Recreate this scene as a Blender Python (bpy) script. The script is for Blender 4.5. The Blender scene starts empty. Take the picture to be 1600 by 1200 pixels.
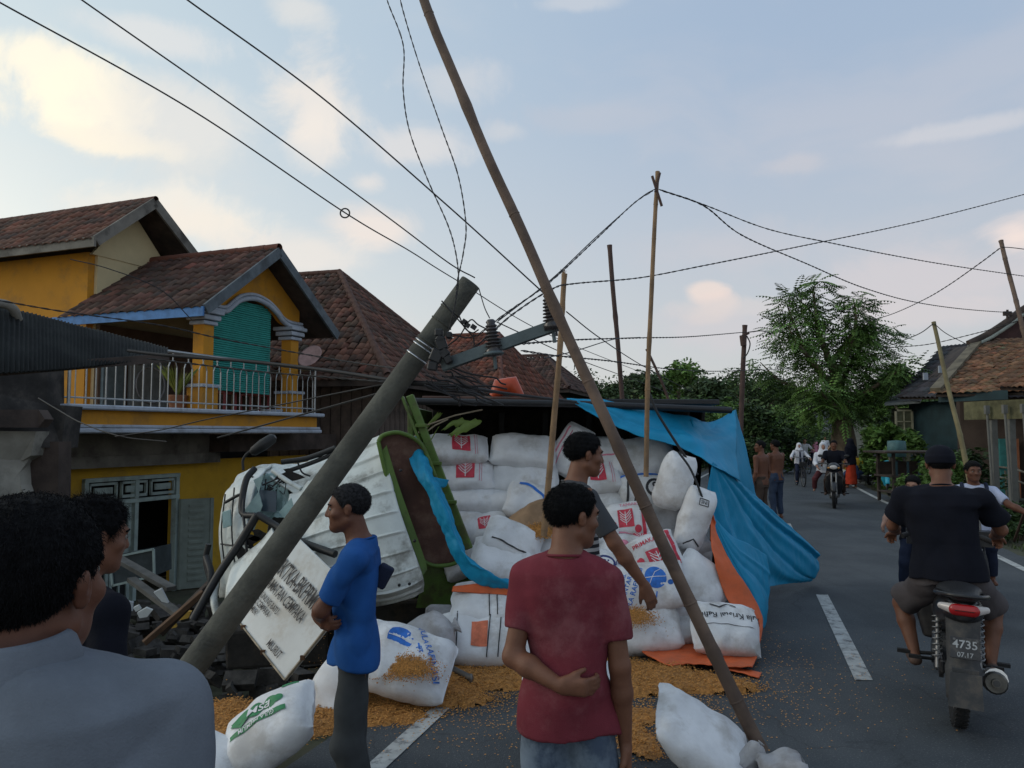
import bpy, bmesh, math, random
import numpy as np
from mathutils import Vector, Matrix, noise
random.seed(7); np.random.seed(7)
RAD = math.radians
sc = bpy.context.scene
# ------------------------------------------------------------------ camera
CAM_Z = 1.72
PITCH = RAD(3.67)
cd = bpy.data.cameras.new('camera'); cam = bpy.data.objects.new('camera', cd)
sc.collection.objects.link(cam); sc.camera = cam
cd.sensor_width = 36; cd.lens = 27.0; cd.clip_start = 0.05; cd.clip_end = 3000
cam.location = (0, 0, CAM_Z); cam.rotation_euler = (RAD(90) + PITCH, 0, 0)
# ------------------------------------------------------------------ world
SUN_EL, SUN_AZ = 9.0, -52.0        # low sun behind thin cloud over the houses on the left
w = bpy.data.worlds.new('World'); sc.world = w; w.use_nodes = True
nt = w.node_tree; nt.nodes.clear()
def P(px, py, Y):
    """world point at forward distance Y seen at photograph pixel (px, py)"""
    f = 1200.0; a = px - 800.0; b = 600.0 - py
    c, s = math.cos(PITCH), math.sin(PITCH)
    d = Vector((a, f * c - b * s, f * s + b * c))
    return Vector((0, 0, CAM_Z)) + d * (Y / d.y)
def G(px, py, z=0.0):
    d = P(px, py, 1.0) - Vector((0, 0, CAM_Z))
    return Vector((0, 0, CAM_Z)) + d * ((z - CAM_Z) / d.z)
class NB:
    def __init__(s, nt): s.nt = nt
    def n(s, t, **k):
        o = s.nt.nodes.new(t)
        ins = k.pop('ins', {})
        for a, b in k.items(): setattr(o, a, b)
        for a, b in ins.items():
            if isinstance(b, bpy.types.NodeSocket): s.nt.links.new(b, o.inputs[a])
            else: o.inputs[a].default_value = b
        return o
    def math(s, op, a, b=0.0, clamp=False):
        o = s.n('ShaderNodeMath', operation=op, use_clamp=clamp, ins={0: a, 1: b}); return o.outputs[0]
    def vm(s, op, a, b=(0, 0, 0)):
        o = s.n('ShaderNodeVectorMath', operation=op, ins={0: a, 1: b}); return o
    def mix(s, f, a, b, bt='MIX'):
        o = s.n('ShaderNodeMix', data_type='RGBA', blend_type=bt)
        for i, v in ((0, f), (6, a), (7, b)):
            if isinstance(v, bpy.types.NodeSocket): s.nt.links.new(v, o.inputs[i])
            else: o.inputs[i].default_value = v if i == 0 else ((*v, 1) if len(v) == 3 else v)
        return o.outputs[2]
    def ramp(s, x, lo, hi, a=0.0, b=1.0):
        o = s.n('ShaderNodeMapRange', interpolation_type='SMOOTHSTEP', ins={0: x, 1: lo, 2: hi, 3: a, 4: b}); return o.outputs[0]
nb = NB(nt)
SKY_STRENGTH = 0.15
tc = nb.n('ShaderNodeTexCoord'); D = tc.outputs['Generated']
sky = nb.n('ShaderNodeTexSky', sky_type='NISHITA', sun_disc=False)
sky.sun_elevation = RAD(SUN_EL); sky.sun_rotation = RAD(SUN_AZ); sky.air_density = 1.0; sky.dust_density = 1.6; sky.ozone_density = 1.6
sx = nb.n('ShaderNodeSeparateXYZ', ins={0: D}); zz = sx.outputs[2]
up = nb.ramp(zz, -0.02, 0.75)
# thin veil of high cloud over the blue: even, paler and warmer towards the horizon and the sun
lr = nb.ramp(sx.outputs[0], -0.75, 0.35)
hor = nb.mix(lr, (4.9, 5.05, 4.8), (3.75, 3.8, 3.9))
top = nb.mix(lr, (3.8, 4.5, 4.75), (2.4, 3.05, 4.0))
veil = nb.mix(nb.ramp(zz, 0.0, 0.50), hor, top)
base = nb.mix(0.88, sky.outputs[0], veil)
# stretched soft cloud layers
warp = nb.n('ShaderNodeTexNoise', ins={'Vector': D, 'Scale': 3.0, 'Detail': 3.0})
wv = nb.vm('MULTIPLY_ADD', warp.outputs['Color'], (0.35, 0.35, 0.2)); wv.inputs[2].default_value = (0, 0, 0)
dv = nb.vm('ADD', D, wv.outputs[0]).outputs[0]
st = nb.vm('MULTIPLY', dv, (1.0, 1.0, 2.6)).outputs[0]
n1 = nb.n('ShaderNodeTexNoise', ins={'Vector': st, 'Scale': 2.6, 'Detail': 8.0, 'Roughness': 0.55})
m1 = nb.ramp(n1.outputs[0], 0.47, 0.70)
m1 = nb.math('MULTIPLY', m1, nb.ramp(zz, 0.9, 0.10))
ccol = nb.mix(lr, (5.3, 5.0, 4.5), (3.7, 3.6, 3.85))
base = nb.mix(nb.math('MULTIPLY', m1, 0.42), base, ccol)
n2 = nb.n('ShaderNodeTexNoise', ins={'Vector': dv, 'Scale': 13.0, 'Detail': 8.0, 'Roughness': 0.62})
def blob(base, px, py, rx, ry, col, amt):
    c = (P(px, py, 1.0) - Vector((0, 0, CAM_Z))).normalized()
    d = nb.vm('SUBTRACT', D, tuple(c)).outputs[0]
    d = nb.vm('MULTIPLY', d, (1200 / rx, 1200 / rx * 0.6, 1200 / ry)).outputs[0]
    L = nb.vm('LENGTH', d).outputs['Value']
    L = nb.math('ADD', L, nb.math('MULTIPLY', nb.math('SUBTRACT', n2.outputs[0], 0.5), 2.2))
    m = nb.ramp(L, 1.35, 0.35, 0.0, amt)
    return nb.mix(m, base, col)
for b_ in [(230, 205, 120, 50, (4.7, 4.7, 4.5), .55), (85, 105, 62, 34, (6.4, 5.9, 4.8), .9), (125, 170, 66, 44, (6.6, 6.0, 4.8), .95), (175, 222, 74, 16, (6.0, 5.5, 4.6), .8),
           (300, 190, 110, 45, (4.9, 4.8, 4.6), .6), (500, 160, 70, 60, (5.6, 5.1, 4.6), .75), (490, 220, 45, 40, (5.4, 5.0, 4.6), .7), (640, 230, 75, 28, (5.0, 4.7, 4.5), .6),
           (585, 355, 62, 34, (5.6, 4.9, 4.4), .75), (575, 285, 26, 16, (5.2, 4.8, 4.5), .6), (270, 330, 110, 34, (5.7, 5.3, 4.7), .75), (330, 355, 60, 26, (5.6, 5.1, 4.5), .6), (480, 400, 95, 34, (5.3, 4.9, 4.5), .7),
           (1106, 456, 24, 14, (5.2, 4.4, 4.0), .8), (1124, 476, 26, 16, (5.0, 4.2, 3.9), .7), (1108, 496, 30, 12, (4.7, 4.1, 3.8), .65), (1170, 480, 90, 14, (4.3, 4.0, 3.9), .5), (1150, 520, 130, 34, (3.9, 3.7, 3.85), .6), (1235, 258, 40, 14, (3.7, 3.6, 3.8), .5),
           (1490, 205, 80, 12, (4.0, 4.0, 4.2), .6), (1590, 372, 34, 26, (5.6, 4.7, 4.3), .85), (1480, 430, 140, 40, (4.1, 3.8, 3.9), .6), (1450, 490, 100, 22, (4.3, 3.9, 3.9), .5),
           (920, 185, 120, 20, (3.3, 3.4, 3.8), .35), (720, 125, 70, 30, (4.4, 4.3, 4.3), .45), (790, 205, 30, 14, (4.1, 4.1, 4.2), .5), (470, 15, 40, 22, (5.0, 4.8, 4.5), .6), (240, 55, 80, 20, (5.1, 4.9, 4.7), .55), (900, 5, 60, 10, (4.0, 4.1, 4.3), .5), (1150, 385, 200, 34, (3.6, 3.55, 3.8), .35)]:
    base = blob(base, *b_)
bg = nb.n('ShaderNodeBackground', ins={'Color': base, 'Strength': SKY_STRENGTH})
wo = nb.n('ShaderNodeOutputWorld', ins={'Surface': bg.outputs[0]})
# ------------------------------------------------------------------ sun (soft, behind cloud)
sl = bpy.data.lights.new('sun', 'SUN'); sl.energy = 0.7; sl.angle = RAD(25); sl.color = (1.0, 0.9, 0.76)
so = bpy.data.objects.new('sun', sl); sc.collection.objects.link(so)
az = RAD(SUN_AZ - 35); el = RAD(SUN_EL + 14)
sdir = Vector((math.sin(az) * math.cos(el), math.cos(az) * math.cos(el), math.sin(el)))
so.rotation_euler = sdir.to_track_quat('Z', 'Y').to_euler(); so.location = (0, 0, 30)
sc.view_settings.view_transform = 'Standard'; sc.view_settings.look = 'None'
sc.view_settings.exposure = 0.17; sc.view_settings.gamma = 1.0; sc.view_settings.use_curve_mapping = False
sc.cycles.max_bounces = 6; sc.cycles.diffuse_bounces = 3; sc.cycles.transparent_max_bounces = 8
try: sc.cycles.use_denoising = True
except Exception: pass
COL = sc.collection
# ------------------------------------------------------------------ materials
MATS = {}
def mat(name, col, rough=0.8, var=0.18, vs=6.0, bump=0.0, bs=60.0, metal=0.0, dirt=None, tint=False, spec=0.4, wave=None, alpha=None, emit=None, trans=0.0):
    if name in MATS: return MATS[name]
    m = bpy.data.materials.new(name); m.use_nodes = True; MATS[name] = m
    n = NB(m.node_tree); pb = m.node_tree.nodes['Principled BSDF']
    co = n.n('ShaderNodeTexCoord').outputs['Object']
    nz = n.n('ShaderNodeTexNoise', ins={'Vector': co, 'Scale': vs, 'Detail': 6.0, 'Roughness': 0.6})
    f = n.ramp(nz.outputs[0], 0.3, 0.7)
    lo = tuple(c * (1 - var) for c in col); hi = tuple(min(1, c * (1 + var)) for c in col)
    c = n.mix(f, lo, hi)
    if tint:
        at = n.n('ShaderNodeAttribute', attribute_name='tint')
        c = n.mix(1.0, c, at.outputs['Color'], 'MULTIPLY')
    if dirt:
        dc, amt, ds = dirt
        dn = n.n('ShaderNodeTexNoise', ins={'Vector': co, 'Scale': ds, 'Detail': 8.0, 'Roughness': 0.68})
        c = n.mix(n.math('MULTIPLY', n.ramp(dn.outputs[0], 0.48, 0.66), amt), c, dc)
    m.node_tree.links.new(c, pb.inputs['Base Color'])
    pb.inputs['Roughness'].default_value = rough; pb.inputs['Metallic'].default_value = metal
    pb.inputs['Specular IOR Level'].default_value = spec
    if trans: pb.inputs['Transmission Weight'].default_value = trans
    h = None
    if bump:
        bn = n.n('ShaderNodeTexNoise', ins={'Vector': co, 'Scale': bs, 'Detail': 5.0, 'Roughness': 0.6}); h = bn.outputs[0]
    if wave:     # fine woven / ribbed relief: (axis, scale, strength)
        wt = n.n('ShaderNodeTexWave', bands_direction=wave[0], ins={'Vector': co, 'Scale': wave[1], 'Distortion': 1.0, 'Detail': 1.0})
        h = wt.outputs['Fac'] if h is None else n.math('ADD', n.math('MULTIPLY', h, 1.0), n.math('MULTIPLY', wt.outputs['Fac'], wave[2]))
        bump = bump or wave[2]
    if h is not None:
        b = n.n('ShaderNodeBump', ins={'Height': h, 'Strength': min(1, bump), 'Distance': 0.01})
        m.node_tree.links.new(b.outputs[0], pb.inputs['Normal'])
    if emit:
        pb.inputs['Emission Color'].default_value = (*emit[0], 1); pb.inputs['Emission Strength'].default_value = emit[1]
    return m
# ------------------------------------------------------------------ object helpers
def link(o, parent=None):
    COL.objects.link(o)
    if parent is not None: o.parent = parent
    return o
def tag(o, label, cat, group=None):
    o['label'] = label; o['category'] = cat
    if group: o['group'] = group
    return o
def empty(name, loc=(0, 0, 0), rz=0.0, label=None, cat=None, group=None):
    o = bpy.data.objects.new(name, None); link(o); o.location = loc; o.rotation_euler = (0, 0, rz); o.empty_display_size = .2
    if label: tag(o, label, cat, group)
    return o
def np_mesh(name, V, F, tint=None, smooth=False):
    me = bpy.data.meshes.new(name)
    V = np.asarray(V, dtype=np.float32); F = np.asarray(F, dtype=np.int32)
    if len(V) == 0 or len(F) == 0: return me
    k = F.shape[1]
    me.vertices.add(len(V)); me.vertices.foreach_set('co', V.ravel())
    me.loops.add(F.size); me.loops.foreach_set('vertex_index', F.ravel())
    me.polygons.add(len(F)); me.polygons.foreach_set('loop_start', np.arange(0, F.size, k, dtype=np.int32))
    me.polygons.foreach_set('loop_total', np.full(len(F), k, dtype=np.int32))
    if smooth: me.polygons.foreach_set('use_smooth', np.ones(len(F), dtype=bool))
    me.update(calc_edges=True)
    if tint is not None:
        a = me.color_attributes.new('tint', 'FLOAT_COLOR', 'POINT')
        t = np.asarray(tint, dtype=np.float32)
        if t.ndim == 1: t = np.stack([t, t, t], 1)
        a.data.foreach_set('color', np.concatenate([t, np.ones((len(t), 1), np.float32)], 1).ravel())
    return me
def obj(name, me, m=None, parent=None, kind=None, label=None, cat=None, group=None):
    o = bpy.data.objects.new(name, me)
    if m is not None:
        for x in (m if isinstance(m, (list, tuple)) else [m]): me.materials.append(x)
    link(o, parent)
    if kind: o['kind'] = kind
    if label and cat: tag(o, label, cat, group)
    elif label: o['label'] = label
    return o
class MB:
    """collects shapes for one mesh"""
    def __init__(s): s.V = []; s.F = []; s.sm = []
    def add(s, V, F, smooth=False):
        b = len(s.V); s.V += [tuple(v) for v in V]; s.F += [tuple(b + i for i in f) for f in F]; s.sm += [smooth] * len(F); return s
    def box(s, c, d, R=None):
        c = Vector(c); hx, hy, hz = d[0] / 2, d[1] / 2, d[2] / 2
        V = [Vector((x * hx, y * hy, z * hz)) for x in (-1, 1) for y in (-1, 1) for z in (-1, 1)]
        if R is not None: V = [R @ v for v in V]
        return s.add([v + c for v in V], [(0, 1, 3, 2), (4, 6, 7, 5), (0, 4, 5, 1), (2, 3, 7, 6), (0, 2, 6, 4), (1, 5, 7, 3)])
    def hexa(s, lo4, hi4):   # two loops of four points
        return s.add(list(lo4) + list(hi4), [(3, 2, 1, 0), (4, 5, 6, 7), (0, 1, 5, 4), (1, 2, 6, 5), (2, 3, 7, 6), (3, 0, 4, 7)])
    def beam(s, a, b, wd, ht, upv=(0, 0, 1)):
        a, b = Vector(a), Vector(b); d = (b - a).normalized(); u = Vector(upv)
        x = d.cross(u).normalized(); u = x.cross(d).normalized()
        q = lambda p: [p + x * (wd / 2 * i) + u * (ht / 2 * j) for i, j in ((-1, -1), (1, -1), (1, 1), (-1, 1))]
        return s.hexa(q(a), q(b))
    def tube(s, pts, r, n=8, cap=True, flat=None):
        pts = [Vector(p) for p in pts]; m = len(pts); rs = r if isinstance(r, (list, tuple)) else [r] * m
        V = []; F = []; prev = None
        for i, p in enumerate(pts):
            d = (pts[min(i + 1, m - 1)] - pts[max(i - 1, 0)])
            d = d.normalized() if d.length > 1e-9 else Vector((0, 0, 1))
            if prev is None:
                x = d.cross(Vector((0, 0, 1)) if abs(d.z) < .9 else Vector((1, 0, 0))).normalized()
            else: x = (prev - d * prev.dot(d)).normalized()
            prev = x; y = d.cross(x)
            for k in range(n):
                a = 2 * math.pi * k / n
                V.append(p + (x * math.cos(a) + y * math.sin(a)) * rs[i])
        for i in range(m - 1):
            for k in range(n):
                k2 = (k + 1) % n; F.append((i * n + k, i * n + k2, (i + 1) * n + k2, (i + 1) * n + k))
        s.add(V, F, True)
        if cap: s.add(V[:n], [tuple(range(n))[::-1]]); s.add(V[-n:], [tuple(range(n))])
        return s
    def lathe(s, prof, c=(0, 0, 0), R=None, n=16, smooth=True):
        V = []; F = []; c = Vector(c)
        for r, z in prof:
            for k in range(n):
                a = 2 * math.pi * k / n; v = Vector((r * math.cos(a), r * math.sin(a), z)); V.append((R @ v if R is not None else v) + c)
        m = len(prof)
        for i in range(m - 1):
            for k in range(n):
                k2 = (k + 1) % n; F.append((i * n + k, i * n + k2, (i + 1) * n + k2, (i + 1) * n + k))
        s.add(V, F, smooth); s.add(V[:n], [tuple(range(n))[::-1]]); s.add(V[-n:], [tuple(range(n))]); return s
    def torus(s, c, R0, r, axis='x', n=32, k=8, sx=1.0):
        V = []; F = []; c = Vector(c)
        for i in range(n):
            a = 2 * math.pi * i / n
            for j in range(k):
                b = 2 * math.pi * j / k; q = R0 + r * math.cos(b); h = r * sx * math.sin(b)
                v = {'x': (h, q * math.cos(a), q * math.sin(a)), 'y': (q * math.cos(a), h, q * math.sin(a)), 'z': (q * math.cos(a), q * math.sin(a), h)}[axis]
                V.append(c + Vector(v))
        for i in range(n):
            for j in range(k):
                F.append((i * k + j, ((i + 1) % n) * k + j, ((i + 1) % n) * k + (j + 1) % k, i * k + (j + 1) % k))
        return s.add(V, F, True)
    def prism(s, poly, vec):
        poly = [Vector(p) for p in poly]; vec = Vector(vec); n = len(poly)
        F = [tuple(range(n))[::-1], tuple(range(n, 2 * n))] + [(i, (i + 1) % n, n + (i + 1) % n, n + i) for i in range(n)]
        return s.add(poly + [p + vec for p in poly], F)
    def build(s, name, m=None, parent=None, bevel=0, kind=None, label=None, cat=None, group=None, seg=1, solid=0):
        me = bpy.data.meshes.new(name); me.from_pydata(s.V, [], s.F)
        me.polygons.foreach_set('use_smooth', s.sm); me.update()
        o = obj(name, me, m, parent, kind, label, cat, group)
        if bevel:
            b = o.modifiers.new('b', 'BEVEL'); b.width = bevel; b.segments = seg; b.limit_method = 'ANGLE'; b.angle_limit = RAD(40)
        if solid:
            b = o.modifiers.new('s', 'SOLIDIFY'); b.thickness = solid
        return o
def copy_tree(o, parent=None):
    c = o.copy(); COL.objects.link(c); c.parent = parent
    for ch in [x for x in o.children]: copy_tree(ch, c)
    return c
def smooth_pts(pts, n=8):
    """Catmull-Rom through pts"""
    P_ = [Vector(p) for p in pts]
    if len(P_) < 3: return P_
    P_ = [P_[0] * 2 - P_[1]] + P_ + [P_[-1] * 2 - P_[-2]]; out = []
    for i in range(1, len(P_) - 2):
        a, b, c, d = P_[i - 1:i + 3]
        for k in range(n):
            t = k / n
            out.append(0.5 * ((2 * b) + (c - a) * t + (2 * a - 5 * b + 4 * c - d) * t * t + (3 * b - a - 3 * c + d) * t ** 3))
    out.append(P_[-2]); return out
TXT = {}
def text_mesh(s, size=1.0):
    """filled letter outlines as (verts2d, faces)"""
    if s in TXT: V, F = TXT[s]
    else:
        cu = bpy.data.curves.new('t', 'FONT'); cu.body = s; cu.size = 1.0; cu.resolution_u = 3; cu.align_x = 'CENTER'; cu.align_y = 'CENTER'; cu.offset = 0.012
        o = bpy.data.objects.new('t', cu); COL.objects.link(o)
        dg = bpy.context.evaluated_depsgraph_get(); me = bpy.data.meshes.new_from_object(o.evaluated_get(dg))
        V = [(v.co.x, v.co.y) for v in me.vertices]; F = [tuple(p.vertices) for p in me.polygons]
        bpy.data.objects.remove(o); bpy.data.curves.remove(cu); bpy.data.meshes.remove(me); TXT[s] = (V, F)
    return [(x * size, y * size) for x, y in V], F
# ------------------------------------------------------------------ signed-distance modelling (smooth, continuous bodies)
def _seg(p, a, b):
    ab = b - a; L = float(ab @ ab) + 1e-12
    t = np.clip(((p - a) @ ab) / L, 0, 1); return t, p - (a + t[..., None] * ab)
def cap(a, b, ra, rb, k=.015, flat=None, cut=False, sub=False):
    a = np.array(a, float); b = np.array(b, float)
    def f(p):
        t, d = _seg(p, a, b)
        if flat is not None:
            n = np.array(flat[0], float); n /= np.linalg.norm(n); c = (d @ n)[..., None] * n; d = d + c * (1 / flat[1] - 1)
        r = np.sqrt((d * d).sum(-1)) - (ra + (rb - ra) * t)
        if flat is not None: r = r * min(1, flat[1] * 1.4)
        if cut:
            u = (b - a) / np.linalg.norm(b - a); r = np.maximum(r, (p - b) @ u)
        return r
    R = max(ra, rb) * (1.0 if flat is None else max(1, flat[1])) + .03
    return (f, np.minimum(a, b) - R, np.maximum(a, b) + R, k, sub)
def ell(c, r, k=.015, R=None, sub=False):
    c = np.array(c, float); r = np.array(r, float); M = None if R is None else np.array(R, float)
    def f(p):
        q = p - c
        if M is not None: q = q @ M
        k0 = np.sqrt(((q / r) ** 2).sum(-1)); k1 = np.sqrt(((q / (r * r)) ** 2).sum(-1)) + 1e-9
        return k0 * (k0 - 1) / k1
    m = r.max() + .03
    return (f, c - m, c + m, k, sub)
def loft(o, ex, ey, ez, secs, k=.015, pw=2.3, sub=False):
    """secs: (h, cx, cy, rx, ry) along ez"""
    o, ex, ey, ez = (np.array(v, float) for v in (o, ex, ey, ez)); S = np.array(secs, float)
    def f(p):
        q = p - o; x, y, h = q @ ex, q @ ey, q @ ez
        cx, cy, rx, ry = (np.interp(h, S[:, 0], S[:, i]) for i in (1, 2, 3, 4))
        m = ((np.abs(x - cx) / rx) ** pw + (np.abs(y - cy) / ry) ** pw + 1e-9) ** (1 / pw)
        d = (m - 1) * np.minimum(rx, ry)
        return np.maximum(d, np.maximum(S[0, 0] - h, h - S[-1, 0]))
    rr = max(S[:, 3].max() + np.abs(S[:, 1]).max(), S[:, 4].max() + np.abs(S[:, 2]).max())
    A = o + ez * S[0, 0]; B = o + ez * S[-1, 0]
    return (f, np.minimum(A, B) - rr - .03, np.maximum(A, B) + rr + .03, k, sub)
def sdf_mesh(name, ops, h=.01, fold=None, smooth=True):
    lo = np.min([o[1] for o in ops if not o[4]], 0); hi = np.max([o[2] for o in ops if not o[4]], 0)
    n = np.ceil((hi - lo) / h).astype(int) + 2
    ax = [lo[i] + h * np.arange(n[i]) for i in range(3)]
    F = np.full(tuple(n), .2, np.float32)
    for f, a, b, k, sub in ops:
        i0 = np.maximum(0, ((a - lo) / h).astype(int)); i1 = np.minimum(n, ((b - lo) / h).astype(int) + 2)
        if (i1 <= i0).any(): continue
        g = np.stack(np.meshgrid(*[ax[i][i0[i]:i1[i]] for i in range(3)], indexing='ij'), -1)
        sl = tuple(slice(i0[i], i1[i]) for i in range(3)); d = f(g).astype(np.float32); c = F[sl]
        if sub:
            d = -d; hh = np.clip(.5 - .5 * (c - d) / k, 0, 1); F[sl] = c * (1 - hh) + d * hh + k * hh * (1 - hh) if k > 0 else np.maximum(c, d)
            continue
        hh = np.clip(.5 + .5 * (c - d) / k, 0, 1); F[sl] = c * (1 - hh) + d * hh - k * hh * (1 - hh)
    if fold is not None:
        i, j, k_ = np.nonzero(np.abs(F) < .035)
        pts = np.stack([ax[0][i], ax[1][j], ax[2][k_]], -1); F[i, j, k_] += fold(pts)
    ins = F < 0
    c8 = [(a, b, c) for a in (0, 1) for b in (0, 1) for c in (0, 1)]
    s = [m - 1 for m in F.shape]
    cnt = sum(ins[a:a + s[0], b:b + s[1], c:c + s[2]].astype(np.int8) for a, b, c in c8)
    I = np.stack(np.nonzero((cnt > 0) & (cnt < 8)), 1)
    idx = np.full(s, -1, np.int64); idx[I[:, 0], I[:, 1], I[:, 2]] = np.arange(len(I))
    val = np.stack([F[I[:, 0] + a, I[:, 1] + b, I[:, 2] + c] for a, b, c in c8], 1)
    acc = np.zeros((len(I), 3)); num = np.zeros(len(I))
    for e1 in range(8):
        for e2 in range(e1 + 1, 8):
            A, B = np.array(c8[e1]), np.array(c8[e2])
            if np.abs(A - B).sum() != 1: continue
            v1, v2 = val[:, e1], val[:, e2]; m = (v1 < 0) != (v2 < 0)
            t = np.where(m, v1 / np.where(m, v1 - v2, 1), 0)
            acc += np.where(m[:, None], A + t[:, None] * (B - A), 0); num += m
    V = lo + h * (I + acc / num[:, None]); Q = []
    for a in range(3):
        b, c = (a + 1) % 3, (a + 2) % 3
        sl0 = [slice(None)] * 3; sl1 = [slice(None)] * 3; sl0[a] = slice(0, -1); sl1[a] = slice(1, None)
        A_, B_ = ins[tuple(sl0)], ins[tuple(sl1)]; E = np.stack(np.nonzero(A_ != B_), 1)
        E = E[(E[:, b] > 0) & (E[:, c] > 0) & (E[:, b] < s[b]) & (E[:, c] < s[c])]
        def g(db, dc):
            q = E.copy(); q[:, b] -= db; q[:, c] -= dc; return idx[q[:, 0], q[:, 1], q[:, 2]]
        q = np.stack([g(1, 1), g(0, 1), g(0, 0), g(1, 0)], 1); fl = ~A_[E[:, 0], E[:, 1], E[:, 2]]
        q[fl] = q[fl][:, ::-1]; Q.append(q)
    Q = np.concatenate(Q); Q = Q[(Q >= 0).all(1)]
    return np_mesh(name, V, Q, smooth=smooth)
def wr_fold(amp, sc=18.0, dirz=.5, seed=0):
    r = np.random.RandomState(seed); D_ = r.randn(5, 3); D_[:, 2] *= dirz; D_ /= np.linalg.norm(D_, axis=1)[:, None]; ph = r.rand(5) * 6; fr = sc * (0.6 + r.rand(5) * 1.3)
    def f(p):
        w_ = .06 * np.sin(p[:, [1, 2, 0]] * 13 + ph[:3]); q = p + w_; v = 0
        for i in range(5): v = v + (1.3 * (1 - 1.7 * np.abs(np.sin(q @ D_[i] * fr[i] * .6 + ph[i]))) if i % 2 else np.sin(q @ D_[i] * fr[i] + ph[i]))
        return (amp * v / 2.2).astype(np.float32)
    return f
# ------------------------------------------------------------------ road frame and ground
def cx(Y):
    Y = np.asarray(Y, float)
    a = 2.31 + .3 * (Y - 5); t = np.clip(Y - 20, 0, 40)
    return a + .2 * t * t / 80 + np.clip(Y - 60, 0, None) * .13
def rise(Y):
    Y = np.asarray(Y, float); t = np.clip(Y - 75, 0, None); return np.minimum(.0009 * t * t, .5 + t * .055)
COS = .958
def gz(x, y):
    """height of the ground"""
    t = (x - cx(y)) * COS
    z = rise(y) - .03
    left = np.clip((-t - 3.45) / 1.3, 0, 1); left = left * left * (3 - 2 * left)
    fade = np.clip((60 - y) / 30, 0, 1)
    z = z - 1.2 * left * fade
    far = np.clip((np.abs(t) - 8) / 60, 0, 1) * np.clip((y - 70) / 120, 0, 1) * 4
    rt = np.clip((t - 3.0) / 1.2, 0, 1) * np.clip((60 - y) / 40, 0, 1)
    z = z - .10 * rt + far
    return z
def gzs(x, y): return float(gz(np.array([x], float), np.array([y], float))[0])
ys = np.concatenate([np.arange(-8, 14, .22), np.arange(14, 40, .6), np.arange(40, 120, 3), np.arange(120, 420, 12), np.linspace(420, 2500, 12)])
ts = np.concatenate([-np.linspace(2200, 120, 8), np.arange(-100, -12, 6), np.arange(-12, -2.6, .2), np.arange(-2.6, 3, .5), np.arange(3, 9, .3), np.arange(9, 30, 1.5), np.arange(30, 110, 8), np.linspace(120, 2200, 8)])
TT, YY = np.meshgrid(ts, ys, indexing='ij'); XX = cx(YY) + TT / COS
ZZ = gz(XX, YY)
rg = np.random.RandomState(3)
rough = np.clip((np.abs(TT) - 2.9) / .5, 0, 1)
ZZ = ZZ + rough * (.03 * np.sin(XX * 2.1 + YY) * np.sin(YY * 1.7) + .018 * rg.randn(*ZZ.shape) * (np.abs(TT) < 14))
def grid_faces(n, m):
    i = np.arange(n * m).reshape(n, m); return np.stack([i[:-1, :-1], i[1:, :-1], i[1:, 1:], i[:-1, 1:]], -1).reshape(-1, 4)
gm = mat('ground_soil', (.050, .052, .030), .95, .35, 1.2, .6, 30, dirt=((.09, .075, .05), .8, .9))
obj('ground', np_mesh('ground', np.stack([XX, YY, ZZ], -1).reshape(-1, 3), grid_faces(*XX.shape), smooth=True), gm, kind='structure')
# asphalt
def strip(t0, t1, y0, y1, dz, step=.5, nt_=2, jag=0):
    Ys = np.arange(y0, y1 + step * .5, step); T = np.linspace(t0, t1, nt_)
    A, B = np.meshgrid(T, Ys, indexing='ij')
    if jag:
        A = A.copy(); A[0] += jag * rg.randn(len(Ys)); A[-1] += jag * rg.randn(len(Ys))
    X = cx(B) + A / COS; Z = rise(B) + dz
    return np.stack([X, B, Z], -1).reshape(-1, 3), grid_faces(*A.shape)
am = bpy.data.materials.new('asphalt'); am.use_nodes = True; n = NB(am.node_tree); pb = am.node_tree.nodes['Principled BSDF']
co = n.n('ShaderNodeTexCoord').outputs['Object']
big = n.n('ShaderNodeTexNoise', ins={'Vector': co, 'Scale': .8, 'Detail': 6.0, 'Roughness': .6})
fine = n.n('ShaderNodeTexNoise', ins={'Vector': co, 'Scale': 90.0, 'Detail': 3.0})
vor = n.n('ShaderNodeTexVoronoi', ins={'Vector': co, 'Scale': 130.0})
c = n.mix(n.ramp(big.outputs[0], .35, .65), (.042, .050, .058), (.070, .079, .087))
c = n.mix(n.ramp(fine.outputs[0], .55, .75), c, (.15, .155, .16))
wr = n.n('ShaderNodeMapping', ins={'Vector': co, 'Rotation': (0, 0, RAD(-16.7)), 'Scale': (1.2, .06, 1)})
lng = n.n('ShaderNodeTexNoise', ins={'Vector': wr.outputs[0], 'Scale': 2.2, 'Detail': 4.0})
c = n.mix(n.math('MULTIPLY', n.ramp(lng.outputs[0], .5, .7), .5), c, (.042, .047, .052))
crk = n.n('ShaderNodeTexVoronoi', feature='DISTANCE_TO_EDGE', ins={'Vector': n.vm('ADD', co, n.vm('MULTIPLY', big.outputs['Color'], (1.5, 1.5, 0)).outputs[0]).outputs[0], 'Scale': .55})
c = n.mix(n.math('MULTIPLY', n.ramp(crk.outputs[0], .006, .0), .3), c, (.012, .012, .013))
am.node_tree.links.new(c, pb.inputs['Base Color']); pb.inputs['Roughness'].default_value = .82; pb.inputs['Specular IOR Level'].default_value = .35
bb = n.n('ShaderNodeBump', ins={'Height': n.math('ADD', vor.outputs[0], fine.outputs[0]), 'Strength': .55, 'Distance': .006}); am.node_tree.links.new(bb.outputs[0], pb.inputs['Normal'])
V, F = strip(-3.05, 2.95, -6, 240, 0, .5, 13, .05)
obj('road', np_mesh('road', V, F), am, kind='structure')
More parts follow.
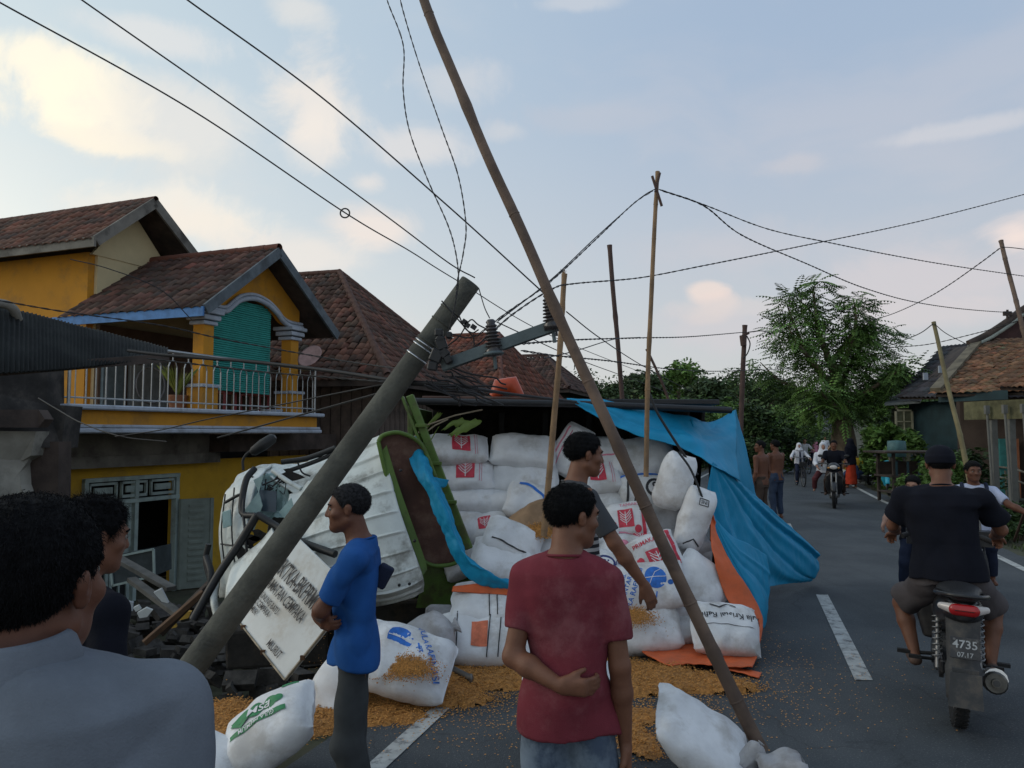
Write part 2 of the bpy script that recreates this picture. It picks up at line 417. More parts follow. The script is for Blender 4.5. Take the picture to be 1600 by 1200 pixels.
pm = mat('road_paint', (.42, .43, .42), .75, .15, 9, .4, 90, dirt=((.07, .07, .075), .85, 11.0))
for t in (-2.62, 2.60):
    V, F = strip(t - .055, t + .055, -4, 110, .005, .5)
    obj('edge_line', np_mesh('edge_line', V, F), pm, kind='structure')
y = 5.47
dash = []
for k in range(11):
    V, F = strip(-.06, .06, y, y + 2.85, .005, .57)
    obj('centre_dash', np_mesh('centre_dash', V, F), pm, kind='structure'); y += 6.45
# grass tufts on both verges
def blades(n_, place, hmin, hmax, seed, col, name, kind='stuff', label=None, w_=.008):
    r = np.random.RandomState(seed); V = []; 
    pts = place(r, n_)
    m = len(pts); a = r.rand(m) * 6.28; h_ = hmin + (hmax - hmin) * r.rand(m) ** 2; ln = h_ * (.2 + .7 * r.rand(m)); b = r.rand(m) * 6.28
    base = pts; wv_ = np.stack([np.cos(a), np.sin(a), 0 * a], 1) * (w_ * (.6 + r.rand(m)))[:, None]
    mid = base + np.stack([np.cos(b) * ln * .35, np.sin(b) * ln * .35, h_ * .6], 1); tip = base + np.stack([np.cos(b) * ln, np.sin(b) * ln, h_], 1)
    V = np.stack([base - wv_, base + wv_, mid + wv_ * .7, mid - wv_ * .7, tip + wv_ * .1, tip - wv_ * .1], 1).reshape(-1, 3)
    i = np.arange(m)[:, None] * 6; F = np.concatenate([i + [0, 1, 2, 3], i + [3, 2, 4, 5]])
    tn = np.repeat(.6 + .8 * r.rand(m), 6)
    return obj(name, np_mesh(name, V, F, tint=tn), col, kind=kind, label=label)
gr = mat('grass_green', (.055, .085, .022), .8, .3, 2.0, tint=True)
def pl_right(r, n_):
    y = 6 + 34 * r.rand(n_) ** 1.6; t = 3.15 + 4.8 * r.rand(n_) ** 1.3; x = cx(y) + t / COS
    k = (np.sin(x * 1.9 + y * .7) + np.sin(y * 2.3) + r.randn(n_) * .6) > -.5; x, y = x[k], y[k]; return np.stack([x, y, gz(x, y) - .01], 1)
blades(26000, pl_right, .03, .13, 5, gr, 'grass', label='short green grass on the right verge')
def pl_left(r, n_):
    y = 2.8 + 14 * r.rand(n_) ** 1.3; t = -3.2 - 2.2 * r.rand(n_); x = cx(y) + t / COS
    k = (np.sin(x * 2.9 + y * 1.7) + np.sin(y * 3.3) + r.randn(n_) * .5) > .2; x, y = x[k], y[k]; return np.stack([x, y, gz(x, y) - .01], 1)
blades(9000, pl_left, .03, .15, 6, gr, 'grass', label='grass tufts on the left bank')
# ------------------------------------------------------------------ people
def skin(name, c): return mat(name, c, .55, .12, 14, .12, 120, spec=.35)
SK = dict(dark=skin('skin_dark', (.13, .052, .030)), mid=skin('skin_mid', (.165, .072, .042)), light=skin('skin_light', (.36, .19, .13)))
HAIR = mat('hair_black', (.006, .006, .007), .85, .3, 20, spec=.15); HAIRG = mat('hair_greying', (.018, .018, .020), .85, .7, 90, spec=.15)
EYEW = mat('eye_white', (.15, .135, .12), .3, .05); EYEB = mat('eye_dark', (.02, .012, .01), .2, .05); LIP = mat('lip', (.20, .07, .06), .5, .1)
def cloth(name, c, **k): return mat(name, c, .92, k.pop('var', .14), k.pop('vs', 7), k.pop('bump', .25), k.pop('bs', 260), spec=.15, **k)
DJ = dict(pel=(0, 0, .52), nck=(0, -.012, .825), hd=(0, .010, .922),
          shL=(-.108, -.006, .795), shR=(.108, -.006, .795), elL=(-.135, -.02, .63), elR=(.135, -.02, .63), wrL=(-.142, .03, .475), wrR=(.142, .03, .475),
          hiL=(-.052, 0, .50), hiR=(.052, 0, .50), knL=(-.056, .012, .275), knR=(.056, .012, .275), anL=(-.058, -.014, .045), anR=(.058, -.014, .045))
def rotm(yaw, pitch=0, roll=0):
    return np.array(Matrix.Rotation(yaw, 3, 'Z') @ Matrix.Rotation(pitch, 3, 'X') @ Matrix.Rotation(roll, 3, 'Y'))
def nrm(v): v = np.array(v, float); return v / (np.linalg.norm(v) + 1e-9)
def hand_ops(wr, d, n, side, S, curl=.5, spread=1.0):
    """wrist point, finger direction, palm normal, side +1 when the thumb lies towards d x n"""
    d = nrm(d); n = nrm(np.array(n) - d * np.dot(d, n)); t = np.cross(d, n) * side; ops = []
    L = .082 * S
    ops.append(cap(wr, wr + d * L * .25, .023 * S, .026 * S, .01, (n, .7)))
    for k in (-1.05, -.35, .35, 1.05):
        ops.append(cap(wr + d * .012 * S + t * k * .012 * S, wr + d * L + t * k * .026 * S * .75, .016 * S, .0125 * S, .012))
    for i, (k, fl) in enumerate(((1.15, .92), (.42, 1.03), (-.35, .97), (-1.1, .76))):
        p = wr + d * (L * (1.0 if i < 3 else .93)) + t * k * .0185 * S; dd = d + t * k * .10 * spread; a = 0
        for j, sg in enumerate((.042, .027, .022)):
            a += curl * (.75 if j == 0 else .95); q = nrm(dd * math.cos(a) + n * math.sin(a)); e = p + q * sg * S * fl
            ops.append(cap(p, e, (.0095 - .001 * j) * S, (.0088 - .001 * j) * S, .004)); p = e
    p = wr + d * .022 * S + t * .022 * S; q = nrm(d * .95 + t * .55 + n * .30); e = p + q * .040 * S
    ops.append(cap(p, e, .0145 * S, .0115 * S, .012)); q2 = nrm(d * 1.0 + t * .35 + n * (.35 + curl * .5)); ops.append(cap(e, e + q2 * .034 * S, .011 * S, .0085 * S, .005))
    return ops
def person(label, loc, yaw, H=1.6, J=None, head=(0, 0, 0), sk='mid', top=None, bottom=None, hair=None, hands=None, res=.011, girth=1.0, shoes=None, group=None, headk=1.0, extras=None, nohead=False, neck=0, ears=True):
    root = empty('person', loc, yaw, label, 'person', group)
    j = {k: np.array(v, float) * H for k, v in DJ.items()}
    for k, v in (J or {}).items(): j[k] = np.array(v, float) * H
    hs = headk * H * .1333 / .225; R = rotm(*[RAD(a) for a in head]); hc = j['hd']
    hp = lambda x, y, z: hc + R @ (np.array([x, y, z]) * hs)
    S = H / 1.65; g = girth; SM = SK[sk]
    ez = nrm(j['nck'] - j['pel']); ex = nrm(j['shR'] - j['shL']); ey = nrm(np.cross(ez, ex)); ex2 = nrm(np.cross(ey, ez)); TL = np.linalg.norm(j['nck'] - j['pel'])
    def torso(k, h0=-.12, infl=0.0, k2=.03, flare=0.0):
        q = lambda t, rx, ry, cy=0: (t * TL, 0, cy * S, rx * S * g * k + infl, ry * S * g * k + infl)
        return loft(j['pel'], ex2, ey, ez, [q(h0, .176 + flare, .130 + flare), q(.05, .168 + flare, .122 + flare), q(.3, .146 + flare * .5, .104), q(.55, .160, .110, .004), q(.78, .176, .112), q(.92, .165, .092, -.006), q(.99, .115, .070, -.008), q(1.03, .064, .056, -.010)], k2)
    body = [torso(.86, -.1)]
    for s in 'LR':
        sh, e, wv_, hi, kn, an = (j[x + s] for x in ('sh', 'el', 'wr', 'hi', 'kn', 'an'))
        body += [ell(sh, np.array([.052, .05, .052]) * S, .03), cap(sh, e, .048 * S * g, .037 * S, .02), cap(e, e + (wv_ - e) * .35, .037 * S, .039 * S, .015), cap(e + (wv_ - e) * .35, wv_, .038 * S, .0235 * S, .015)]
        ft = nrm(np.array([an[0] - kn[0], an[1] - kn[1], 0]) * .0 + np.array([.12 if s == 'R' else -.12, 1, 0]))
        body += [cap(hi, kn, .078 * S * g, .052 * S, .02), cap(kn, kn + (an - kn) * .35, .052 * S, .053 * S, .02), cap(kn + (an - kn) * .35, an, .052 * S, .032 * S, .02),
                 cap(an + np.array([0, -.03, -.03]) * S, an + ft * .13 * S + np.array([0, 0, -.045]) * S, .032 * S, .026 * S, .02, ((0, 0, 1), .8))]
        hd_ = (hands or {}).get(s)
        if hd_ is None: hd_ = (wv_ - e, (0, 1, 0) if False else (1 if s == 'L' else -1, .1, 0), .35)
        side = hd_[3] if len(hd_) > 3 else (1 if s == 'L' else -1)
        body += hand_ops(wv_, hd_[0], hd_[1], side, S, hd_[2])
    if not nohead:
        body += [cap(j['nck'] - ez * .03 * S, hp(0, -.022, -.05), .060 * S, .055 * hs, .03), cap(j['nck'] - ez * .02, (j['shL'] + j['nck']) / 2, .05 * S, .04 * S, .03), cap(j['nck'] - ez * .02, (j['shR'] + j['nck']) / 2, .05 * S, .04 * S, .03)]
        RR = R
        E = lambda c, r, k=.01, sub=False: ell(hp(*c), np.array(r) * hs, k * hs, RR, sub)
        body += [E((0, -.014, .032), (.074, .094, .080), .01), E((0, .022, -.018), (.060, .070, .088), .02), E((0, .03, -.072), (.046, .048, .034), .02),
                 cap(hp(-.052, -.005, -.055), hp(0, .062, -.092), .016 * hs, .017 * hs, .025), cap(hp(.052, -.005, -.055), hp(0, .062, -.092), .016 * hs, .017 * hs, .025),
                 cap(hp(-.032, .077, .024), hp(.032, .077, .024), .012 * hs, .012 * hs, .012), E((-.045, .055, -.022), (.018, .02, .016), .02), E((.045, .055, -.022), (.018, .02, .016), .02)]
        if ears:
            for sx_ in (-1, 1):
                body += [E((sx_ * .077, -.008, -.004), (.009, .018, .030), .006), E((sx_ * .083, -.014, .006), (.008, .014, .020), .005)]
                body += [E((sx_ * .088, .0, -.002), (.007, .007, .014), .004, True)]
        body += [E((-.030, .096, .004), (.016, .016, .011), .008, True), E((.030, .096, .004), (.016, .016, .011), .008, True)]
        body += [cap(hp(0, .084, .014), hp(0, .099, -.026), .0080 * hs, .0125 * hs, .006), E((-.012, .089, -.030), (.009, .010, .008), .004), E((.012, .089, -.030), (.009, .010, .008), .004),
                 cap(hp(-.020, .079, -.052), hp(.020, .079, -.052), .0075 * hs, .0075 * hs, .006), cap(hp(-.018, .078, -.064), hp(.018, .078, -.064), .0085 * hs, .0085 * hs, .006), E((0, .073, -.089), (.018, .016, .014), .012)]
    obj('body', sdf_mesh('body', body, res), SM, root)
    if not nohead and res < .014:
        for sx_ in (-1, 1):
            m = MB(); c = Vector(hp(sx_ * .030, .0745, .004)); m.lathe([(.0001, -.0115 * hs)] + [(.0115 * hs * math.sin(a), -.0115 * hs * math.cos(a)) for a in (.5, 1, 1.57, 2.1, 2.6)] + [(.0001, .0115 * hs)], c, n=12)
            e = m.build('eye', EYEW, root); m = MB(); dr = Vector(R @ np.array([0, 1, 0])); m.tube([c + dr * .009 * hs, c + dr * .0122 * hs], [.0062 * hs, .0045 * hs], 10); m.build('iris', EYEB, e)
            m = MB(); m.tube(smooth_pts([hp(sx_ * .016, .0885, .022), hp(sx_ * .032, .0875, .028), hp(sx_ * .048, .074, .022)], 4), [.0035 * hs] * 9, 6); m.build('eyebrow', HAIR, root)
    # hair: cap of scalp hair cut along the hairline + short strands
    if hair:
        hm = HAIRG if hair.get('grey') else HAIR; th = hair.get('th', .010); lo_ = hair.get('nape', -.045)
        def hairf(p):
            q = ((p - hc) @ R) / hs
            r = np.array([.075, .095, .081]); c = q - np.array([0, -.016, .034]); k0 = np.sqrt(((c / r) ** 2).sum(-1)); k1 = np.sqrt(((c / (r * r)) ** 2).sum(-1)) + 1e-9
            d = k0 * (k0 - 1) / k1
            y = q[..., 1]; hl = np.interp(y, [-.12, -.06, -.03, .0, .022, .045, .07, .09], [lo_, lo_ + .005, lo_ + .03, .015, .0, .045, hair.get('front', .062), hair.get('front', .062) + .005])
            d = d - th * np.clip((q[..., 2] - hl) / .035 + .12, .12, 1); d = np.maximum(d, (hl - q[..., 2]) * .8)
            n_ = .0014 * (np.sin(q[..., 0] * 210 + q[..., 1] * 90) + np.sin(q[..., 1] * 230 + q[..., 2] * 120) + np.sin(q[..., 2] * 260)) * hair.get('n', .8)
            return (d + n_) * hs
        hm_ = sdf_mesh('hair', [(hairf, hc - .15 * hs, hc + .16 * hs, .001, False)], min(res, .006))
        ho = obj('hair', hm_, hm, root)
        ns = hair.get('strands', 0)
        if ns and len(hm_.vertices):
            r = np.random.RandomState(11); co = np.zeros(len(hm_.vertices) * 3, np.float32); hm_.vertices.foreach_get('co', co); co = co.reshape(-1, 3)
            nn = np.zeros_like(co).ravel(); hm_.vertices.foreach_get('normal', nn); nn = nn.reshape(-1, 3)
            i = r.randint(0, len(co), ns); b = co[i] + r.randn(ns, 3) * .002; L_ = hair.get('len', .014) * (.5 + r.rand(ns))
            q = ((b - hc) @ R); dn = (q * np.array([.3, .25, .2])) ; dwn = (R @ np.array([0, -.25, -.75]))
            d_ = nn[i] * .35 + dwn * .95 * hair.get('down', 1) + r.randn(ns, 3) * .28; d_ /= np.linalg.norm(d_, axis=1)[:, None]
            sd = np.cross(d_, r.randn(ns, 3)); sd /= np.linalg.norm(sd, axis=1)[:, None]; ww = .0007
            V = np.stack([b - sd * ww, b + sd * ww, b + d_ * L_[:, None] * .6 + sd * ww * .7, b + d_ * L_[:, None]], 1).reshape(-1, 3); F = np.arange(ns * 4).reshape(-1, 4)
            obj('short_strands', np_mesh('short_strands', V, F), hm, ho, kind='stuff')
    # clothes
    def sleeve(s, L_, r0, r1):
        sh, e, wv_ = j['sh' + s], j['el' + s], j['wr' + s]; o = [ell(sh, np.array([.062, .060, .058]) * S * g, .035)]
        if L_ <= 1: o += [cap(sh, sh + (e - sh) * L_, r0 * S * g, r1 * S * g, .02, None, True)]
        else: o += [cap(sh, e, r0 * S * g, r1 * S * g, .02), cap(e, e + (wv_ - e) * (L_ - 1), r1 * S * g, r1 * S * .85, .02, None, True)]
        return o
    if top:
        ty = top.get('len', -.16); ops = [torso(1.0, ty, .013, .03, top.get('flare', .0))]
        for s in 'LR':
            hi_ = j['hi' + s]
            if abs(j['kn' + s][1] - hi_[1]) < .1 * H and (bottom or {}).get('kind', 'trousers') != 'skirt': ops += [cap(hi_ + np.array([0, 0, .07]), np.array([hi_[0] * 1.02, hi_[1], j['pel'][2] + ty * TL]), .096 * S * g + .006, .100 * S * g + .010, .03, None, True)]
        if top.get('sleeve', .6):
            for s in 'LR': ops += sleeve(s, top.get('sleeve', .62), .060, top.get('sr', .062))
        ops += [cap(j['nck'] - ez * .03 * S, (j['shL'] * .6 + j['nck'] * .4), .058 * S, .056 * S, .03), cap(j['nck'] - ez * .03 * S, (j['shR'] * .6 + j['nck'] * .4), .058 * S, .056 * S, .03)]
        pass
        to = obj(top.get('name', 'shirt'), sdf_mesh('shirt', ops, min(res, .009), wr_fold(top.get('fold', .0055) * (.25 if res > .0135 else 1), 20, .45, len(label))), top['mat'], root)
        if top.get('collar'):
            cb = j['nck'] - ey * .004 + ez * .016 * S; V = []; nn_ = 48
            prof = [(.066, .030), (.072, .036), (.078, .030), (.086, .008), (.093, -.010), (.091, -.014), (.084, -.004)]
            for r_, z_ in prof:
                for k in range(nn_):
                    a = 2 * math.pi * k / nn_; dp = .5 - .5 * math.cos(a - math.pi / 2); V.append(Vector(cb + (ex2 * math.cos(a) * r_ * 1.04 + ey * math.sin(a) * r_ * 1.02 + ez * (z_ - .012 * (1 - math.cos(2 * a)) * (r_ > .08) * .6 - .030 * max(0, math.sin(a)))) * S))
            m = MB(); m.add(V, [(i * nn_ + k, i * nn_ + (k + 1) % nn_, (i + 1) * nn_ + (k + 1) % nn_, (i + 1) * nn_ + k) for i in range(len(prof) - 1) for k in range(nn_)], True); m.build('collar', top['mat'], to)
        if not top.get('collar') and res < .012:
            m = MB(); ctr = j['nck'] + ez * .014 * S - ey * .006 * S
            m.torus((0, 0, 0), .063 * S, .0055 * S, 'z', 36, 6); Mx = Matrix((tuple(ex2), tuple(ey), tuple(ez))).transposed()
            tilt = Matrix.Rotation(RAD(-10), 3, 'X')
            m.V = [tuple(Mx @ (tilt @ Vector((v[0], v[1] * .95, v[2]))) + Vector(ctr)) for v in m.V]; m.build('neckband', top['mat'], to)
    if bottom:
        kd = bottom.get('kind', 'trousers'); ops = []; br = bottom.get('r', 1.0)
        q = lambda t, rx, ry: (t * TL, 0, 0, rx * S * g, ry * S * g)
        if kd == 'skirt':
            A = j['pel']; zb = (j['anL'][2] + bottom.get('hem', .05) * H) - A[2]
            ops = [loft(A, (1, 0, 0), (0, 1, 0), (0, 0, 1), [(zb, 0, .0, .19 * S, .17 * S), (zb * .5, 0, 0, .165 * S, .14 * S), (0, 0, 0, .15 * S, .115 * S), (.12 * S, 0, 0, .135 * S, .1 * S)], .02)]
        else:
            ops += [loft(j['pel'], ex2, ey, ez, [q(-.18, .144, .100), q(.02, .150, .104), q(.2, .140, .096)], .03)]
            for s in 'LR':
                hi, kn, an = (j[x + s] for x in ('hi', 'kn', 'an'))
                if kd == 'trousers': ops += [cap(hi, kn, .086 * S * g * br, .070 * S * br, .03), cap(kn, an + (kn - an) * .08, .070 * S * br, .056 * S * br, .02, None, True)]
                else: ops += [cap(hi, hi + (kn - hi) * bottom.get('len', .9), .086 * S * g * br, .092 * S * br, .03, None, True)]
        obj(bottom.get('name', kd), sdf_mesh('bottom', ops, min(res, .011), wr_fold(bottom.get('fold', .006) * (.3 if res > .0135 else 1), 22, .6, 5 + len(label))), bottom['mat'], root)
    if shoes:
        for s in 'LR':
            an = j['an' + s]; ft = nrm(np.array([.12 if s == 'R' else -.12, 1, 0]))
            m = sdf_mesh('shoe', [cap(an + np.array([0, -.04, -.032]) * S, an + ft * .15 * S + np.array([0, 0, -.045]) * S, .04 * S, .034 * S, .02, ((0, 0, 1), .8))], .01); obj('shoe', m, shoes, root)
    if extras: extras(root, j, hp, R, S, hs, ez, ey, ex2)
    return root, j, hp, R, S
def hijab(mt, long=.30, res=.010):
    def f(root, j, hp, R, S, hs, ez, ey, ex2):
        o = [ell(hp(0, -.012, .02), np.array([.098, .112, .115]) * hs, .03, R), loft(hp(0, -.01, -.06), ex2, ey, (0, 0, -1), [(-.03, 0, 0, .085 * S, .085 * S), (.08 * S, 0, 0, .14 * S, .12 * S), (.2 * S, 0, 0, .20 * S, .135 * S), (long * S, 0, 0, .21 * S, .15 * S)], .04),
             ell(hp(0, .105, -.008), np.array([.056, .05, .078]) * hs, .01, R, True)]
        obj('headscarf', sdf_mesh('headscarf', o, res, wr_fold(.004, 24, .3, 3)), mt, root)
    return f
# ------------------------------------------------------------------ sacks
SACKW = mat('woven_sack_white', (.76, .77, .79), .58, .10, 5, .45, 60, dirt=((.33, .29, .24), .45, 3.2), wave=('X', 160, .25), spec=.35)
SACKG = mat('woven_sack_grey_and_shaded', (.42, .42, .44), .65, .15, 5, .45, 60, dirt=((.2, .17, .14), .5, 4), wave=('X', 160, .25))  # for grey sacks, and as a darker copy for white sacks in shade
INK = dict(red=mat('ink_red', (.55, .045, .075), .6, .2, 20), pink=mat('ink_pink', (.62, .22, .30), .6, .2, 20), blue=mat('ink_blue', (.03, .16, .55), .6, .2, 20), navy=mat('ink_navy', (.03, .04, .16), .6, .2, 20),
           green=mat('ink_green', (.03, .20, .08), .6, .2, 20), black=mat('ink_black', (.03, .03, .035), .6, .2, 20), orange=mat('ink_orange', (.60, .16, .08), .6, .2, 20), white=mat('ink_white', (.66, .66, .68), .6, .1, 20))
CORNM = mat('corn_kernels', (.43, .195, .048), .75, .35, 40, .8, 120, dirt=((.22, .10, .03), .6, 14), tint=False)
CORNT = mat('corn_kernel_single', (.52, .25, .065), .7, .25, 60, tint=True)
class Sack:
    def __init__(s, c, l, n, L, W, T, seed=0, sag=.0, tie=False, p=3.2, crease=.010, lump=.019, twist=0, rnd=0):
        s.c = Vector(c); s.l = Vector(l).normalized(); n = Vector(n); s.n = (n - s.l * n.dot(s.l)).normalized(); s.w = s.n.cross(s.l)
        s.L, s.W, s.T, s.sag, s.tie, s.p, s.cr, s.lu, s.seed, s.tw = L, W, T, sag, tie, p, crease, lump, seed, twist
        s.r = random.Random(seed * 13 + 1); s.off = Vector((s.r.random() * 50, s.r.random() * 50, s.r.random() * 50)); s.kx = 22 + s.r.random() * 14; s.rd = .10 + .16 * s.r.random() + rnd
    def pt(s, u, a, off=0.0):
        au = abs(u); th = max(.035, (1 - min(1, au) ** s.p)) ** .55
        if au > .93: th = max(.03, th * max(.05, (1.0 - au) / .07))
        wd = 1 - .035 * math.sin(au * 3.0) - s.rd * au ** 5
        if s.tie and u > .45:
            k = (u - .45) / .40
            if k < 1: wd *= 1 - (k ** 1.6) * .86; th = th * (1 - .3 * k) if k < 1 else th
            else: wd *= .14 + (k - 1) * .75; th = .16
            if k >= .8: th = .22
        ca, sa = math.cos(a), math.sin(a)
        y = s.W / 2 * wd * math.copysign(abs(ca) ** .78, ca); z = s.T / 2 * th * math.copysign(abs(sa) ** .78, sa)
        x = s.L / 2 * u
        q = Vector((x * 3.4, y * 3.4, math.copysign(1, z) * .7)) + s.off
        z += s.lu * noise.noise(q) * 1.6 * (1 - au ** 4) + s.lu * .6 * noise.noise(q * 2.6) * (1 - au ** 6) * (1 if sa >= 0 else .6)
        f = au ** 5; z += s.cr * math.sin(y * s.kx * 6 + s.off.x) * f * (.35 if au > .93 else 1.4)
        y += .012 * noise.noise(Vector((x * 6, a, s.off.y))) ; x += .016 * noise.noise(Vector((y * 9, u * 2, s.off.z))) * (1 if au > .8 else .2)
        z += s.cr * .9 * noise.noise(Vector((x * 4 + y * 22, y * 9 - x * 13, s.off.x)))
        wk = noise.noise(Vector((x * 2.2 + s.off.x, y * 11, s.off.y))) ; z += s.cr * 1.1 * (1 - 2 * abs(wk)) * (1 - th * .4) + .006 * (1 - 2 * abs(noise.noise(Vector((x * 5 - y * 4, y * 5 + x * 6, s.off.z)))))
        z -= s.sag * u * u
        if s.tw: y, z = y * math.cos(s.tw * u) - z * math.sin(s.tw * u), y * math.sin(s.tw * u) + z * math.cos(s.tw * u)
        return s.c + s.l * x + s.w * y + s.n * (z + off)
    def top(s, x, y, off):
        u = max(-.98, min(.98, x / (s.L / 2))); v = max(-.985, min(.985, y / (s.W / 2)))
        c = math.copysign(abs(v) ** (1 / .78), v); a = math.acos(c)
        p1 = s.pt(u, a)
        p2 = s.pt(min(.99, u + .02), a); p3 = s.pt(u, min(3.1, a + .04)); n = (p2 - p1).cross(p3 - p1)
        n = n.normalized() if n.length > 1e-9 else s.n
        if n.dot(s.n) < 0: n = -n
        return p1 + n * off
    def build(s, m, label, group=None, prints=(), name='sack', nu=34, nv=30):
        V = []; F = []
        us = np.sin(np.linspace(-1, 1, nu) * math.pi / 2)
        us = [float(x) for x in np.concatenate([[-1], np.linspace(-.985, -.7, 7), np.linspace(-.6, .6, nu - 14), np.linspace(.7, .985, 7), [1]])]
        for u in us:
            for k in range(nv): V.append(s.pt(u, 2 * math.pi * k / nv))
        N = len(us)
        for i in range(N - 1):
            for k in range(nv): F.append((i * nv + k, i * nv + (k + 1) % nv, (i + 1) * nv + (k + 1) % nv, (i + 1) * nv + k))
        mb = MB(); mb.add(V, F, True); mb.add(V[:nv], [tuple(range(nv))[::-1]]); mb.add(V[-nv:], [tuple(range(nv))])
        o = mb.build(name, m); tag(o, label, 'sack', group)
        for pr in prints: s.print(pr, o)
        return o
    def print(s, pr, o):
        kd = pr[0]; mb = MB()
        if kd == 'rect':      # x0,x1,y0,y1,ink,off
            _, x0, x1, y0, y1, ink, off = pr; nx, ny = max(2, int(abs(x1 - x0) / .02)), max(2, int(abs(y1 - y0) / .02))
            V = [s.top(x0 + (x1 - x0) * i / nx, y0 + (y1 - y0) * k / ny, off) for i in range(nx + 1) for k in range(ny + 1)]
            mb.add(V, [(i * (ny + 1) + k, (i + 1) * (ny + 1) + k, (i + 1) * (ny + 1) + k + 1, i * (ny + 1) + k + 1) for i in range(nx) for k in range(ny)], True); mb.build('printed_panel', INK[ink], o)
        elif kd == 'disc':
            _, x, y, r, ink, off = pr; V = [s.top(x, y, off)]; F = []
            for i in range(1, 5):
                for k in range(20): V.append(s.top(x + r * i / 4 * math.cos(k * math.pi / 10), y + r * i / 4 * math.sin(k * math.pi / 10), off))
            F = [(0, 1 + k, 1 + (k + 1) % 20) for k in range(20)] + [(1 + i * 20 + k, 21 + i * 20 + k, 21 + i * 20 + (k + 1) % 20, 1 + i * 20 + (k + 1) % 20) for i in range(3) for k in range(20)]
            mb.add(V, F, True); mb.build('printed_emblem', INK[ink], o)
        elif kd == 'line':    # list of 2d points, width
            _, pts, wd, ink, off = pr; V = []; P2 = []
            for (ax, ay), (bx, by) in zip(pts[:-1], pts[1:]):
                m_ = max(1, int(math.hypot(bx - ax, by - ay) / .02)); P2 += [(ax + (bx - ax) * t / m_, ay + (by - ay) * t / m_) for t in range(m_)]
            P2.append(pts[-1])
            for i, (x, y) in enumerate(P2):
                x0, y0 = P2[max(0, i - 1)]; x1, y1 = P2[min(len(P2) - 1, i + 1)]; d = math.hypot(x1 - x0, y1 - y0) + 1e-9; nx, ny = -(y1 - y0) / d * wd / 2, (x1 - x0) / d * wd / 2
                V += [s.top(x + nx, y + ny, off), s.top(x - nx, y - ny, off)]
            mb.add(V, [(2 * i, 2 * i + 1, 2 * i + 3, 2 * i + 2) for i in range(len(P2) - 1)], True); mb.build('printed_line', INK[ink], o)
        elif kd == 'text':    # string, x, y, size, angle, ink, off
            _, t, x, y, sz, ang, ink, off = pr; V2, F = text_mesh(t, sz); ca, sa = math.cos(RAD(ang)), math.sin(RAD(ang))
            mb.add([s.top(x + a * ca - b * sa, y + a * sa + b * ca, off) for a, b in V2], F, False); mb.build('printed_lettering', INK[ink], o)
        elif kd == 'tree':    # white branching emblem on red
            _, x, y, h, off, ang, *ik = pr; ik = ik[0] if ik else 'white'; ca, sa = math.cos(RAD(ang)), math.sin(RAD(ang)); T_ = lambda a, b: (x + a * ca - b * sa, y + a * sa + b * ca)
            s.print(('line', [T_(0, -h * .5), T_(0, h * .45)], h * .05, ik, off), o)
            for k in range(4):
                b0 = -h * .35 + k * h * .17
                for sg in (-1, 1): s.print(('line', [T_(0, b0), T_(sg * h * .2, b0 + h * .16), T_(sg * h * .36, b0 + h * .36)], h * .045, ik, off), o)
# ------------------------------------------------------------------ helpers for sheets of cloth and metal
def cr(a, b, c, d, t): return 0.5 * ((2 * b) + (c - a) * t + (2 * a - 5 * b + 4 * c - d) * t * t + (3 * b - a - 3 * c + d) * t ** 3)
def cr_line(P_, m):
    P_ = np.array(P_); k = len(P_); Q = np.concatenate([[2 * P_[0] - P_[1]], P_, [2 * P_[-1] - P_[-2]]]); out = []
    for q in np.linspace(0, k - 1 - 1e-6, m):
        i = int(q); out.append(cr(Q[i], Q[i + 1], Q[i + 2], Q[i + 3], q - i))
    return np.array(out)
def sheet(rows, nu, nv, disp=None, fold=0.0, seed=0, ff=7.0):
    R_ = np.array([[tuple(P(*p)) if not isinstance(p, Vector) else tuple(p) for p in r] for r in rows])
    A = np.array([cr_line(r, nu) for r in R_]); B = np.stack([cr_line(A[:, i], nv) for i in range(nu)], 1)   # nv x nu x 3
    du = np.gradient(B, axis=1); dv = np.gradient(B, axis=0); N = np.cross(du, dv); N /= np.linalg.norm(N, axis=-1)[..., None] + 1e-9
    off = np.zeros(B.shape[:2])
    if fold:
        sv = Vector((seed * 7.3, seed * 3.1, 1.7))
        for i in range(nv):
            for k in range(nu):
                p = Vector(B[i, k]); q = p * ff * .4 + sv; a = noise.noise(q); b = noise.noise(Vector((q.x * 3 + a, q.y * 3, q.z * .9))); c_ = noise.noise(p * ff * 2.4)
                off[i, k] = fold * (1.3 * a + .7 * (1 - 2 * abs(b)) + .25 * c_)
    if disp is not None:
        U, Vv = np.meshgrid(np.linspace(0, 1, nu), np.linspace(0, 1, nv)); off += disp(U, Vv)
    B = B + N * off[..., None]
    return B.reshape(-1, 3), grid_faces(nv, nu)
# ------------------------------------------------------------------ overturned truck
white_metal = mat('white_truck_paint', (.62, .66, .64), .45, .08, 5, .12, 30, dirt=((.16, .155, .13), .75, 3.2), spec=.45)
green_metal = mat('green_truck_paint', (.085, .15, .025), .5, .2, 4, .2, 40, dirt=((.06, .05, .02), .8, 4.5))
rust_metal = mat('rusty_plywood', (.075, .035, .025), .8, .35, 3, .4, 40, dirt=((.16, .11, .08), .5, 3))
black_metal = mat('black_metal', (.016, .017, .019), .5, .25, 10, .15, 60)
dark_under = mat('dark_underbody', (.022, .020, .019), .85, .4, 6, .5, 30, dirt=((.06, .045, .03), .6, 5))
glass_m = mat('cracked_glass', (.32, .46, .45), .15, .15, 9, .5, 60, spec=.6)
chrome = mat('chrome_metal', (.55, .56, .58), .25, .1, 9, metal=.9)
orange_tarp = mat('orange_tarp', (.62, .12, .035), .6, .12, 4, .3, 35, dirt=((.3, .10, .05), .4, 3))
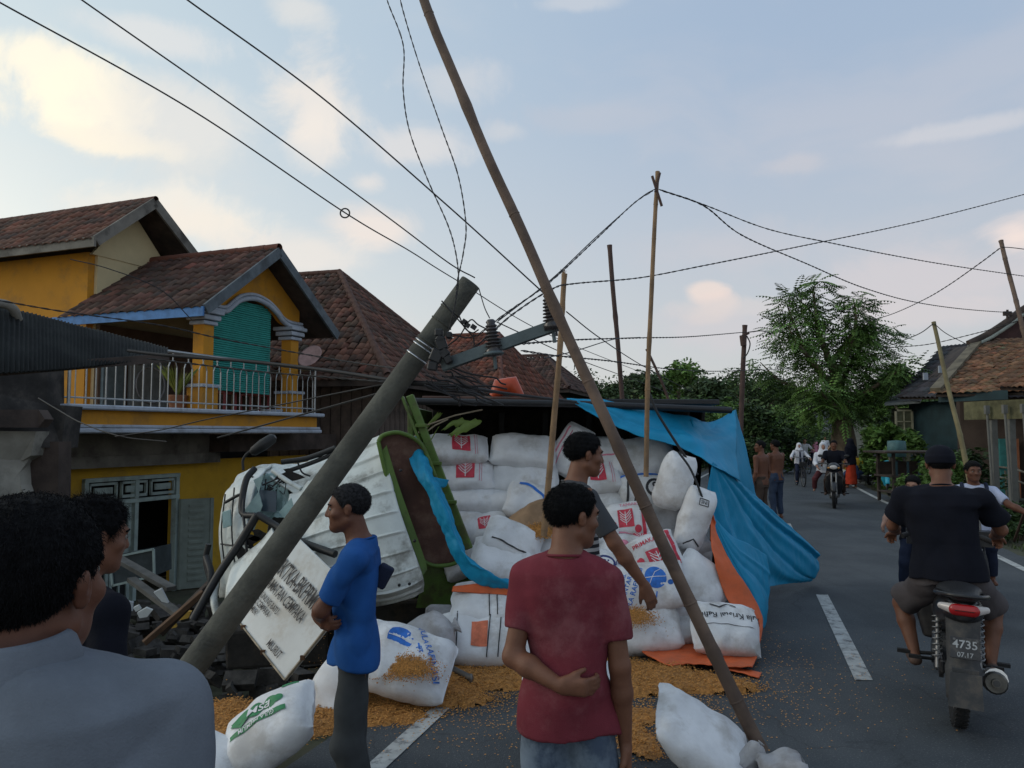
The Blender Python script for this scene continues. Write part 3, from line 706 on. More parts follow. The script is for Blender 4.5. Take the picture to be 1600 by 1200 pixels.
blue_tarp = mat('blue_tarp', (.006, .25, .45), .55, .10, 1.6, .35, 22, dirt=((.004, .15, .32), .35, 1.6), spec=.3)
tr = empty('truck', (-.6, 7.6, 0), 0, 'white and green cargo truck lying overturned on its side, wedged under the leaning pole', 'truck')
def T_(o):
    o.parent = tr; o.matrix_parent_inverse = Matrix.Translation(-Vector(tr.location)); return o
def slab(name, pts4, thick, m, d=(0, 0, 1)):
    mb = MB(); pts4 = [Vector(p) for p in pts4]; dv = Vector(d) * thick; mb.hexa(pts4, [p + dv for p in pts4]); return T_(mb.build(name, m, bevel=.008))
# cargo bed on its side: opening to the viewer
x0, x1 = -.92, 1.86
slab('side_wall', [(x0 + .1, 6.95, 1.99), (x1 + .1, 7.25, 1.99), (x1 + .25, 9.0, 1.99), (x0, 8.9, 1.99)], .05, black_metal)
slab('lower_side_wall', [(x0 + .2, 6.9, .02), (x1, 7.0, .02), (x1 + .1, 9.0, .02), (x0 + .1, 8.9, .02)], .05, dark_under)
slab('bed_floor', [(x0, 8.85, .0), (x1 + .2, 8.95, .0), (x1 + .25, 8.95, 2.0), (x0, 8.85, 2.0)], .08, dark_under, (0, 1, 0))
slab('front_bulkhead', [(x0 + .05, 7.1, .0), (x0 + .05, 8.85, .0), (x0 + .0, 8.85, 1.97), (x0 + .0, 7.1, 1.97)], .05, green_metal, (-1, 0, 0))
slab('tailgate', [(x1 - .1, 7.8, .0), (x1 + .1, 8.9, .0), (x1 + .2, 8.9, 1.97), (x1 + .08, 7.85, 1.97)], .04, dark_under, (1, 0, 0))
slab('dark_gap_panel', [(1.81, 6.95, .0), (2.0, 7.85, .0), (2.0, 7.85, 1.66), (1.81, 6.95, 1.36)], .02, dark_under, (1, 0, 0))  # added dark sheet: closes the see-through gap, stands in for the bed's inner shade
mb = MB(); mb.tube([P(645, 627, 6.9), P(900, 631, 6.95), P(1142, 641, 7.2)], .032, 10); T_(mb.build('top_rail', black_metal))
mb = MB(); mb.tube([P(660, 622, 6.98), P(860, 624, 7.0)], .02, 8); T_(mb.build('top_rail', rust_metal))
for k in range(6):
    mb = MB(); x = x0 + .3 + k * .5; mb.box((x, 8.8, 1.0), (.06, .06, 1.9)); T_(mb.build('bed_rib', black_metal))
# underside: chassis rails, axle and wheels behind
for z in (.7, 1.35):
    mb = MB(); mb.beam((-2.2, 9.12, z), (x1, 9.2, z), .08, .18); T_(mb.build('chassis_rail', dark_under))
def wheel(c, R_, w_, name='wheel', ax='y'):
    mb = MB(); mb.torus(c, R_ * .78, R_ * .24, ax, 30, 10, w_); o = T_(mb.build(name, mat('tyre_rubber', (.018, .018, .019), .85, .3, 20, .3, 60)))
    m = MB(); R3 = Matrix.Rotation(RAD(90), 3, 'X') if ax == 'y' else Matrix.Rotation(RAD(90), 3, 'Y')
    m.lathe([(.02, -.05), (R_ * .58, -.06), (R_ * .6, .02), (R_ * .3, .05), (.05, .04)], c, R3, 20); m.build('rim', dark_under).parent = o; return o
wheel((1.0, 9.6, .45), .42, 1.1); wheel((1.0, 9.6, 1.6), .42, 1.1)
# green bulkhead post and rim
mb = MB(); mb.beam(P(640, 618, 6.62), P(733, 858, 6.5), .07, .05, (0, 1, 0)); o = T_(mb.build('bulkhead_post', green_metal, bevel=.008)); 
mb = MB(); mb.beam(P(629, 620, 6.60), P(722, 860, 6.48), .022, .08, (0, 1, 0)); mb.build('post_flange', green_metal).parent = o
for t in (.2, .45, .7):
    mb = MB(); a = P(640, 618, 6.57).lerp(P(733, 858, 6.45), t); mb.box(a, (.10, .03, .03)); mb.build('post_hinge', green_metal, bevel=.004).parent = o
# rusty recessed panel with the green rounded rim
rim = [(592, 690), (600, 680), (625, 676), (655, 690), (668, 712), (690, 770), (712, 830), (724, 862), (716, 876), (700, 882), (675, 882), (655, 868), (640, 838), (622, 790), (604, 740)]
rp = [P(x, y, 6.28 + (x - 590) * .0012) for x, y in rim]
mb = MB(); mb.prism(rp, (0, .06, 0)); T_(mb.build('rusty_panel', rust_metal))
mb = MB(); pts = smooth_pts(rp + [rp[0]], 4); mb.tube([p + Vector((0, -.03, 0)) for p in pts], .017, 8); T_(mb.build('green_rim', green_metal))
mb = MB(); V, F = sheet([[(588, 690, 6.3), (600, 682, 6.3)], [(612, 760, 6.24), (622, 755, 6.26)], [(652, 872, 6.18), (662, 868, 6.2)], [(660, 900, 6.14), (668, 890, 6.2)]], 4, 24, None, .004, 2)
T_(obj('side_skirt', np_mesh('side_skirt', V, F, smooth=True), green_metal))
V, F = sheet([[(655, 872, 6.5), (700, 880, 6.6), (750, 880, 6.7)], [(660, 900, 6.5), (710, 905, 6.6), (760, 915, 6.7)], [(650, 950, 6.5), (710, 950, 6.6), (780, 960, 6.7)]], 20, 20, None, .006, 4)
T_(obj('lower_bulkhead', np_mesh('lower_bulkhead', V, F, smooth=True), green_metal))
# white ribbed box shell
def ribs(U, V_):
    t = (V_ * 10.5) % 1.0; g = np.exp(-((t - .5) / .05) ** 2); return -.024 * g * np.clip((1 - U) * 12, 0, 1) * np.clip(U * 12, 0, 1) + .02 * np.sin(V_ * math.pi) + .006 * np.sin(U * 9 + V_ * 5)
rows = [[(478, 756, 6.75), (520, 722, 6.75), (560, 694, 6.7), (592, 680, 6.6)],
        [(462, 790, 6.45), (510, 762, 6.4), (560, 738, 6.35), (603, 722, 6.3)],
        [(455, 840, 6.25), (510, 820, 6.15), (570, 800, 6.1), (622, 788, 6.15)],
        [(458, 890, 6.15), (520, 880, 6.05), (590, 866, 6.0), (644, 852, 6.05)],
        [(468, 925, 6.15), (530, 930, 6.05), (600, 925, 6.0), (662, 905, 6.05)],
        [(480, 945, 6.4), (530, 948, 6.3), (600, 940, 6.25), (662, 926, 6.2)]]
V, F = sheet(rows, 60, 280, ribs, .004, 1)
o = T_(obj('ribbed_roof_shell', np_mesh('ribbed_roof_shell', V, F, smooth=True), white_metal)); s_ = o.modifiers.new('s', 'SOLIDIFY'); s_.thickness = .03
for i in range(9):
    f = (i + .7) / 10
for px_, py_ in ((624, 914), (640, 912), (626, 735), (648, 845)):
    mb = MB(); c = P(px_, py_, 5.98); mb.lathe([(.001, 0), (.012, 0), (.012, .012), (.001, .014)], c, Matrix.Rotation(RAD(90), 3, 'X'), 10); T_(mb.build('bolt', black_metal))
# cab
V, F = sheet([[(372, 742, 7.2), (395, 728, 7.25), (425, 722, 7.3)], [(350, 775, 6.95), (375, 760, 6.9), (402, 752, 6.9)], [(340, 830, 6.85), (362, 826, 6.7), (385, 824, 6.65)], [(345, 890, 6.8), (368, 892, 6.65), (395, 880, 6.55)], [(340, 935, 6.8), (372, 930, 6.7), (408, 900, 6.6)]], 50, 70, None, .016, 8, 6)
o = T_(obj('cab_front', np_mesh('cab_front', V, F, smooth=True), white_metal)); o.modifiers.new('s', 'SOLIDIFY').thickness = .02
V, F = sheet([[(395, 728, 7.25), (425, 722, 7.35), (470, 722, 7.4), (525, 700, 7.4)], [(420, 742, 7.1), (445, 745, 7.1), (480, 738, 7.1), (530, 712, 7.1)], [(462, 772, 6.85), (474, 770, 6.85), (500, 756, 6.85), (535, 728, 6.9)]], 70, 30, None, .022, 9, 6)
o = T_(obj('cab_roof', np_mesh('cab_roof', V, F, smooth=True), white_metal)); o.modifiers.new('s', 'SOLIDIFY').thickness = .02
V, F = sheet([[(452, 772, 6.8), (470, 765, 6.8), (482, 750, 6.8)], [(446, 810, 6.6), (462, 806, 6.6), (480, 800, 6.6)], [(440, 860, 6.5), (460, 860, 6.5), (480, 860, 6.5)]], 24, 36, None, .016, 3, 6)
o = T_(obj('cab_pillar_panel', np_mesh('cab_pillar_panel', V, F, smooth=True), white_metal)); o.modifiers.new('s', 'SOLIDIFY').thickness = .03
slab('cab_interior', [(-2.45, 7.45, .1), (-1.3, 7.45, .1), (-1.5, 7.45, 1.3), (-2.3, 7.45, 1.15)], .5, mat('cab_interior_dark', (.02, .022, .024), .8, .3), (0, 1, 0))
V, F = sheet([[(396, 752, 7.0), (425, 738, 7.1), (445, 748, 7.0)], [(392, 785, 6.85), (420, 775, 7.0), (448, 782, 6.9)], [(402, 800, 6.75), (425, 808, 6.85), (455, 806, 6.75)]], 30, 24, None, .045, 21, 16)
T_(obj('windscreen', np_mesh('windscreen', V, F), glass_m))
mb = MB(); mb.prism([P(402, 765, 6.85), P(432, 768, 6.85), P(431, 800, 6.8), P(402, 798, 6.8)], (0, .02, 0)); T_(mb.build('side_window', mat('window_dark', (.05, .07, .09), .2, .1)))
def shard(pts, Y, m, nm, th=.012):
    mb = MB(); mb.prism([P(x, y, Y) for x, y in pts], (0, th, 0)); return T_(mb.build(nm, m))
shard([(380, 800), (404, 768), (410, 790), (396, 830)], 6.72, glass_m, 'glass_piece'); shard([(436, 800), (455, 778), (462, 806), (446, 812)], 6.6, glass_m, 'glass_piece'); shard([(396, 750), (412, 742), (404, 770)], 6.75, glass_m, 'glass_piece')
def rod(pts, r, m=black_metal, nm='frame_bar'):
    mb = MB(); mb.tube(smooth_pts([P(*p) for p in pts], 5) if len(pts) > 2 else [P(*p) for p in pts], r, 8); return T_(mb.build(nm, m))
rod([(402, 804, 6.35), (372, 852, 6.35), (340, 900, 6.3), (302, 968, 6.2)], .034, nm='bumper_bar'); rod([(402, 804, 6.35), (432, 822, 6.3), (470, 846, 6.1), (524, 866, 5.9)], .030, nm='bumper_bar')
rod([(388, 742, 6.75), (380, 790, 6.6), (383, 830, 6.5), (386, 868, 6.45)], .012); rod([(398, 732, 6.8), (384, 752, 6.7), (378, 800, 6.6), (400, 806, 6.5)], .028); rod([(352, 785, 6.75), (372, 774, 6.7), (384, 772, 6.7)], .014)
rod([(426, 735, 6.95), (450, 752, 6.85), (470, 764, 6.8)], .022, white_metal, 'windscreen_frame'); rod([(440, 722, 7.0), (480, 716, 7.0), (524, 700, 6.95)], .024, nm='roof_rack_bar'); rod([(450, 736, 7.0), (490, 722, 7.0), (528, 706, 6.95)], .02, nm='roof_rack_bar'); rod([(465, 722, 6.9), (472, 738, 6.9), (485, 744, 6.9)], .008, nm='cable_loop')
rod([(380, 735, 6.7), (381, 715, 6.7), (400, 698, 6.7)], .012, nm='mirror_arm')
mb = MB(); a, b = P(392, 708, 6.68), P(430, 682, 6.68); mb.tube([a, a.lerp(b, .1), a.lerp(b, .5), a.lerp(b, .9), b], [.02, .042, .052, .045, .02], 12); T_(mb.build('wing_mirror', black_metal))
rod([(322, 870, 6.6), (330, 900, 6.5), (322, 940, 6.5)], .03, black_metal, 'wiper_arm')
V, F = sheet([[(364, 880, 6.3), (400, 850, 6.3), (424, 824, 6.3)], [(350, 930, 6.1), (395, 905, 6.05), (440, 870, 6.05)], [(345, 985, 6.0), (400, 960, 5.95), (450, 925, 5.95)]], 36, 36, None, .014, 12, 6)
o = T_(obj('front_grille_panel', np_mesh('front_grille_panel', V, F, smooth=True), white_metal)); o.modifiers.new('s', 'SOLIDIFY').thickness = .02
rod([(338, 905, 6.6), (334, 935, 6.5), (340, 965, 6.4)], .03, white_metal, 'door_edge'); rod([(326, 850, 6.8), (322, 880, 6.8), (338, 935, 6.7)], .026, black_metal, 'door_edge')
for (a, b) in (((470, 925), (560, 940)), ((560, 965), (700, 960)), ((360, 1010), (520, 1000))):
    mb = MB(); mb.beam(P(a[0], a[1], 7.2), P(b[0], b[1], 7.2), .3, .35); T_(mb.build('cab_underside', dark_under, bevel=.03, seg=2))
mb = MB(); mb.tube([P(690, 1036, 5.6), P(736, 1060, 5.35)], .022, 10); mb.torus(P(736, 1060, 5.35), .022, .012, 'x', 12, 6); o = mb.build('steel_pipe', mat('dirty_steel', (.16, .15, .14), .5, .3, 8, .2, 40, metal=.5)); tag(o, 'short dirty steel pipe lying in the spilled corn beside the sacks', 'pipe')
# leaves and a crooked stick behind the green post
lf = mat('banana_leaf', (.16, .24, .05), .5, .25, 6, .2, 20)
rt = empty('banana_plant', P(690, 700, 7.4), 0, 'torn yellow green banana leaves behind the green truck post', 'plant')
for a, b, c, wd in (((650, 690), (672, 660), (690, 648), .10), ((655, 720), (672, 690), (684, 668), .13), ((700, 680), (725, 668), (752, 660), .10), ((690, 672), (712, 660), (740, 664), .07)):
    p = smooth_pts([P(a[0], a[1], 7.0), P(b[0], b[1], 7.05), P(c[0], c[1], 7.1)], 5); V = []; 
    for i, q in enumerate(p):
        w_ = wd * .8 * math.sin(math.pi * (i + .6) / (len(p) + .5)) * (.45 + .9 * random.Random(i * 7 + a[0]).random()); n_ = Vector((.5, .2, .8)).normalized(); V += [q - n_ * w_, q + Vector((0, -.02, 0)), q + n_ * w_]
    mb = MB(); mb.add(V, [(i * 3 + k, i * 3 + k + 1, i * 3 + k + 4, i * 3 + k + 3) for i in range(len(p) - 1) for k in (0, 1)], True); o = mb.build('leaf', lf); o.parent = rt; o.matrix_parent_inverse = Matrix.Translation(-Vector(rt.location))
for a, b in (((660, 680), (700, 655)), ((640, 690), (668, 668)), ((668, 664), (754, 640))):
    mb = MB(); mb.tube([P(*a, 7.0), P((a[0] + b[0]) / 2, (a[1] + b[1]) / 2 - 3, 7.0), P(*b, 7.0)], .008, 6); o = mb.build('twig', mat('pale_wood', (.26, .22, .16), .8, .2)); o.parent = rt; o.matrix_parent_inverse = Matrix.Translation(-Vector(rt.location))
# ------------------------------------------------------------------ tarpaulin
tp = empty('tarpaulin', (2.2, 7.3, 0), 0, 'blue and orange tarpaulin torn open and draped over the rear of the overturned truck', 'tarpaulin')
def tpart(name, rows, nu, nv, m=(0, 1), fold=.02, seed=0, ff=7.0, th=.006, disp=None):
    V, F = sheet(rows, nu, nv, disp, fold, seed, ff); o = obj(name, np_mesh(name, V, F, smooth=True), [(blue_tarp, orange_tarp)[i] for i in m], tp); o.matrix_parent_inverse = Matrix.Translation(-Vector(tp.location))
    s_ = o.modifiers.new('s', 'SOLIDIFY'); s_.thickness = th; s_.offset = 0; s_.material_offset = 1 if len(m) > 1 else 0; return o
def rad_fold(angs, amp):
    def f(U, V):
        th_ = np.arctan2(V + .02, U + .02); rr = np.sqrt(U * U + V * V); o = 0
        for i, a in enumerate(angs): o = o + (1 if i % 2 else -.7) * np.exp(-((th_ - a - .06 * np.sin(rr * 4 + i)) / (.035 + .02 * (i % 3))) ** 2)
        return amp * o * np.clip(rr * 1.8, 0, 1) * np.clip((1.5 - rr) * 1.6, 0.15, 1)
    return f
tpart('top_flap', [[(886, 620, 7.0), (930, 623, 7.1), (965, 626, 7.2), (1000, 628, 7.3), (1036, 643, 7.35), (1075, 650, 7.6), (1110, 660, 7.8), (1149, 640, 8.1)],
                   [(890, 623, 6.95), (938, 638, 6.95), (975, 652, 6.95), (1012, 660, 6.95), (1046, 672, 7.0), (1080, 682, 7.0), (1112, 696, 7.15), (1152, 690, 7.6)],
                   [(893, 626, 6.92), (942, 656, 6.88), (978, 672, 6.85), (1010, 684, 6.83), (1050, 694, 6.82), (1084, 707, 6.8), (1116, 726, 6.78), (1158, 752, 7.2)]], 120, 50, (0, 0), .012, 1, 6, disp=lambda U, V: .022 * np.sin(U * 9 + V * 7) * np.sin(V * 3.1) + .012 * np.exp(-((V - .45 - .1 * np.sin(U * 5)) / .05) ** 2))
tpart('side_sheet', [[(1080, 655, 7.5), (1115, 658, 7.8), (1149, 640, 8.1)], [(1090, 690, 7.2), (1130, 690, 7.6), (1160, 675, 8.3)], [(1112, 724, 6.95), (1150, 740, 7.6), (1172, 730, 8.5)], [(1112, 780, 7.0), (1150, 800, 7.8), (1186, 790, 8.7)], [(1112, 830, 7.0), (1150, 850, 7.9), (1200, 860, 8.8)]], 40, 60, (0, 0), .008, 2)
tpart('draped_fold', [[(1115, 722, 6.8), (1150, 748, 7.2), (1182, 775, 7.7), (1215, 804, 8.2), (1250, 836, 8.6), (1280, 864, 8.85)],
                      [(1107, 772, 6.75), (1140, 800, 7.0), (1172, 822, 7.35), (1206, 842, 8.0), (1245, 862, 8.5), (1280, 884, 8.85)],
                      [(1111, 812, 6.72), (1140, 850, 6.88), (1174, 866, 7.15), (1206, 880, 7.85), (1242, 893, 8.4), (1274, 902, 8.8)],
                      [(1134, 866, 6.70), (1160, 900, 6.78), (1186, 915, 6.95), (1207, 916, 7.85), (1238, 912, 8.4), (1266, 908, 8.85)]], 130, 90, (0, 0), .014, 3, 5, disp=rad_fold([.12, .24, .42, .62, .78, .95, 1.12, 1.3], .030))
tpart('front_fold', [[(1110, 800, 6.68), (1140, 835, 6.72), (1172, 850, 6.85), (1198, 868, 7.15)], [(1126, 852, 6.62), (1152, 880, 6.60), (1184, 895, 6.75), (1204, 908, 7.05)],
                     [(1150, 900, 6.6), (1172, 925, 6.50), (1194, 935, 6.6), (1204, 940, 6.9)], [(1182, 955, 6.5), (1186, 972, 6.42), (1190, 980, 6.45), (1193, 982, 6.6)]], 60, 70, (0, 0), .012, 5, 6, disp=rad_fold([.3, .6, .85, 1.05, 1.25], .02))
tpart('orange_lining', [[(1110, 790, 6.75), (1112, 806, 6.65)], [(1112, 836, 6.5), (1126, 842, 6.52)], [(1116, 870, 6.35), (1148, 886, 6.42)], [(1134, 932, 6.3), (1174, 926, 6.36)], [(1166, 978, 6.15), (1191, 968, 6.25)], [(1180, 1018, 5.95), (1187, 1016, 6.0)]], 14, 70, (1, 1), .012, 6, 8)
gq = lambda x, y, z=.065: G(x, y, z)
tpart('orange_ground_flap', [[gq(1003, 1018), gq(1056, 984), gq(1120, 990), gq(1184, 1002)], [gq(1020, 1028), gq(1066, 1010), gq(1125, 1018), gq(1186, 1018)], [gq(1046, 1040), gq(1080, 1036), gq(1128, 1040), gq(1176, 1040)]], 50, 30, (1, 1), .012, 7, 9)
tpart('orange_strip', [[gq(1128, 1034, .035), gq(1160, 1044, .03), gq(1190, 1050, .02)], [gq(1120, 1044, .035), gq(1155, 1050, .03), gq(1186, 1058, .02)]], 20, 6, (1, 1), .006, 8, 9)
tpart('inner_ribbon', [[(640, 690, 6.5), (648, 681, 6.5), (660, 690, 6.5)], [(644, 728, 6.3), (662, 722, 6.25), (676, 735, 6.3)], [(666, 770, 6.15), (680, 765, 6.05), (698, 775, 6.15)], [(690, 830, 6.05), (702, 815, 5.98), (716, 828, 6.05)], [(708, 872, 6.0), (724, 862, 5.92), (740, 888, 6.0)], [(740, 908, 5.98), (762, 894, 5.9), (772, 902, 5.95)], [(796, 922, 6.0), (799, 914, 5.95), (802, 906, 6.0)]], 26, 110, (0, 0), .02, 11, 12)
tpart('inner_flap', [[(676, 745, 6.28), (690, 748, 6.3), (702, 750, 6.32)], [(680, 758, 6.26), (692, 762, 6.3), (698, 760, 6.32)]], 12, 6, (0, 0), .008, 12, 12)
tpart('orange_edge', [[(708, 916, 6.02), (740, 912, 6.0), (770, 912, 6.0), (798, 916, 6.0)], [(706, 924, 5.98), (740, 926, 5.95), (770, 928, 5.95), (798, 930, 5.95)]], 26, 8, (1, 1), .010, 13, 9)
rod2 = MB(); rod2.tube(smooth_pts([P(1015, 615, 6.75), P(1030, 650, 6.72), P(1075, 720, 6.7), P(1090, 742, 6.7)], 5), .012, 6); o = rod2.build('tarpaulin_rope', black_metal); tag(o, 'dark rope slung slantwise across the blue tarpaulin flap', 'rope')
o = MB(); o.tube(smooth_pts([P(1060, 706, 6.6), P(1080, 735, 6.55), P(1098, 780, 6.5), P(1106, 815, 6.6)], 5), .010, 6); o = o.build('tarpaulin_rope', black_metal); tag(o, 'dark rope hanging over the tied upright sack near the tarpaulin opening', 'rope')
o = MB(); o.tube([P(770, 620, 7.3), P(780, 606, 7.3), P(800, 603, 7.3), P(812, 620, 7.3)], [.04, .09, .10, .05], 12); o = o.build('orange_tub', mat('orange_plastic', (.42, .06, .02), .4, .15)); tag(o, 'crumpled orange plastic tub on top of the overturned truck', 'tub')
for pts in (((352, 772, 6.82), (346, 830, 6.76), (352, 890, 6.7)), ((366, 762, 6.8), (362, 826, 6.66), (368, 892, 6.6)), ((345, 850, 6.76), (365, 852, 6.66), (392, 848, 6.58))): rod(pts, .007, nm='panel_seam')
mb = MB(); mb.prism([P(x, y, 6.62) for x, y in ((347, 800), (360, 796), (361, 822), (348, 826))], (0, .02, 0)); T_(mb.build('broken_headlamp', glass_m, bevel=.004))
mb = MB(); r = random.Random(17)
for k in range(26):
    c = P(392 + r.random() * 46, 742 + r.random() * 60, 6.9 + r.random() * .2); mb.tube(smooth_pts([c, c + Vector((r.random() * .16 - .08, 0, r.random() * .2 - .1)), c + Vector((r.random() * .2 - .1, .02, r.random() * .2 - .1))], 3), .004 + .006 * r.random(), 5)
T_(mb.build('torn_wiring', black_metal, kind='stuff'))
for k, (x, y, w_, h_) in enumerate(((392, 846, .10, .06), (376, 872, .07, .12), (404, 836, .12, .05), (452, 742, .16, .06))):
    mb = MB(); c = P(x, y, 6.5 if y > 800 else 6.9); mb.add([c + Vector((math.cos(a) * w_ * (.6 + .4 * math.sin(a * 3 + k)), -.012, math.sin(a) * h_)) for a in np.linspace(0, 5.9, 12)], [tuple(range(12))]); T_(mb.build('torn_hole', dark_under, solid=.006))
# ------------------------------------------------------------------ sign board
sb = empty('sign_board', (-1.6, 5.6, 0), 0, 'white painted sign board with black lettering propped at a slant under the pole', 'sign')
A_, B_, C_, D_ = P(362, 956, 5.95), P(446, 1063, 5.35), P(548, 944, 5.45), P(462, 836, 6.05)
bx = (B_ - A_); by = (D_ - A_); bn = bx.cross(by).normalized()
if bn.y > 0: bn = -bn
def bp(u, v, o=0): return A_ + bx * u + by * v + bn * o
signm = mat('sign_white', (.62, .64, .63), .5, .06, 4, .1, 20, dirt=((.36, .30, .22), .5, 2.6))
mb = MB(); mb.hexa([bp(0, 0), bp(1, 0), bp(1, 1), bp(0, 1)], [bp(0, 0, -.02), bp(1, 0, -.02), bp(1, 1, -.02), bp(0, 1, -.02)])
def S_(o): o.parent = sb; o.matrix_parent_inverse = Matrix.Translation(-Vector(sb.location)); return o
S_(mb.build('panel', signm, bevel=.004))
for u0, v0, u1, v1 in ((0, .0, 1, .0), (1, 0, 1, 1)):
    mb = MB(); mb.beam(bp(u0, v0, .004), bp(u1, v1, .004), .010, .02, bn); S_(mb.build('edge_trim', mat('rusty_trim', (.34, .28, .20), .7, .4, 12)))
for k, (u, v) in enumerate(((.25, 0), (.62, 0), (1, .25), (1, .62))):
    mb = MB(); mb.box(bp(u, v, .008), (.03, .02, .03)); S_(mb.build('clip', mat('rust_clip', (.12, .06, .03), .8, .3)))
bw, bh = bx.length, by.length; exb, eyb = bx.normalized(), by.normalized()
sink = mat('sign_black', (.018, .018, .022), .6, .3, 30)
for t, u, v, sz, sxx in (('TK-TPA', .02, .92, .0, 1), ('BKTKA-BKPRMI', .42, .67, .135, .64), ('KECAMATAN CEMPAKA', .37, .48, .086, .72), ('GUNUNG BATU', .30, .345, .048, .85), ('KEC.CEMPAKA', .25, .265, .048, .85), ('TIMUR', .20, .185, .048, .85), ('MLURUT', .70, .10, .060, .8)):
    if not sz: continue
    V2, F = text_mesh(t, sz); mb = MB(); mb.add([bp(u, v, .012) + exb * x * sxx + eyb * y * 1.35 for x, y in V2], F); S_(mb.build('lettering', sink))
# ------------------------------------------------------------------ concrete pole
concrete = mat('weathered_concrete', (.085, .085, .072), .9, .3, 4, .8, 45, dirt=((.045, .048, .045), .85, 3.5))
steel_g = mat('galvanised_steel', (.10, .13, .14), .55, .2, 6, .2, 30, metal=.3)
up_ = empty('utility_pole', (-2.35, 5.2, -.3), 0, 'grey concrete utility pole leaning steeply to the right over the wrecked truck', 'pole')
def U_(o): o.parent = up_; o.matrix_parent_inverse = Matrix.Translation(-Vector(up_.location)); return o
pb_, pt_ = P(262, 1095, 5.25), P(735, 442, 5.2); pd = (pt_ - pb_).normalized()
mb = MB(); n_ = 40; mb.tube([pb_ - pd * 1.0] + [pb_.lerp(pt_, i / n_) for i in range(n_ + 1)] + [pt_ + pd * .006], [.098] + [.096 - .024 * i / n_ for i in range(n_ + 1)] + [.066], 28); U_(mb.build('shaft', concrete))
for x, y, r_, m_ in ((704, 486, .092, concrete), (692, 506, .095, concrete), (671, 536, .10, concrete), (668, 541, .10, chrome), (664, 546, .10, chrome), (654, 560, .104, chrome)):
    t = ((P(x, y, 5.22) - pb_).dot(pd)); c = pb_ + pd * t; Rm = pd.to_track_quat('Z', 'Y').to_matrix()
    mb = MB(); mb.torus((0, 0, 0), (.096 - .024 * t / (pt_ - pb_).length) + .001, .006, 'z', 28, 6); mb.V = [tuple(Rm @ Vector(v) + c) for v in mb.V]; U_(mb.build('wire_wrap', m_))
ca, cb = P(690, 565, 5.12), P(872, 500, 4.95); cdv = (cb - ca).normalized()
mb = MB(); mb.beam(ca, cb, .08, .012); mb.beam(ca + Vector((0, -.04, -.03)), cb + Vector((0, -.04, -.03)), .010, .075); mb.beam(ca + Vector((0, .04, -.03)), cb + Vector((0, .04, -.03)), .010, .075); U_(mb.build('crossarm', steel_g, bevel=.003))
porc = mat('brown_porcelain', (.030, .026, .028), .3, .25, 10, spec=.6)
def insulator(p, ht=.21, tilt=0):
    Rm = Matrix.Rotation(RAD(tilt), 3, 'Y'); pr = [(.02, -.06), (.055, -.055), (.06, -.02)]; k = 7
    for i in range(k):
        z = i / k * ht; pr += [(.032, z), (.058 - .003 * i, z + ht * .35 / k), (.056 - .003 * i, z + ht * .55 / k), (.03, z + ht * .8 / k)]
    pr += [(.026, ht), (.034, ht + .015), (.02, ht + .03), (.001, ht + .032)]
    mb = MB(); mb.lathe(pr, p, Rm, 20); o = U_(mb.build('insulator', porc))
    mb = MB(); mb.tube([Vector(p) + Rm @ Vector((0, 0, -.14)), Vector(p) + Rm @ Vector((0, 0, .0))], .012, 8); mb.build('pin', steel_g, o)
    return o
insulator(P(771, 543, 4.98), .155, -6); insulator(P(862, 502, 4.93), .155, -8)
mb = MB(); a = P(771, 552, 4.96); mb.lathe([(.001, -.012), (.065, -.012), (.07, .0), (.05, .012), (.001, .012)], a, Matrix.Rotation(RAD(-6), 3, 'Y'), 20); U_(mb.build('insulator_base', steel_g))
mb = MB(); mb.beam(P(868, 500, 4.9), P(870, 525, 4.9), .015, .015); U_(mb.build('bolt', black_metal))
for x, y, s_ in ((686, 520, .05), (690, 538, .07), (682, 556, .08), (694, 552, .06), (676, 572, .06), (702, 524, .04), (688, 530, .05), (700, 562, .05)):
    mb = MB(); mb.box(P(x, y, 5.03), (s_, .06, s_ * 1.1), Matrix.Rotation(x * .3, 3, 'Y')); U_(mb.build('bracket', black_metal, bevel=.008))
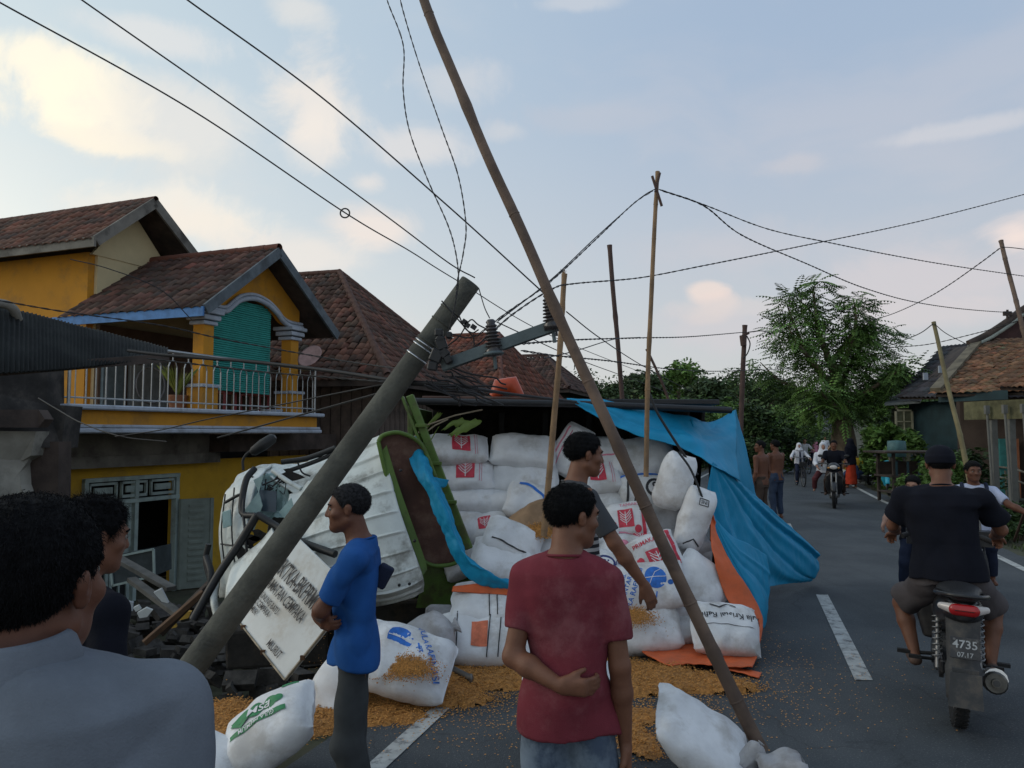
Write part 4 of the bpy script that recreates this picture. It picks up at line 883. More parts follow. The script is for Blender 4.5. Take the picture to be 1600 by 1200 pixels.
# ------------------------------------------------------------------ spilled corn
def corn_sheet(name, polyfn, y0, y1, xs0, xs1, h, seed, label, base=lambda x, y: gz(x, y), n_k=9000, st=.035):
    X, Y = np.meshgrid(np.arange(xs0, xs1, st), np.arange(y0, y1, st), indexing='ij'); M = polyfn(X, Y)
    nz = np.vectorize(lambda a, b: noise.noise(Vector((a * 2.6, b * 2.6, seed))) + .5 * noise.noise(Vector((a * 7, b * 7, seed))) + .3 * noise.noise(Vector((a * 19, b * 19, seed))))(X, Y)
    M2 = np.clip(M + nz * .55, -1, 1); H_ = np.where(M2 > 0, h * np.sqrt(np.clip(M2, 0, 1)) * (1 + .5 * nz), -.02); fl = base(X, Y)
    r = np.random.RandomState(seed); Z = fl + H_ + .004 * r.randn(*X.shape) * (M2 > 0)
    F = grid_faces(*X.shape); ok = (M2 > -.12).ravel()[F].all(1)
    o = obj(name, np_mesh(name, np.stack([X, Y, Z], -1).reshape(-1, 3), F[ok], smooth=True), CORNM, kind='stuff', label=label)
    # loose kernels on and around it
    ii = r.randint(0, X.size, n_k * 6); m = M2.ravel()[ii]; keep = (m > -.75) & (r.rand(len(ii)) < np.where(m > 0, .45, .22 * np.clip((m + .75) / .75, 0, 1) ** 2.2)); ii = ii[keep][:n_k]
    k = len(ii); c = np.stack([X.ravel()[ii], Y.ravel()[ii], 0 * Z.ravel()[ii]], 1) + np.append(r.randn(k, 2) * st, np.zeros((k, 1)), 1)
    c[:, 2] = np.maximum(fl.ravel()[ii] + .006, Z.ravel()[ii] + .004)
    s_ = .0052 * (.7 + .6 * r.rand(k)); D6 = np.array([[1.3, 0, 0], [0, 1, 0], [-1.3, 0, 0], [0, -1, 0], [0, 0, .7], [0, 0, -.7]]); a = r.rand(k) * 6.28
    ca, sa = np.cos(a), np.sin(a); V = np.stack([np.stack([ca * d[0] - sa * d[1], sa * d[0] + ca * d[1], 0 * a + d[2]], 1) * s_[:, None] + c for d in D6], 1).reshape(-1, 3)
    i = np.arange(k)[:, None] * 6; F = np.concatenate([i + q for q in ([0, 1, 4], [1, 2, 4], [2, 3, 4], [3, 0, 4], [1, 0, 5], [2, 1, 5], [3, 2, 5], [0, 3, 5])])
    obj('loose_kernels', np_mesh('loose_kernels', V, F, tint=np.repeat(.6 + .7 * r.rand(k), 6)), CORNT, kind='stuff', label='loose corn kernels scattered on the asphalt')
def blobs(L):
    def f(X, Y):
        m = np.full(X.shape, -1.0)
        for x, y, rx, ry in L:
            d = 1 - np.sqrt(((X - x) / rx) ** 2 + ((Y - y) / ry) ** 2); m = np.maximum(m, np.clip(d * 1.6, -1, 1))
        return m
    return f
cg = lambda x, y: (G(x, y).x, G(x, y).y)
L_ = []
for x, y, rx, ry in ((740, 1052, .55, .35), (820, 1060, .6, .35), (920, 1050, .55, .42), (1000, 1058, .45, .36), (1085, 1070, .40, .22), (1120, 1075, .22, .14), (660, 1085, .5, .3), (700, 1062, .4, .35)):
    L_.append((*cg(x, y), rx, ry))
corn_sheet('spilled_corn', blobs(L_), 4.2, 7.0, -1.6, 2.6, .045, 3, 'orange heap of spilled corn kernels in front of the sacks', lambda x, y: 0 * x + .002, 26000)
L_ = [(*cg(x, y), rx, ry) for x, y, rx, ry in ((560, 1110, .5, .35), (480, 1125, .4, .3), (380, 1140, .35, .3), (340, 1150, .3, .25), (610, 1095, .35, .25), (350, 1120, .3, .3))]
corn_sheet('spilled_corn', blobs(L_), 3.6, 5.6, -2.6, -.3, .05, 5, 'spilled corn running down the bank to the grass', lambda x, y: np.maximum(gz(x, y), -.03) + .0, 12000)
L_ = [(*cg(x, y), rx, ry) for x, y, rx, ry in ((1000, 1160, .12, .25), (1010, 1120, .15, .14))]
corn_sheet('spilled_corn', blobs(L_), 3.6, 5.2, .0, 1.6, .02, 9, 'small patch of corn beside the near white sack', lambda x, y: 0 * x + .002, 4000)
r = np.random.RandomState(31); k = 5200; k = 9000; px_ = 910 + 190 * r.randn(k); py_ = 1062 + 46 * r.randn(k); q_ = (py_ > 985) & (np.abs(px_ - 980) < 560); px_, py_ = px_[q_], py_[q_]; k = len(px_); V = []; cc = np.array([tuple(G(a, b, .006)) for a, b in zip(px_, py_)])
s_ = .0042 * (.6 + .7 * r.rand(k)); a = r.rand(k) * 6.28; ca_, sa_ = np.cos(a), np.sin(a); D6 = [[1.4, 0, 0], [0, 1, 0], [-1.4, 0, 0], [0, -1, 0], [0, 0, .6]]
V = np.stack([np.stack([ca_ * d[0] - sa_ * d[1], sa_ * d[0] + ca_ * d[1], 0 * a + d[2]], 1) * s_[:, None] + cc for d in D6], 1).reshape(-1, 3); i = np.arange(k)[:, None] * 5
obj('loose_kernels', np_mesh('loose_kernels', V, np.concatenate([i + q for q in ([0, 1, 4], [1, 2, 4], [2, 3, 4], [3, 0, 4])]), tint=np.repeat(.7 + .8 * r.rand(k), 5)), CORNT, kind='stuff', label='thin scatter of corn kernels over the road')
# ------------------------------------------------------------------ the sacks
SG = 'sacks spilling from the overturned truck'
def S(px, py, Y, phi, n, L, W, T, label, prints=(), seed=None, m=None, dz=0.0, **k):
    S.i += 1; a = RAD(phi); s = Sack(P(px, py, Y), (math.cos(a), dz, math.sin(a)), n, L, W, T, seed if seed is not None else S.i, **k)
    return s.build(m or SACKW, label, SG, prints)
S.i = 0
up_n = (0, -.45, .9); mid_n = (0, -.72, .69); fr_n = (0, -.93, .36)
redlogo = lambda x, w_=.17, y0=-.1, y1=.1: [('rect', x - w_ / 2, x + w_ / 2, y0, y1, 'red', .004), ('tree', x, 0, .17, .007, 0), ('line', [(x + .13, -.13), (x + .13, .13)], .006, 'pink', .004), ('line', [(x + .15, -.13), (x + .15, .13)], .004, 'pink', .004)]
S(712, 703, 7.25, 1, mid_n, .62, .34, .21, 'white sack with red tree panel, topmost at the left of the stack', redlogo(.05), dz=.1)
S(722, 743, 7.2, -1, mid_n, .62, .34, .21, 'white sack with red tree panel, second from the top at the left', redlogo(.03), dz=.05)
S(735, 783, 7.15, -2, up_n, .66, .40, .23, 'plain white sack under the two red panel sacks at the left', crease=.012)
S(728, 823, 7.0, -8, mid_n, .58, .38, .22, 'white sack with a red corner mark behind the heap of split sacks', [('rect', .12, .2, -.06, .05, 'red', .004)])
S(818, 706, 7.3, -4, mid_n, .62, .38, .24, 'plain white sack topmost of the middle stack, beside the bamboo pole', crease=.014)
S(818, 748, 7.25, -2, mid_n, .66, .38, .24, 'plain white sack second from the top in the middle stack', crease=.014)
S(800, 782, 7.15, -3, up_n, .60, .42, .22, 'white sack under the middle stack, creased at its left end', crease=.014)
S(838, 790, 6.95, -18, mid_n, .56, .40, .22, 'white sack with a curved dark blue stripe across its corner', [('line', [(-.20, .12), (-.08, .11), (.03, .05), (.10, -.06), (.12, -.16)], .028, 'blue', .005)])
S(893, 704, 7.35, 62, mid_n, .50, .34, .22, 'pink printed sack standing on end behind the striped man', [('line', [(-.2, .1), (.2, .1)], .02, 'pink', .004), ('line', [(-.2, .05), (.2, .05)], .012, 'pink', .004)])
S(942, 706, 7.35, 0, mid_n, .46, .34, .20, 'plain sack with pinkish seam right of the striped man\'s head', [('line', [(-.2, -.12), (.2, -.12)], .012, 'pink', .004)])
S(936, 748, 7.2, 6, mid_n, .46, .36, .22, 'red tree printed sack beside the striped man\'s shoulder', redlogo(-.02, .15))
S(1002, 716, 7.3, 2, mid_n, .64, .44, .27, 'large plump white sack high in the right half of the load', crease=.010)
S(1004, 768, 7.1, 4, fr_n, .44, .34, .22, 'white sack with a black ring mark and blue seam band', [('rect', -.2, .2, .125, .15, 'blue', .004), ('disc', .10, -.0, .085, 'black', .004), ('disc', .10, 0, .06, 'white', .006), ('text', 'S', .10, -.0, .13, 0, 'black', .008), ('line', [(-.16, -.14), (-.13, .1)], .02, 'black', .004), ('line', [(-.10, -.14), (-.06, .02)], .016, 'black', .004)])
S(948, 786, 7.15, 0, up_n, .42, .42, .22, 'white sack with a pale blue end seam, low behind the striped man', [('line', [(-.18, .14), (.18, .14)], .03, 'blue', .004)])
S(1054, 752, 6.75, 70, fr_n, .50, .31, .27, 'grey white sack tied at its lower end, standing upright near the opening', crease=.012, rnd=.25, m=SACKW)
S(1084, 812, 6.6, 72, (.2, -.9, .3), .56, .27, .24, 'long white sack with a small boxed mark leaning against the tarpaulin', [('line', [(.14, -.04), (.19, -.04), (.19, .04), (.14, .04), (.14, -.04)], .007, 'black', .005), ('text', 'SNI', .165, 0, .04, -90, 'black', .005), ('line', [(-.20, -.08), (-.15, .0), (-.21, .08)], .012, 'black', .005)])
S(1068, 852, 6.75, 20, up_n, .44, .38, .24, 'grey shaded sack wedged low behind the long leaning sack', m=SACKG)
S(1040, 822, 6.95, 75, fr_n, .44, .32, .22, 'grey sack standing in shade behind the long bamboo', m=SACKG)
S(984, 814, 6.8, 4, fr_n, .40, .34, .20, 'white sack with red tree square and a vertical red band', [('rect', -.11, .02, -.08, .08, 'red', .004), ('tree', -.045, 0, .13, .007, 0), ('rect', .09, .12, -.16, .16, 'red', .004), ('disc', .05, -.10, .03, 'red', .005), ('text', 'TANIAKI', .0, .125, .045, 0, 'pink', .005)])
S(938, 828, 6.75, -10, mid_n, .34, .30, .18, 'small looking white sack with a red stripe behind the lowered arm', [('line', [(-.1, .02), (.12, .02)], .04, 'red', .004)])
S(975, 860, 6.65, -4, mid_n, .44, .36, .20, 'white sack with a pink round emblem in the middle of the heap', [('disc', -.02, -.02, .05, 'pink', .004), ('line', [(-.2, .12), (.2, .12)], .02, 'pink', .004), ('line', [(-.2, .05), (-.08, .06)], .02, 'pink', .004)])
S(1022, 868, 6.45, 22, fr_n, .42, .36, .20, 'tilted white sack with big red tree square right behind the bamboo', [('rect', -.07, .10, -.15, .04, 'red', .004), ('tree', .015, -.055, .16, .007, 0), ('disc', -.13, -.02, .03, 'red', .005), ('text', 'PRIMAKARSA', .0, .11, .05, 0, 'red', .005), ('rect', .15, .18, -.16, .16, 'red', .004)])
S(950, 893, 6.45, -14, mid_n, .50, .36, .19, 'white sack with a navy oval logo under the pointing hand', [('disc', -.05, -.0, .085, 'navy', .004), ('disc', -.05, 0, .065, 'white', .006), ('text', 'SI', -.05, 0, .10, 0, 'navy', .008), ('text', 'JUARA', .12, .03, .06, 0, 'navy', .005)])
S(1012, 918, 6.25, 8, fr_n, .60, .40, .24, 'white sack with blue globe and slanting blue print below the hand', [('disc', .06, .05, .088, 'blue', .004), ('line', [(-.03, .05), (.15, .05)], .006, 'white', .008), ('line', [(0, .0), (.06, .09), (.12, .12)], .005, 'white', .008), ('disc', .17, .0, .022, 'blue', .005), ('text', 'SU', .0, -.08, .085, -20, 'blue', .005), ('text', 'GULA RAFINASI', -.13, -.03, .055, 62, 'blue', .005), ('text', 'NUSANTARA', -.19, -.02, .05, 62, 'blue', .005), ('text', 'PREMIUM KRISTAL', -.24, -.02, .035, 62, 'blue', .005), ('text', 'PRIMA', .24, -.02, .06, -62, 'blue', .005)])
S(1008, 982, 6.15, 4, mid_n, .56, .42, .26, 'white sack topped with spilled corn, lying on the orange flap', crease=.010)
S(1068, 952, 6.4, -30, mid_n, .46, .34, .22, 'crumpled white sack half hidden behind the long bamboo near the ground', crease=.016)
S(1092, 914, 6.42, -42, (-.1, -.8, .6), .50, .42, .26, 'large plain white sack slumped beside the orange tarpaulin lining', crease=.008)
S(1131, 985, 5.98, -6, mid_n, .52, .44, .26, 'white sack with upside down black lettering at the foot of the tarpaulin', [('text', 'Gula Kristal Rafinasi', .0, .06, .068, 180, 'black', .006), ('line', [(-.22, -.03), (.22, -.03)], .006, 'black', .005), ('line', [(-.12, .16), (-.05, .13), (.02, .17), (.08, .14)], .012, 'black', .005)], crease=.020)
S(800, 848, 6.55, -22, mid_n, .50, .38, .24, 'white sack tilted down to the right on top of the left heap', [('line', [(-.18, -.1), (.16, -.12)], .012, 'black', .005)], crease=.012)
S(792, 884, 6.45, -14, mid_n, .62, .44, .26, 'white sack with its open left end showing corn, under the tilted sack', crease=.010)
S(762, 945, 6.0, -2, up_n, .56, .48, .19, 'flat white sack bound with two dark strings above the orange printed one', [('line', [(.02, -.2), (.0, .2)], .008, 'black', .006), ('line', [(.08, -.2), (.06, .2)], .008, 'black', .006)], p=2.2)
S(758, 1000, 5.8, -1, mid_n, .74, .44, .26, 'long white sack with an orange panel and dark strings at road edge', [('rect', -.10, .02, -.12, .08, 'orange', .004), ('line', [(.02, -.18), (.04, .18)], .008, 'black', .006), ('line', [(.10, -.18), (.12, .18)], .008, 'black', .006), ('line', [(-.2, -.18), (-.21, .18)], .008, 'black', .006)])
S(668, 1000, 5.6, 25, mid_n, .50, .36, .22, 'white sack with gathered tied neck between the left sacks', tie=True, m=SACKG)
S(632, 1036, 5.05, -16, (.1, -.6, .8), .62, .50, .26, 'torn white sack with blue globe spilling corn behind the blue shirted man', [('disc', -.07, .07, .085, 'blue', .004), ('line', [(-.15, .07), (.01, .07)], .006, 'white', .008), ('text', 'GULA RAFINASI', .13, .04, .062, -62, 'blue', .005), ('text', 'PT', .07, .02, .05, -62, 'blue', .005), ('line', [(.05, .08), (.08, .0)], .012, 'blue', .005)], crease=.016)
S(528, 1078, 5.0, 60, mid_n, .42, .34, .22, 'white sack mostly hidden behind the legs of the blue shirted man')
S(424, 1140, 4.0, 30, (-.1, -.45, .9), .50, .40, .23, 'plump white sack with green diamond logo at the foot of the bank', [('line', [(-.15, .03), (-.09, .075), (-.03, .03), (-.09, -.015), (-.15, .03)], .03, 'green', .004), ('disc', -.09, .03, .035, 'green', .004), ('disc', -.01, .03, .045, 'green', .004), ('disc', .07, .035, .045, 'green', .004), ('disc', .11, .04, .03, 'green', .004), ('text', 'PSM', .01, .032, .075, 180, 'white', .009), ('rect', -.16, .16, -.065, -.035, 'green', .004), ('text', 'GULA PREMIUM', .0, -.05, .03, 180, 'white', .009), ('rect', .12, .2, .13, .15, 'green', .004)], crease=.010)
S(1096, 1156, 3.95, -34, (0, -.35, .94), .54, .46, .19, 'plain white sack lying alone by the foot of the long bamboo', crease=.012)
S(335, 1195, 3.9, -20, (0, -.4, .9), .4, .3, .18, 'pale sack at the lower left edge of the spill by the grey shirt')
S(1222, 1204, 3.75, 4, (0, -.4, .9), .22, .18, .09, 'small crumpled grey sack end right of the long bamboo foot', m=SACKG, crease=.02)
S(1176, 1178, 3.85, 50, (0, -.7, .7), .16, .10, .07, 'twisted grey sack neck tied with string against the bamboo foot', m=SACKG, crease=.02, tie=True)
S(830, 822, 6.75, 30, mid_n, .5, .36, .2, 'tan stained split sack behind the foot of the middle bamboo', m=mat('stained_sack', (.30, .19, .11), .8, .3, 5, .4, 100))
S(880, 800, 7.1, 5, mid_n, .6, .4, .26, 'white sack hidden behind the head of the red shirted man'); S(880, 860, 6.8, 0, mid_n, .62, .42, .26, 'white sack behind the striped man\'s waist', crease=.01)
S(870, 930, 6.4, 0, mid_n, .7, .5, .3, 'white sack behind the back of the red shirted man'); S(890, 985, 6.1, 4, up_n, .62, .44, .26, 'white sack on the ground behind the red shirted man', crease=.012)
# further sacks wedged between the others
FILL = [(688, 850, 6.9, -30, .36, .30, 'small white sack low between green post and heap'), (760, 826, 6.95, 12, .42, .32, 'white sack end showing between the tilted sack and the stack'), (845, 760, 7.3, 80, .34, .28, 'white sack on its side right behind the short tan bamboo'), (905, 778, 7.25, 70, .36, .28, 'pale sack standing behind the shoulder of the striped man'),
        (960, 812, 7.05, -6, .38, .26, 'thin white sack between pale blue seam sack and red banded one'), (1030, 790, 7.1, 30, .36, .28, 'small grey white sack behind the tied upright sack'), (1045, 905, 6.55, -60, .36, .30, 'narrow white sack under the leaning long one'), (1000, 842, 6.75, 14, .34, .26, 'crumpled white sack above the big red tree square'),
        (722, 880, 6.6, 20, .32, .26, 'corner of a white sack poking out by the blue ribbon'), (840, 900, 6.35, -30, .40, .30, 'white sack sloping right under the open one'), (1060, 985, 6.25, 10, .32, .26, 'small crumpled sack between the corn topped and the lettered sack'), (700, 975, 6.2, -8, .40, .28, 'shaded white sack behind the two bound ones'), (965, 930, 6.5, 40, .36, .30, 'white sack behind the blue slanting print'), (1085, 880, 6.7, 80, .36, .28, 'dim sack deep behind the slumped large one')]
for px_, py_, Y_, ph_, L2, W2, lb in FILL: S(px_, py_, Y_, ph_, mid_n, L2, W2, .18, lb, prints=([('rect', -.06, .06, -.07, .07, 'red', .004), ('tree', 0, 0, .11, .007, 0)] if px_ in (905, 1000, 760) else [('line', [(-.12, .05), (.12, .05)], .014, 'pink', .004), ('line', [(-.12, .0), (.12, .0)], .008, 'pink', .004)] if px_ in (960, 1030, 845) else ()), crease=.014, m=SACKG if 'dim' in lb or 'shad' in lb else None)  # dim and shaded sacks take the grey cloth: their shade is put into the colour
# corn resting on two sacks
for px_, py_, Y, rx, ry in ((990, 962, 5.98, .20, .07), (640, 1042, 4.86, .20, .07), (840, 830, 6.55, .16, .06), (700, 845, 6.5, .08, .06)):
    c = P(px_, py_, Y); r = np.random.RandomState(int(px_)); k = 3200; q = r.randn(k, 2) * .40; s_ = .0045
    cc = np.stack([c.x + q[:, 0] * rx, c.y + q[:, 1] * ry, c.z + .004 - (q[:, 0] ** 2) * .03 + q[:, 1] * ry * .9 + .003 * r.randn(k)], 1)
    V = np.stack([cc + np.array(d) * s_ * (.7 + .6 * r.rand(k))[:, None] for d in ((1, 0, 0), (0, 1, 0), (-1, 0, 0), (0, -1, 0), (0, 0, .8), (0, 0, -.8))], 1).reshape(-1, 3); i = np.arange(k)[:, None] * 6
    F = np.concatenate([i + z for z in ([0, 1, 4], [1, 2, 4], [2, 3, 4], [3, 0, 4], [1, 0, 5], [2, 1, 5], [3, 2, 5], [0, 3, 5])])
    obj('corn_on_sack', np_mesh('corn_on_sack', V, F, tint=np.repeat(.7 + .5 * r.rand(k), 6)), CORNT, kind='stuff', label='corn kernels lying on a split sack')
# ------------------------------------------------------------------ houses
tile_old = mat('clay_tile_old', (.085, .045, .036), .85, .35, 1.6, .3, 40, dirt=((.040, .038, .036), .75, 1.3), tint=True)
tile_red = mat('clay_tile_red', (.17, .062, .040), .85, .3, 1.6, .3, 40, dirt=((.05, .04, .035), .7, 1.5), tint=True)
tile_dk = mat('clay_tile_dark', (.035, .036, .048), .8, .3, 2, .3, 40, dirt=((.06, .06, .07), .5, 2), tint=True)
tile_br = mat('clay_tile_brown', (.17, .092, .055), .85, .35, 1.3, .3, 40, dirt=((.05, .038, .032), .85, 1.1), tint=True)
yellow = mat('yellow_wall', (.50, .225, .018), .85, .08, 1.2, .15, 30, dirt=((.24, .13, .04), .6, 1.3))
cream = mat('cream_wall', (.55, .46, .27), .85, .08, 1.5, .15, 30)
wtrim = mat('pale_blue_trim', (.37, .41, .47), .7, .1, 5, .1, 30, dirt=((.17, .18, .19), .75, 2.5))
gboard = mat('grey_board', (.20, .23, .24), .8, .2, 3, .2, 40)
steel = mat('stainless_rail', (.34, .35, .35), .4, .1, 10, metal=.8)
dwood = mat('dark_timber', (.055, .040, .033), .85, .35, 3, .4, 30, dirt=((.02, .018, .016), .6, 2))
gplast = mat('grimy_plaster', (.16, .15, .13), .9, .3, 2, .5, 20, dirt=((.045, .04, .035), .85, 1.2))
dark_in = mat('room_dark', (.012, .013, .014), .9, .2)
def tiles(quad, tw, tl, m, name, parent, seed=0, lift=.03, keep=None, jit=1.0):
    """quad: eave_left, eave_right, ridge_right, ridge_left (may be a triangle: ridge points equal). rows of overlapping arched tiles."""
    a, b, c, d = [Vector(q) for q in quad]; eu = (b - a); n = eu.cross(d - a if (d - a).length > .01 else c - a).normalized()
    if n.z < 0: n = -n
    eu_n = eu.normalized(); up = n.cross(eu_n).normalized()
    if up.z < 0: up = -up
    L = max((c - a).dot(up), (d - a).dot(up)); r = np.random.RandomState(seed)
    def uv(p): return ((p - a).dot(eu_n), (p - a).dot(up))
    Q = [uv(p) for p in (a, b, c, d)]; prof = [(-.5, .0), (-.28, .55), (0, .75), (.25, .45), (.5, 0)]
    V = []; F = []; T = []; row = 0; v = -.04
    def inside(x, y):
        y = min(max(y, .001), L - .001)
        lx = Q[0][0] + (Q[3][0] - Q[0][0]) * min(1, y / max(.01, Q[3][1])); rx = Q[1][0] + (Q[2][0] - Q[1][0]) * min(1, y / max(.01, Q[2][1])); return lx - tw * .3 <= x <= rx + tw * .3
    xmin = min(q[0] for q in Q); xmax = max(q[0] for q in Q)
    while v < L:
        x = xmin + tw * .5
        while x < xmax + tw * .4:
            if inside(x, v + tl * .5) and (keep is None or keep(x, v)):
                jx, jr, jz = r.randn() * .006 * jit, r.randn() * .03 * jit, abs(r.randn()) * .007 * jit; t = .55 + .8 * r.rand() ** 1.3; b0 = len(V)
                hue = (t * (1 + .12 * r.randn()), t, t * (1 - .08 * r.rand()))
                for yy, zz, dn in ((v - .02, .028 + jz, 0), (min(L + .01, v + tl * 1.12), .004 + jz, 0), (v - .02, .010 + jz, 1)):
                    for px_, pz in prof:
                        X = x + jx + px_ * tw * .98 + (yy - v) * jr; p = a + eu_n * X + up * yy + n * (lift + zz + pz * tw * .28 * (1 if not dn else .9)); V.append(p); T.append(hue)
                for k in range(4): F += [(b0 + k, b0 + k + 1, b0 + 6 + k, b0 + 5 + k), (b0 + 10 + k, b0 + 11 + k, b0 + k + 1, b0 + k)]
            x += tw
        v += tl; row += 1
    me = np_mesh(name, [tuple(p) for p in V], F, tint=np.array(T)); o = obj(name, me, m, parent, kind='stuff')
    return o
def deck(quad, parent, m=None, th=.05, name='roof_underside'):
    q = [Vector(p) for p in quad]; n = (q[1] - q[0]).cross(q[2] - q[0]).normalized()
    if n.z < 0: n = -n
    mb = MB(); mb.hexa([p - n * th for p in q], q) if (q[2] - q[3]).length > .01 else mb.prism([q[0], q[1], q[2]], -n * th)
    return mb.build(name, m or dwood, parent)
def ridge(a, b, m, parent, r_=.09, name='ridge_tile', seg=.32):
    a, b = Vector(a), Vector(b); L = (b - a).length; k = max(1, int(L / seg)); first = None
    mb0 = MB(); d = (b - a).normalized()
    mb0.tube([Vector((0, 0, 0)), d * (seg * 1.2)], [r_, r_ * .93], 10, cap=False); me = None
    for i in range(k):
        if first is None: first = mb0.build(name, m, parent); o = first; at = o.data.color_attributes.new('tint', 'FLOAT_COLOR', 'POINT'); at.data.foreach_set('color', [.8] * 4 * len(o.data.vertices))
        else: o = first.copy(); COL.objects.link(o); o.parent = parent
        o.location = a.lerp(b, i / k) + Vector((0, 0, .02))
def make_frame(root):
    def A(o): return o
    return A
# local helper: house-local coordinates (a along street away from the viewer, b away from the street, z)
HO = Vector((-6.6, 11.2, 0)); HU = Vector((.36, .933, 0)).normalized(); HN = Vector((-.933, .36, 0)).normalized()
def H(a, b, z): return HO + HU * a + HN * b + Vector((0, 0, z))
HR = Matrix((HU, HN, Vector((0, 0, 1)))).transposed()
def hbox(mb, a0, a1, b0, b1, z0, z1):
    mb.hexa([H(a0, b0, z0), H(a1, b0, z0), H(a1, b1, z0), H(a0, b1, z0)], [H(a0, b0, z1), H(a1, b0, z1), H(a1, b1, z1), H(a0, b1, z1)]); return mb
hs_ = empty('yellow_house', (0, 0, 0), 0, 'two storey yellow house with a gabled balcony and arched white trim', 'house')
def hb(name, m, *boxes, bevel=0, parent=None):
    mb = MB()
    for b in boxes: hbox(mb, *b)
    return mb.build(name, m, parent or hs_, bevel=bevel)
ZB = 1.72  # underside of the balcony
# upper storey
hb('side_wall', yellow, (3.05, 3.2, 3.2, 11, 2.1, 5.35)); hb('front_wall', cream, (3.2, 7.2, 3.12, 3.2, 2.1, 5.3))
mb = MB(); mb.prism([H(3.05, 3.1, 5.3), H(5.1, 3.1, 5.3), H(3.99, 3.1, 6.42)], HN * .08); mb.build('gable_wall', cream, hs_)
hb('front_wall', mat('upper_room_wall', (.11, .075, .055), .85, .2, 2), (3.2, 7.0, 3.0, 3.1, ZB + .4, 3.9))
hb('door_panel', gboard, (3.9, 4.9, 2.9, 2.98, ZB + .4, 3.45)); hb('door_panel', mat('blue_grey_door', (.12, .17, .20), .7, .2), (3.25, 3.75, 2.92, 2.99, ZB + .4, 3.1))
mb = MB(); mb.torus((0, 0, 0), .38, .02, 'y', 28, 6); mb.V = [tuple(HR @ Vector((v[0], v[1], v[2])) + H(4.4, 2.88, 2.75)) for v in mb.V]; mb.build('door_moulding', wtrim, hs_)
# main roof
tile_mid = mat('clay_tile_weathered', (.125, .058, .042), .85, .35, 1.3, .3, 40, dirt=((.05, .042, .038), .8, 1.2), tint=True)
pk = 3.99; ez0 = 5.54; zp = 6.56
for sgn, sd in ((-1, 1), (1, 2)):
    e0 = 2.60 if sgn < 0 else 5.95; ze = 5.42 if sgn < 0 else 5.10
    q = [H(e0, 2.5, ze), H(e0, 11, ze), H(pk, 11, zp), H(pk, 2.5, zp)]
    deck(q, hs_); tiles(q, .22, .27, tile_mid, 'roof_tiles', hs_, sd)
    mb = MB(); mb.beam(H(e0, 2.48, ze - .02), H(pk, 2.48, zp - .02), .05, .20, (0, 0, 1)); mb.build('bargeboard', gplast, hs_)
mb = MB(); mb.beam(H(2.56, 2.45, 5.38), H(2.56, 11, 5.38), .05, .2); mb.build('fascia', gplast, hs_)
ridge(H(pk, 2.45, zp + .03), H(pk, 11, zp + .03), tile_mid, hs_, .07)
# balcony gable roof
gp, gz0, gzp = 4.55, 3.93, 5.40
for e0, sd in ((2.55, 3), (6.65, 4)):
    q = [H(e0, -.25, gz0), H(e0, 3.1, gz0), H(gp, 3.1, gzp), H(gp, -.25, gzp)]; deck(q, hs_); tiles(q, .22, .27, tile_old, 'roof_tiles', hs_, sd)
    mb = MB(); mb.beam(H(e0, -.28, gz0 - .02), H(gp, -.28, gzp - .02), .05, .19); mb.build('bargeboard', mat('grey_blue_barge', (.10, .12, .135), .8, .25, 5, dirt=((.05, .055, .06), .6, 3)), hs_)
ridge(H(gp, -.28, gzp + .05), H(gp, 3.2, gzp + .05), tile_red, hs_)
mb = MB(); mb.beam(H(2.5, -.28, gz0 - .06), H(2.5, 3.6, gz0 - .06), .04, .17); mb.build('fascia', mat('bright_blue_fascia', (.07, .19, .42), .7, .2), hs_)
# columns with mouldings, arch
for a in (2.95, 5.5):
    hb('column', yellow, (a, a + .26, .12, .38, ZB + .42, 3.75), bevel=.01)
    hb('column_base', yellow, (a - .06, a + .34, .06, .44, ZB + .42, ZB + .9), bevel=.01); hb('base_moulding', wtrim, (a - .10, a + .38, .02, .48, ZB + .84, ZB + .90), bevel=.01)
    hb('capital', wtrim, (a - .05, a + .31, .07, .43, 3.72, 3.79), bevel=.012); hb('capital', wtrim, (a - .09, a + .35, .03, .47, 3.81, 3.90), bevel=.012); hb('capital', wtrim, (a - .13, a + .39, -.01, .51, 3.92, 4.0), bevel=.012)
arc = [(2.9, 4.06), (3.35, 4.03), (3.55, 4.05), (3.70, 4.16), (3.95, 4.33), (4.35, 4.42), (4.75, 4.36), (5.05, 4.22), (5.25, 4.08), (5.5, 4.02), (5.9, 4.02)]
ap_ = [(p.x, p.y) for p in smooth_pts([Vector((a, z, 0)) for a, z in arc], 4)]; V_ = []
for a, z in ap_: V_ += [H(a, .22, z), H(a, .22, max(z + .02, min(gz0 + .12 + (a - 2.6) * .72, gz0 + .12 + (6.6 - a) * .72)))]
mb = MB(); mb.add(V_, [(2 * i, 2 * i + 2, 2 * i + 3, 2 * i + 1) for i in range(len(ap_) - 1)]); mb.build('gable_wall', yellow, hs_, solid=.08)
for r0, dz, b_ in ((.05, 0, .14), (.035, .085, .15)):
    mb = MB(); mb.tube([H(p.x, b_, p.y + dz) for p in smooth_pts([Vector((a, z, 0)) for a, z in arc], 5)], r0, 8); mb.build('arch_moulding', wtrim, hs_)
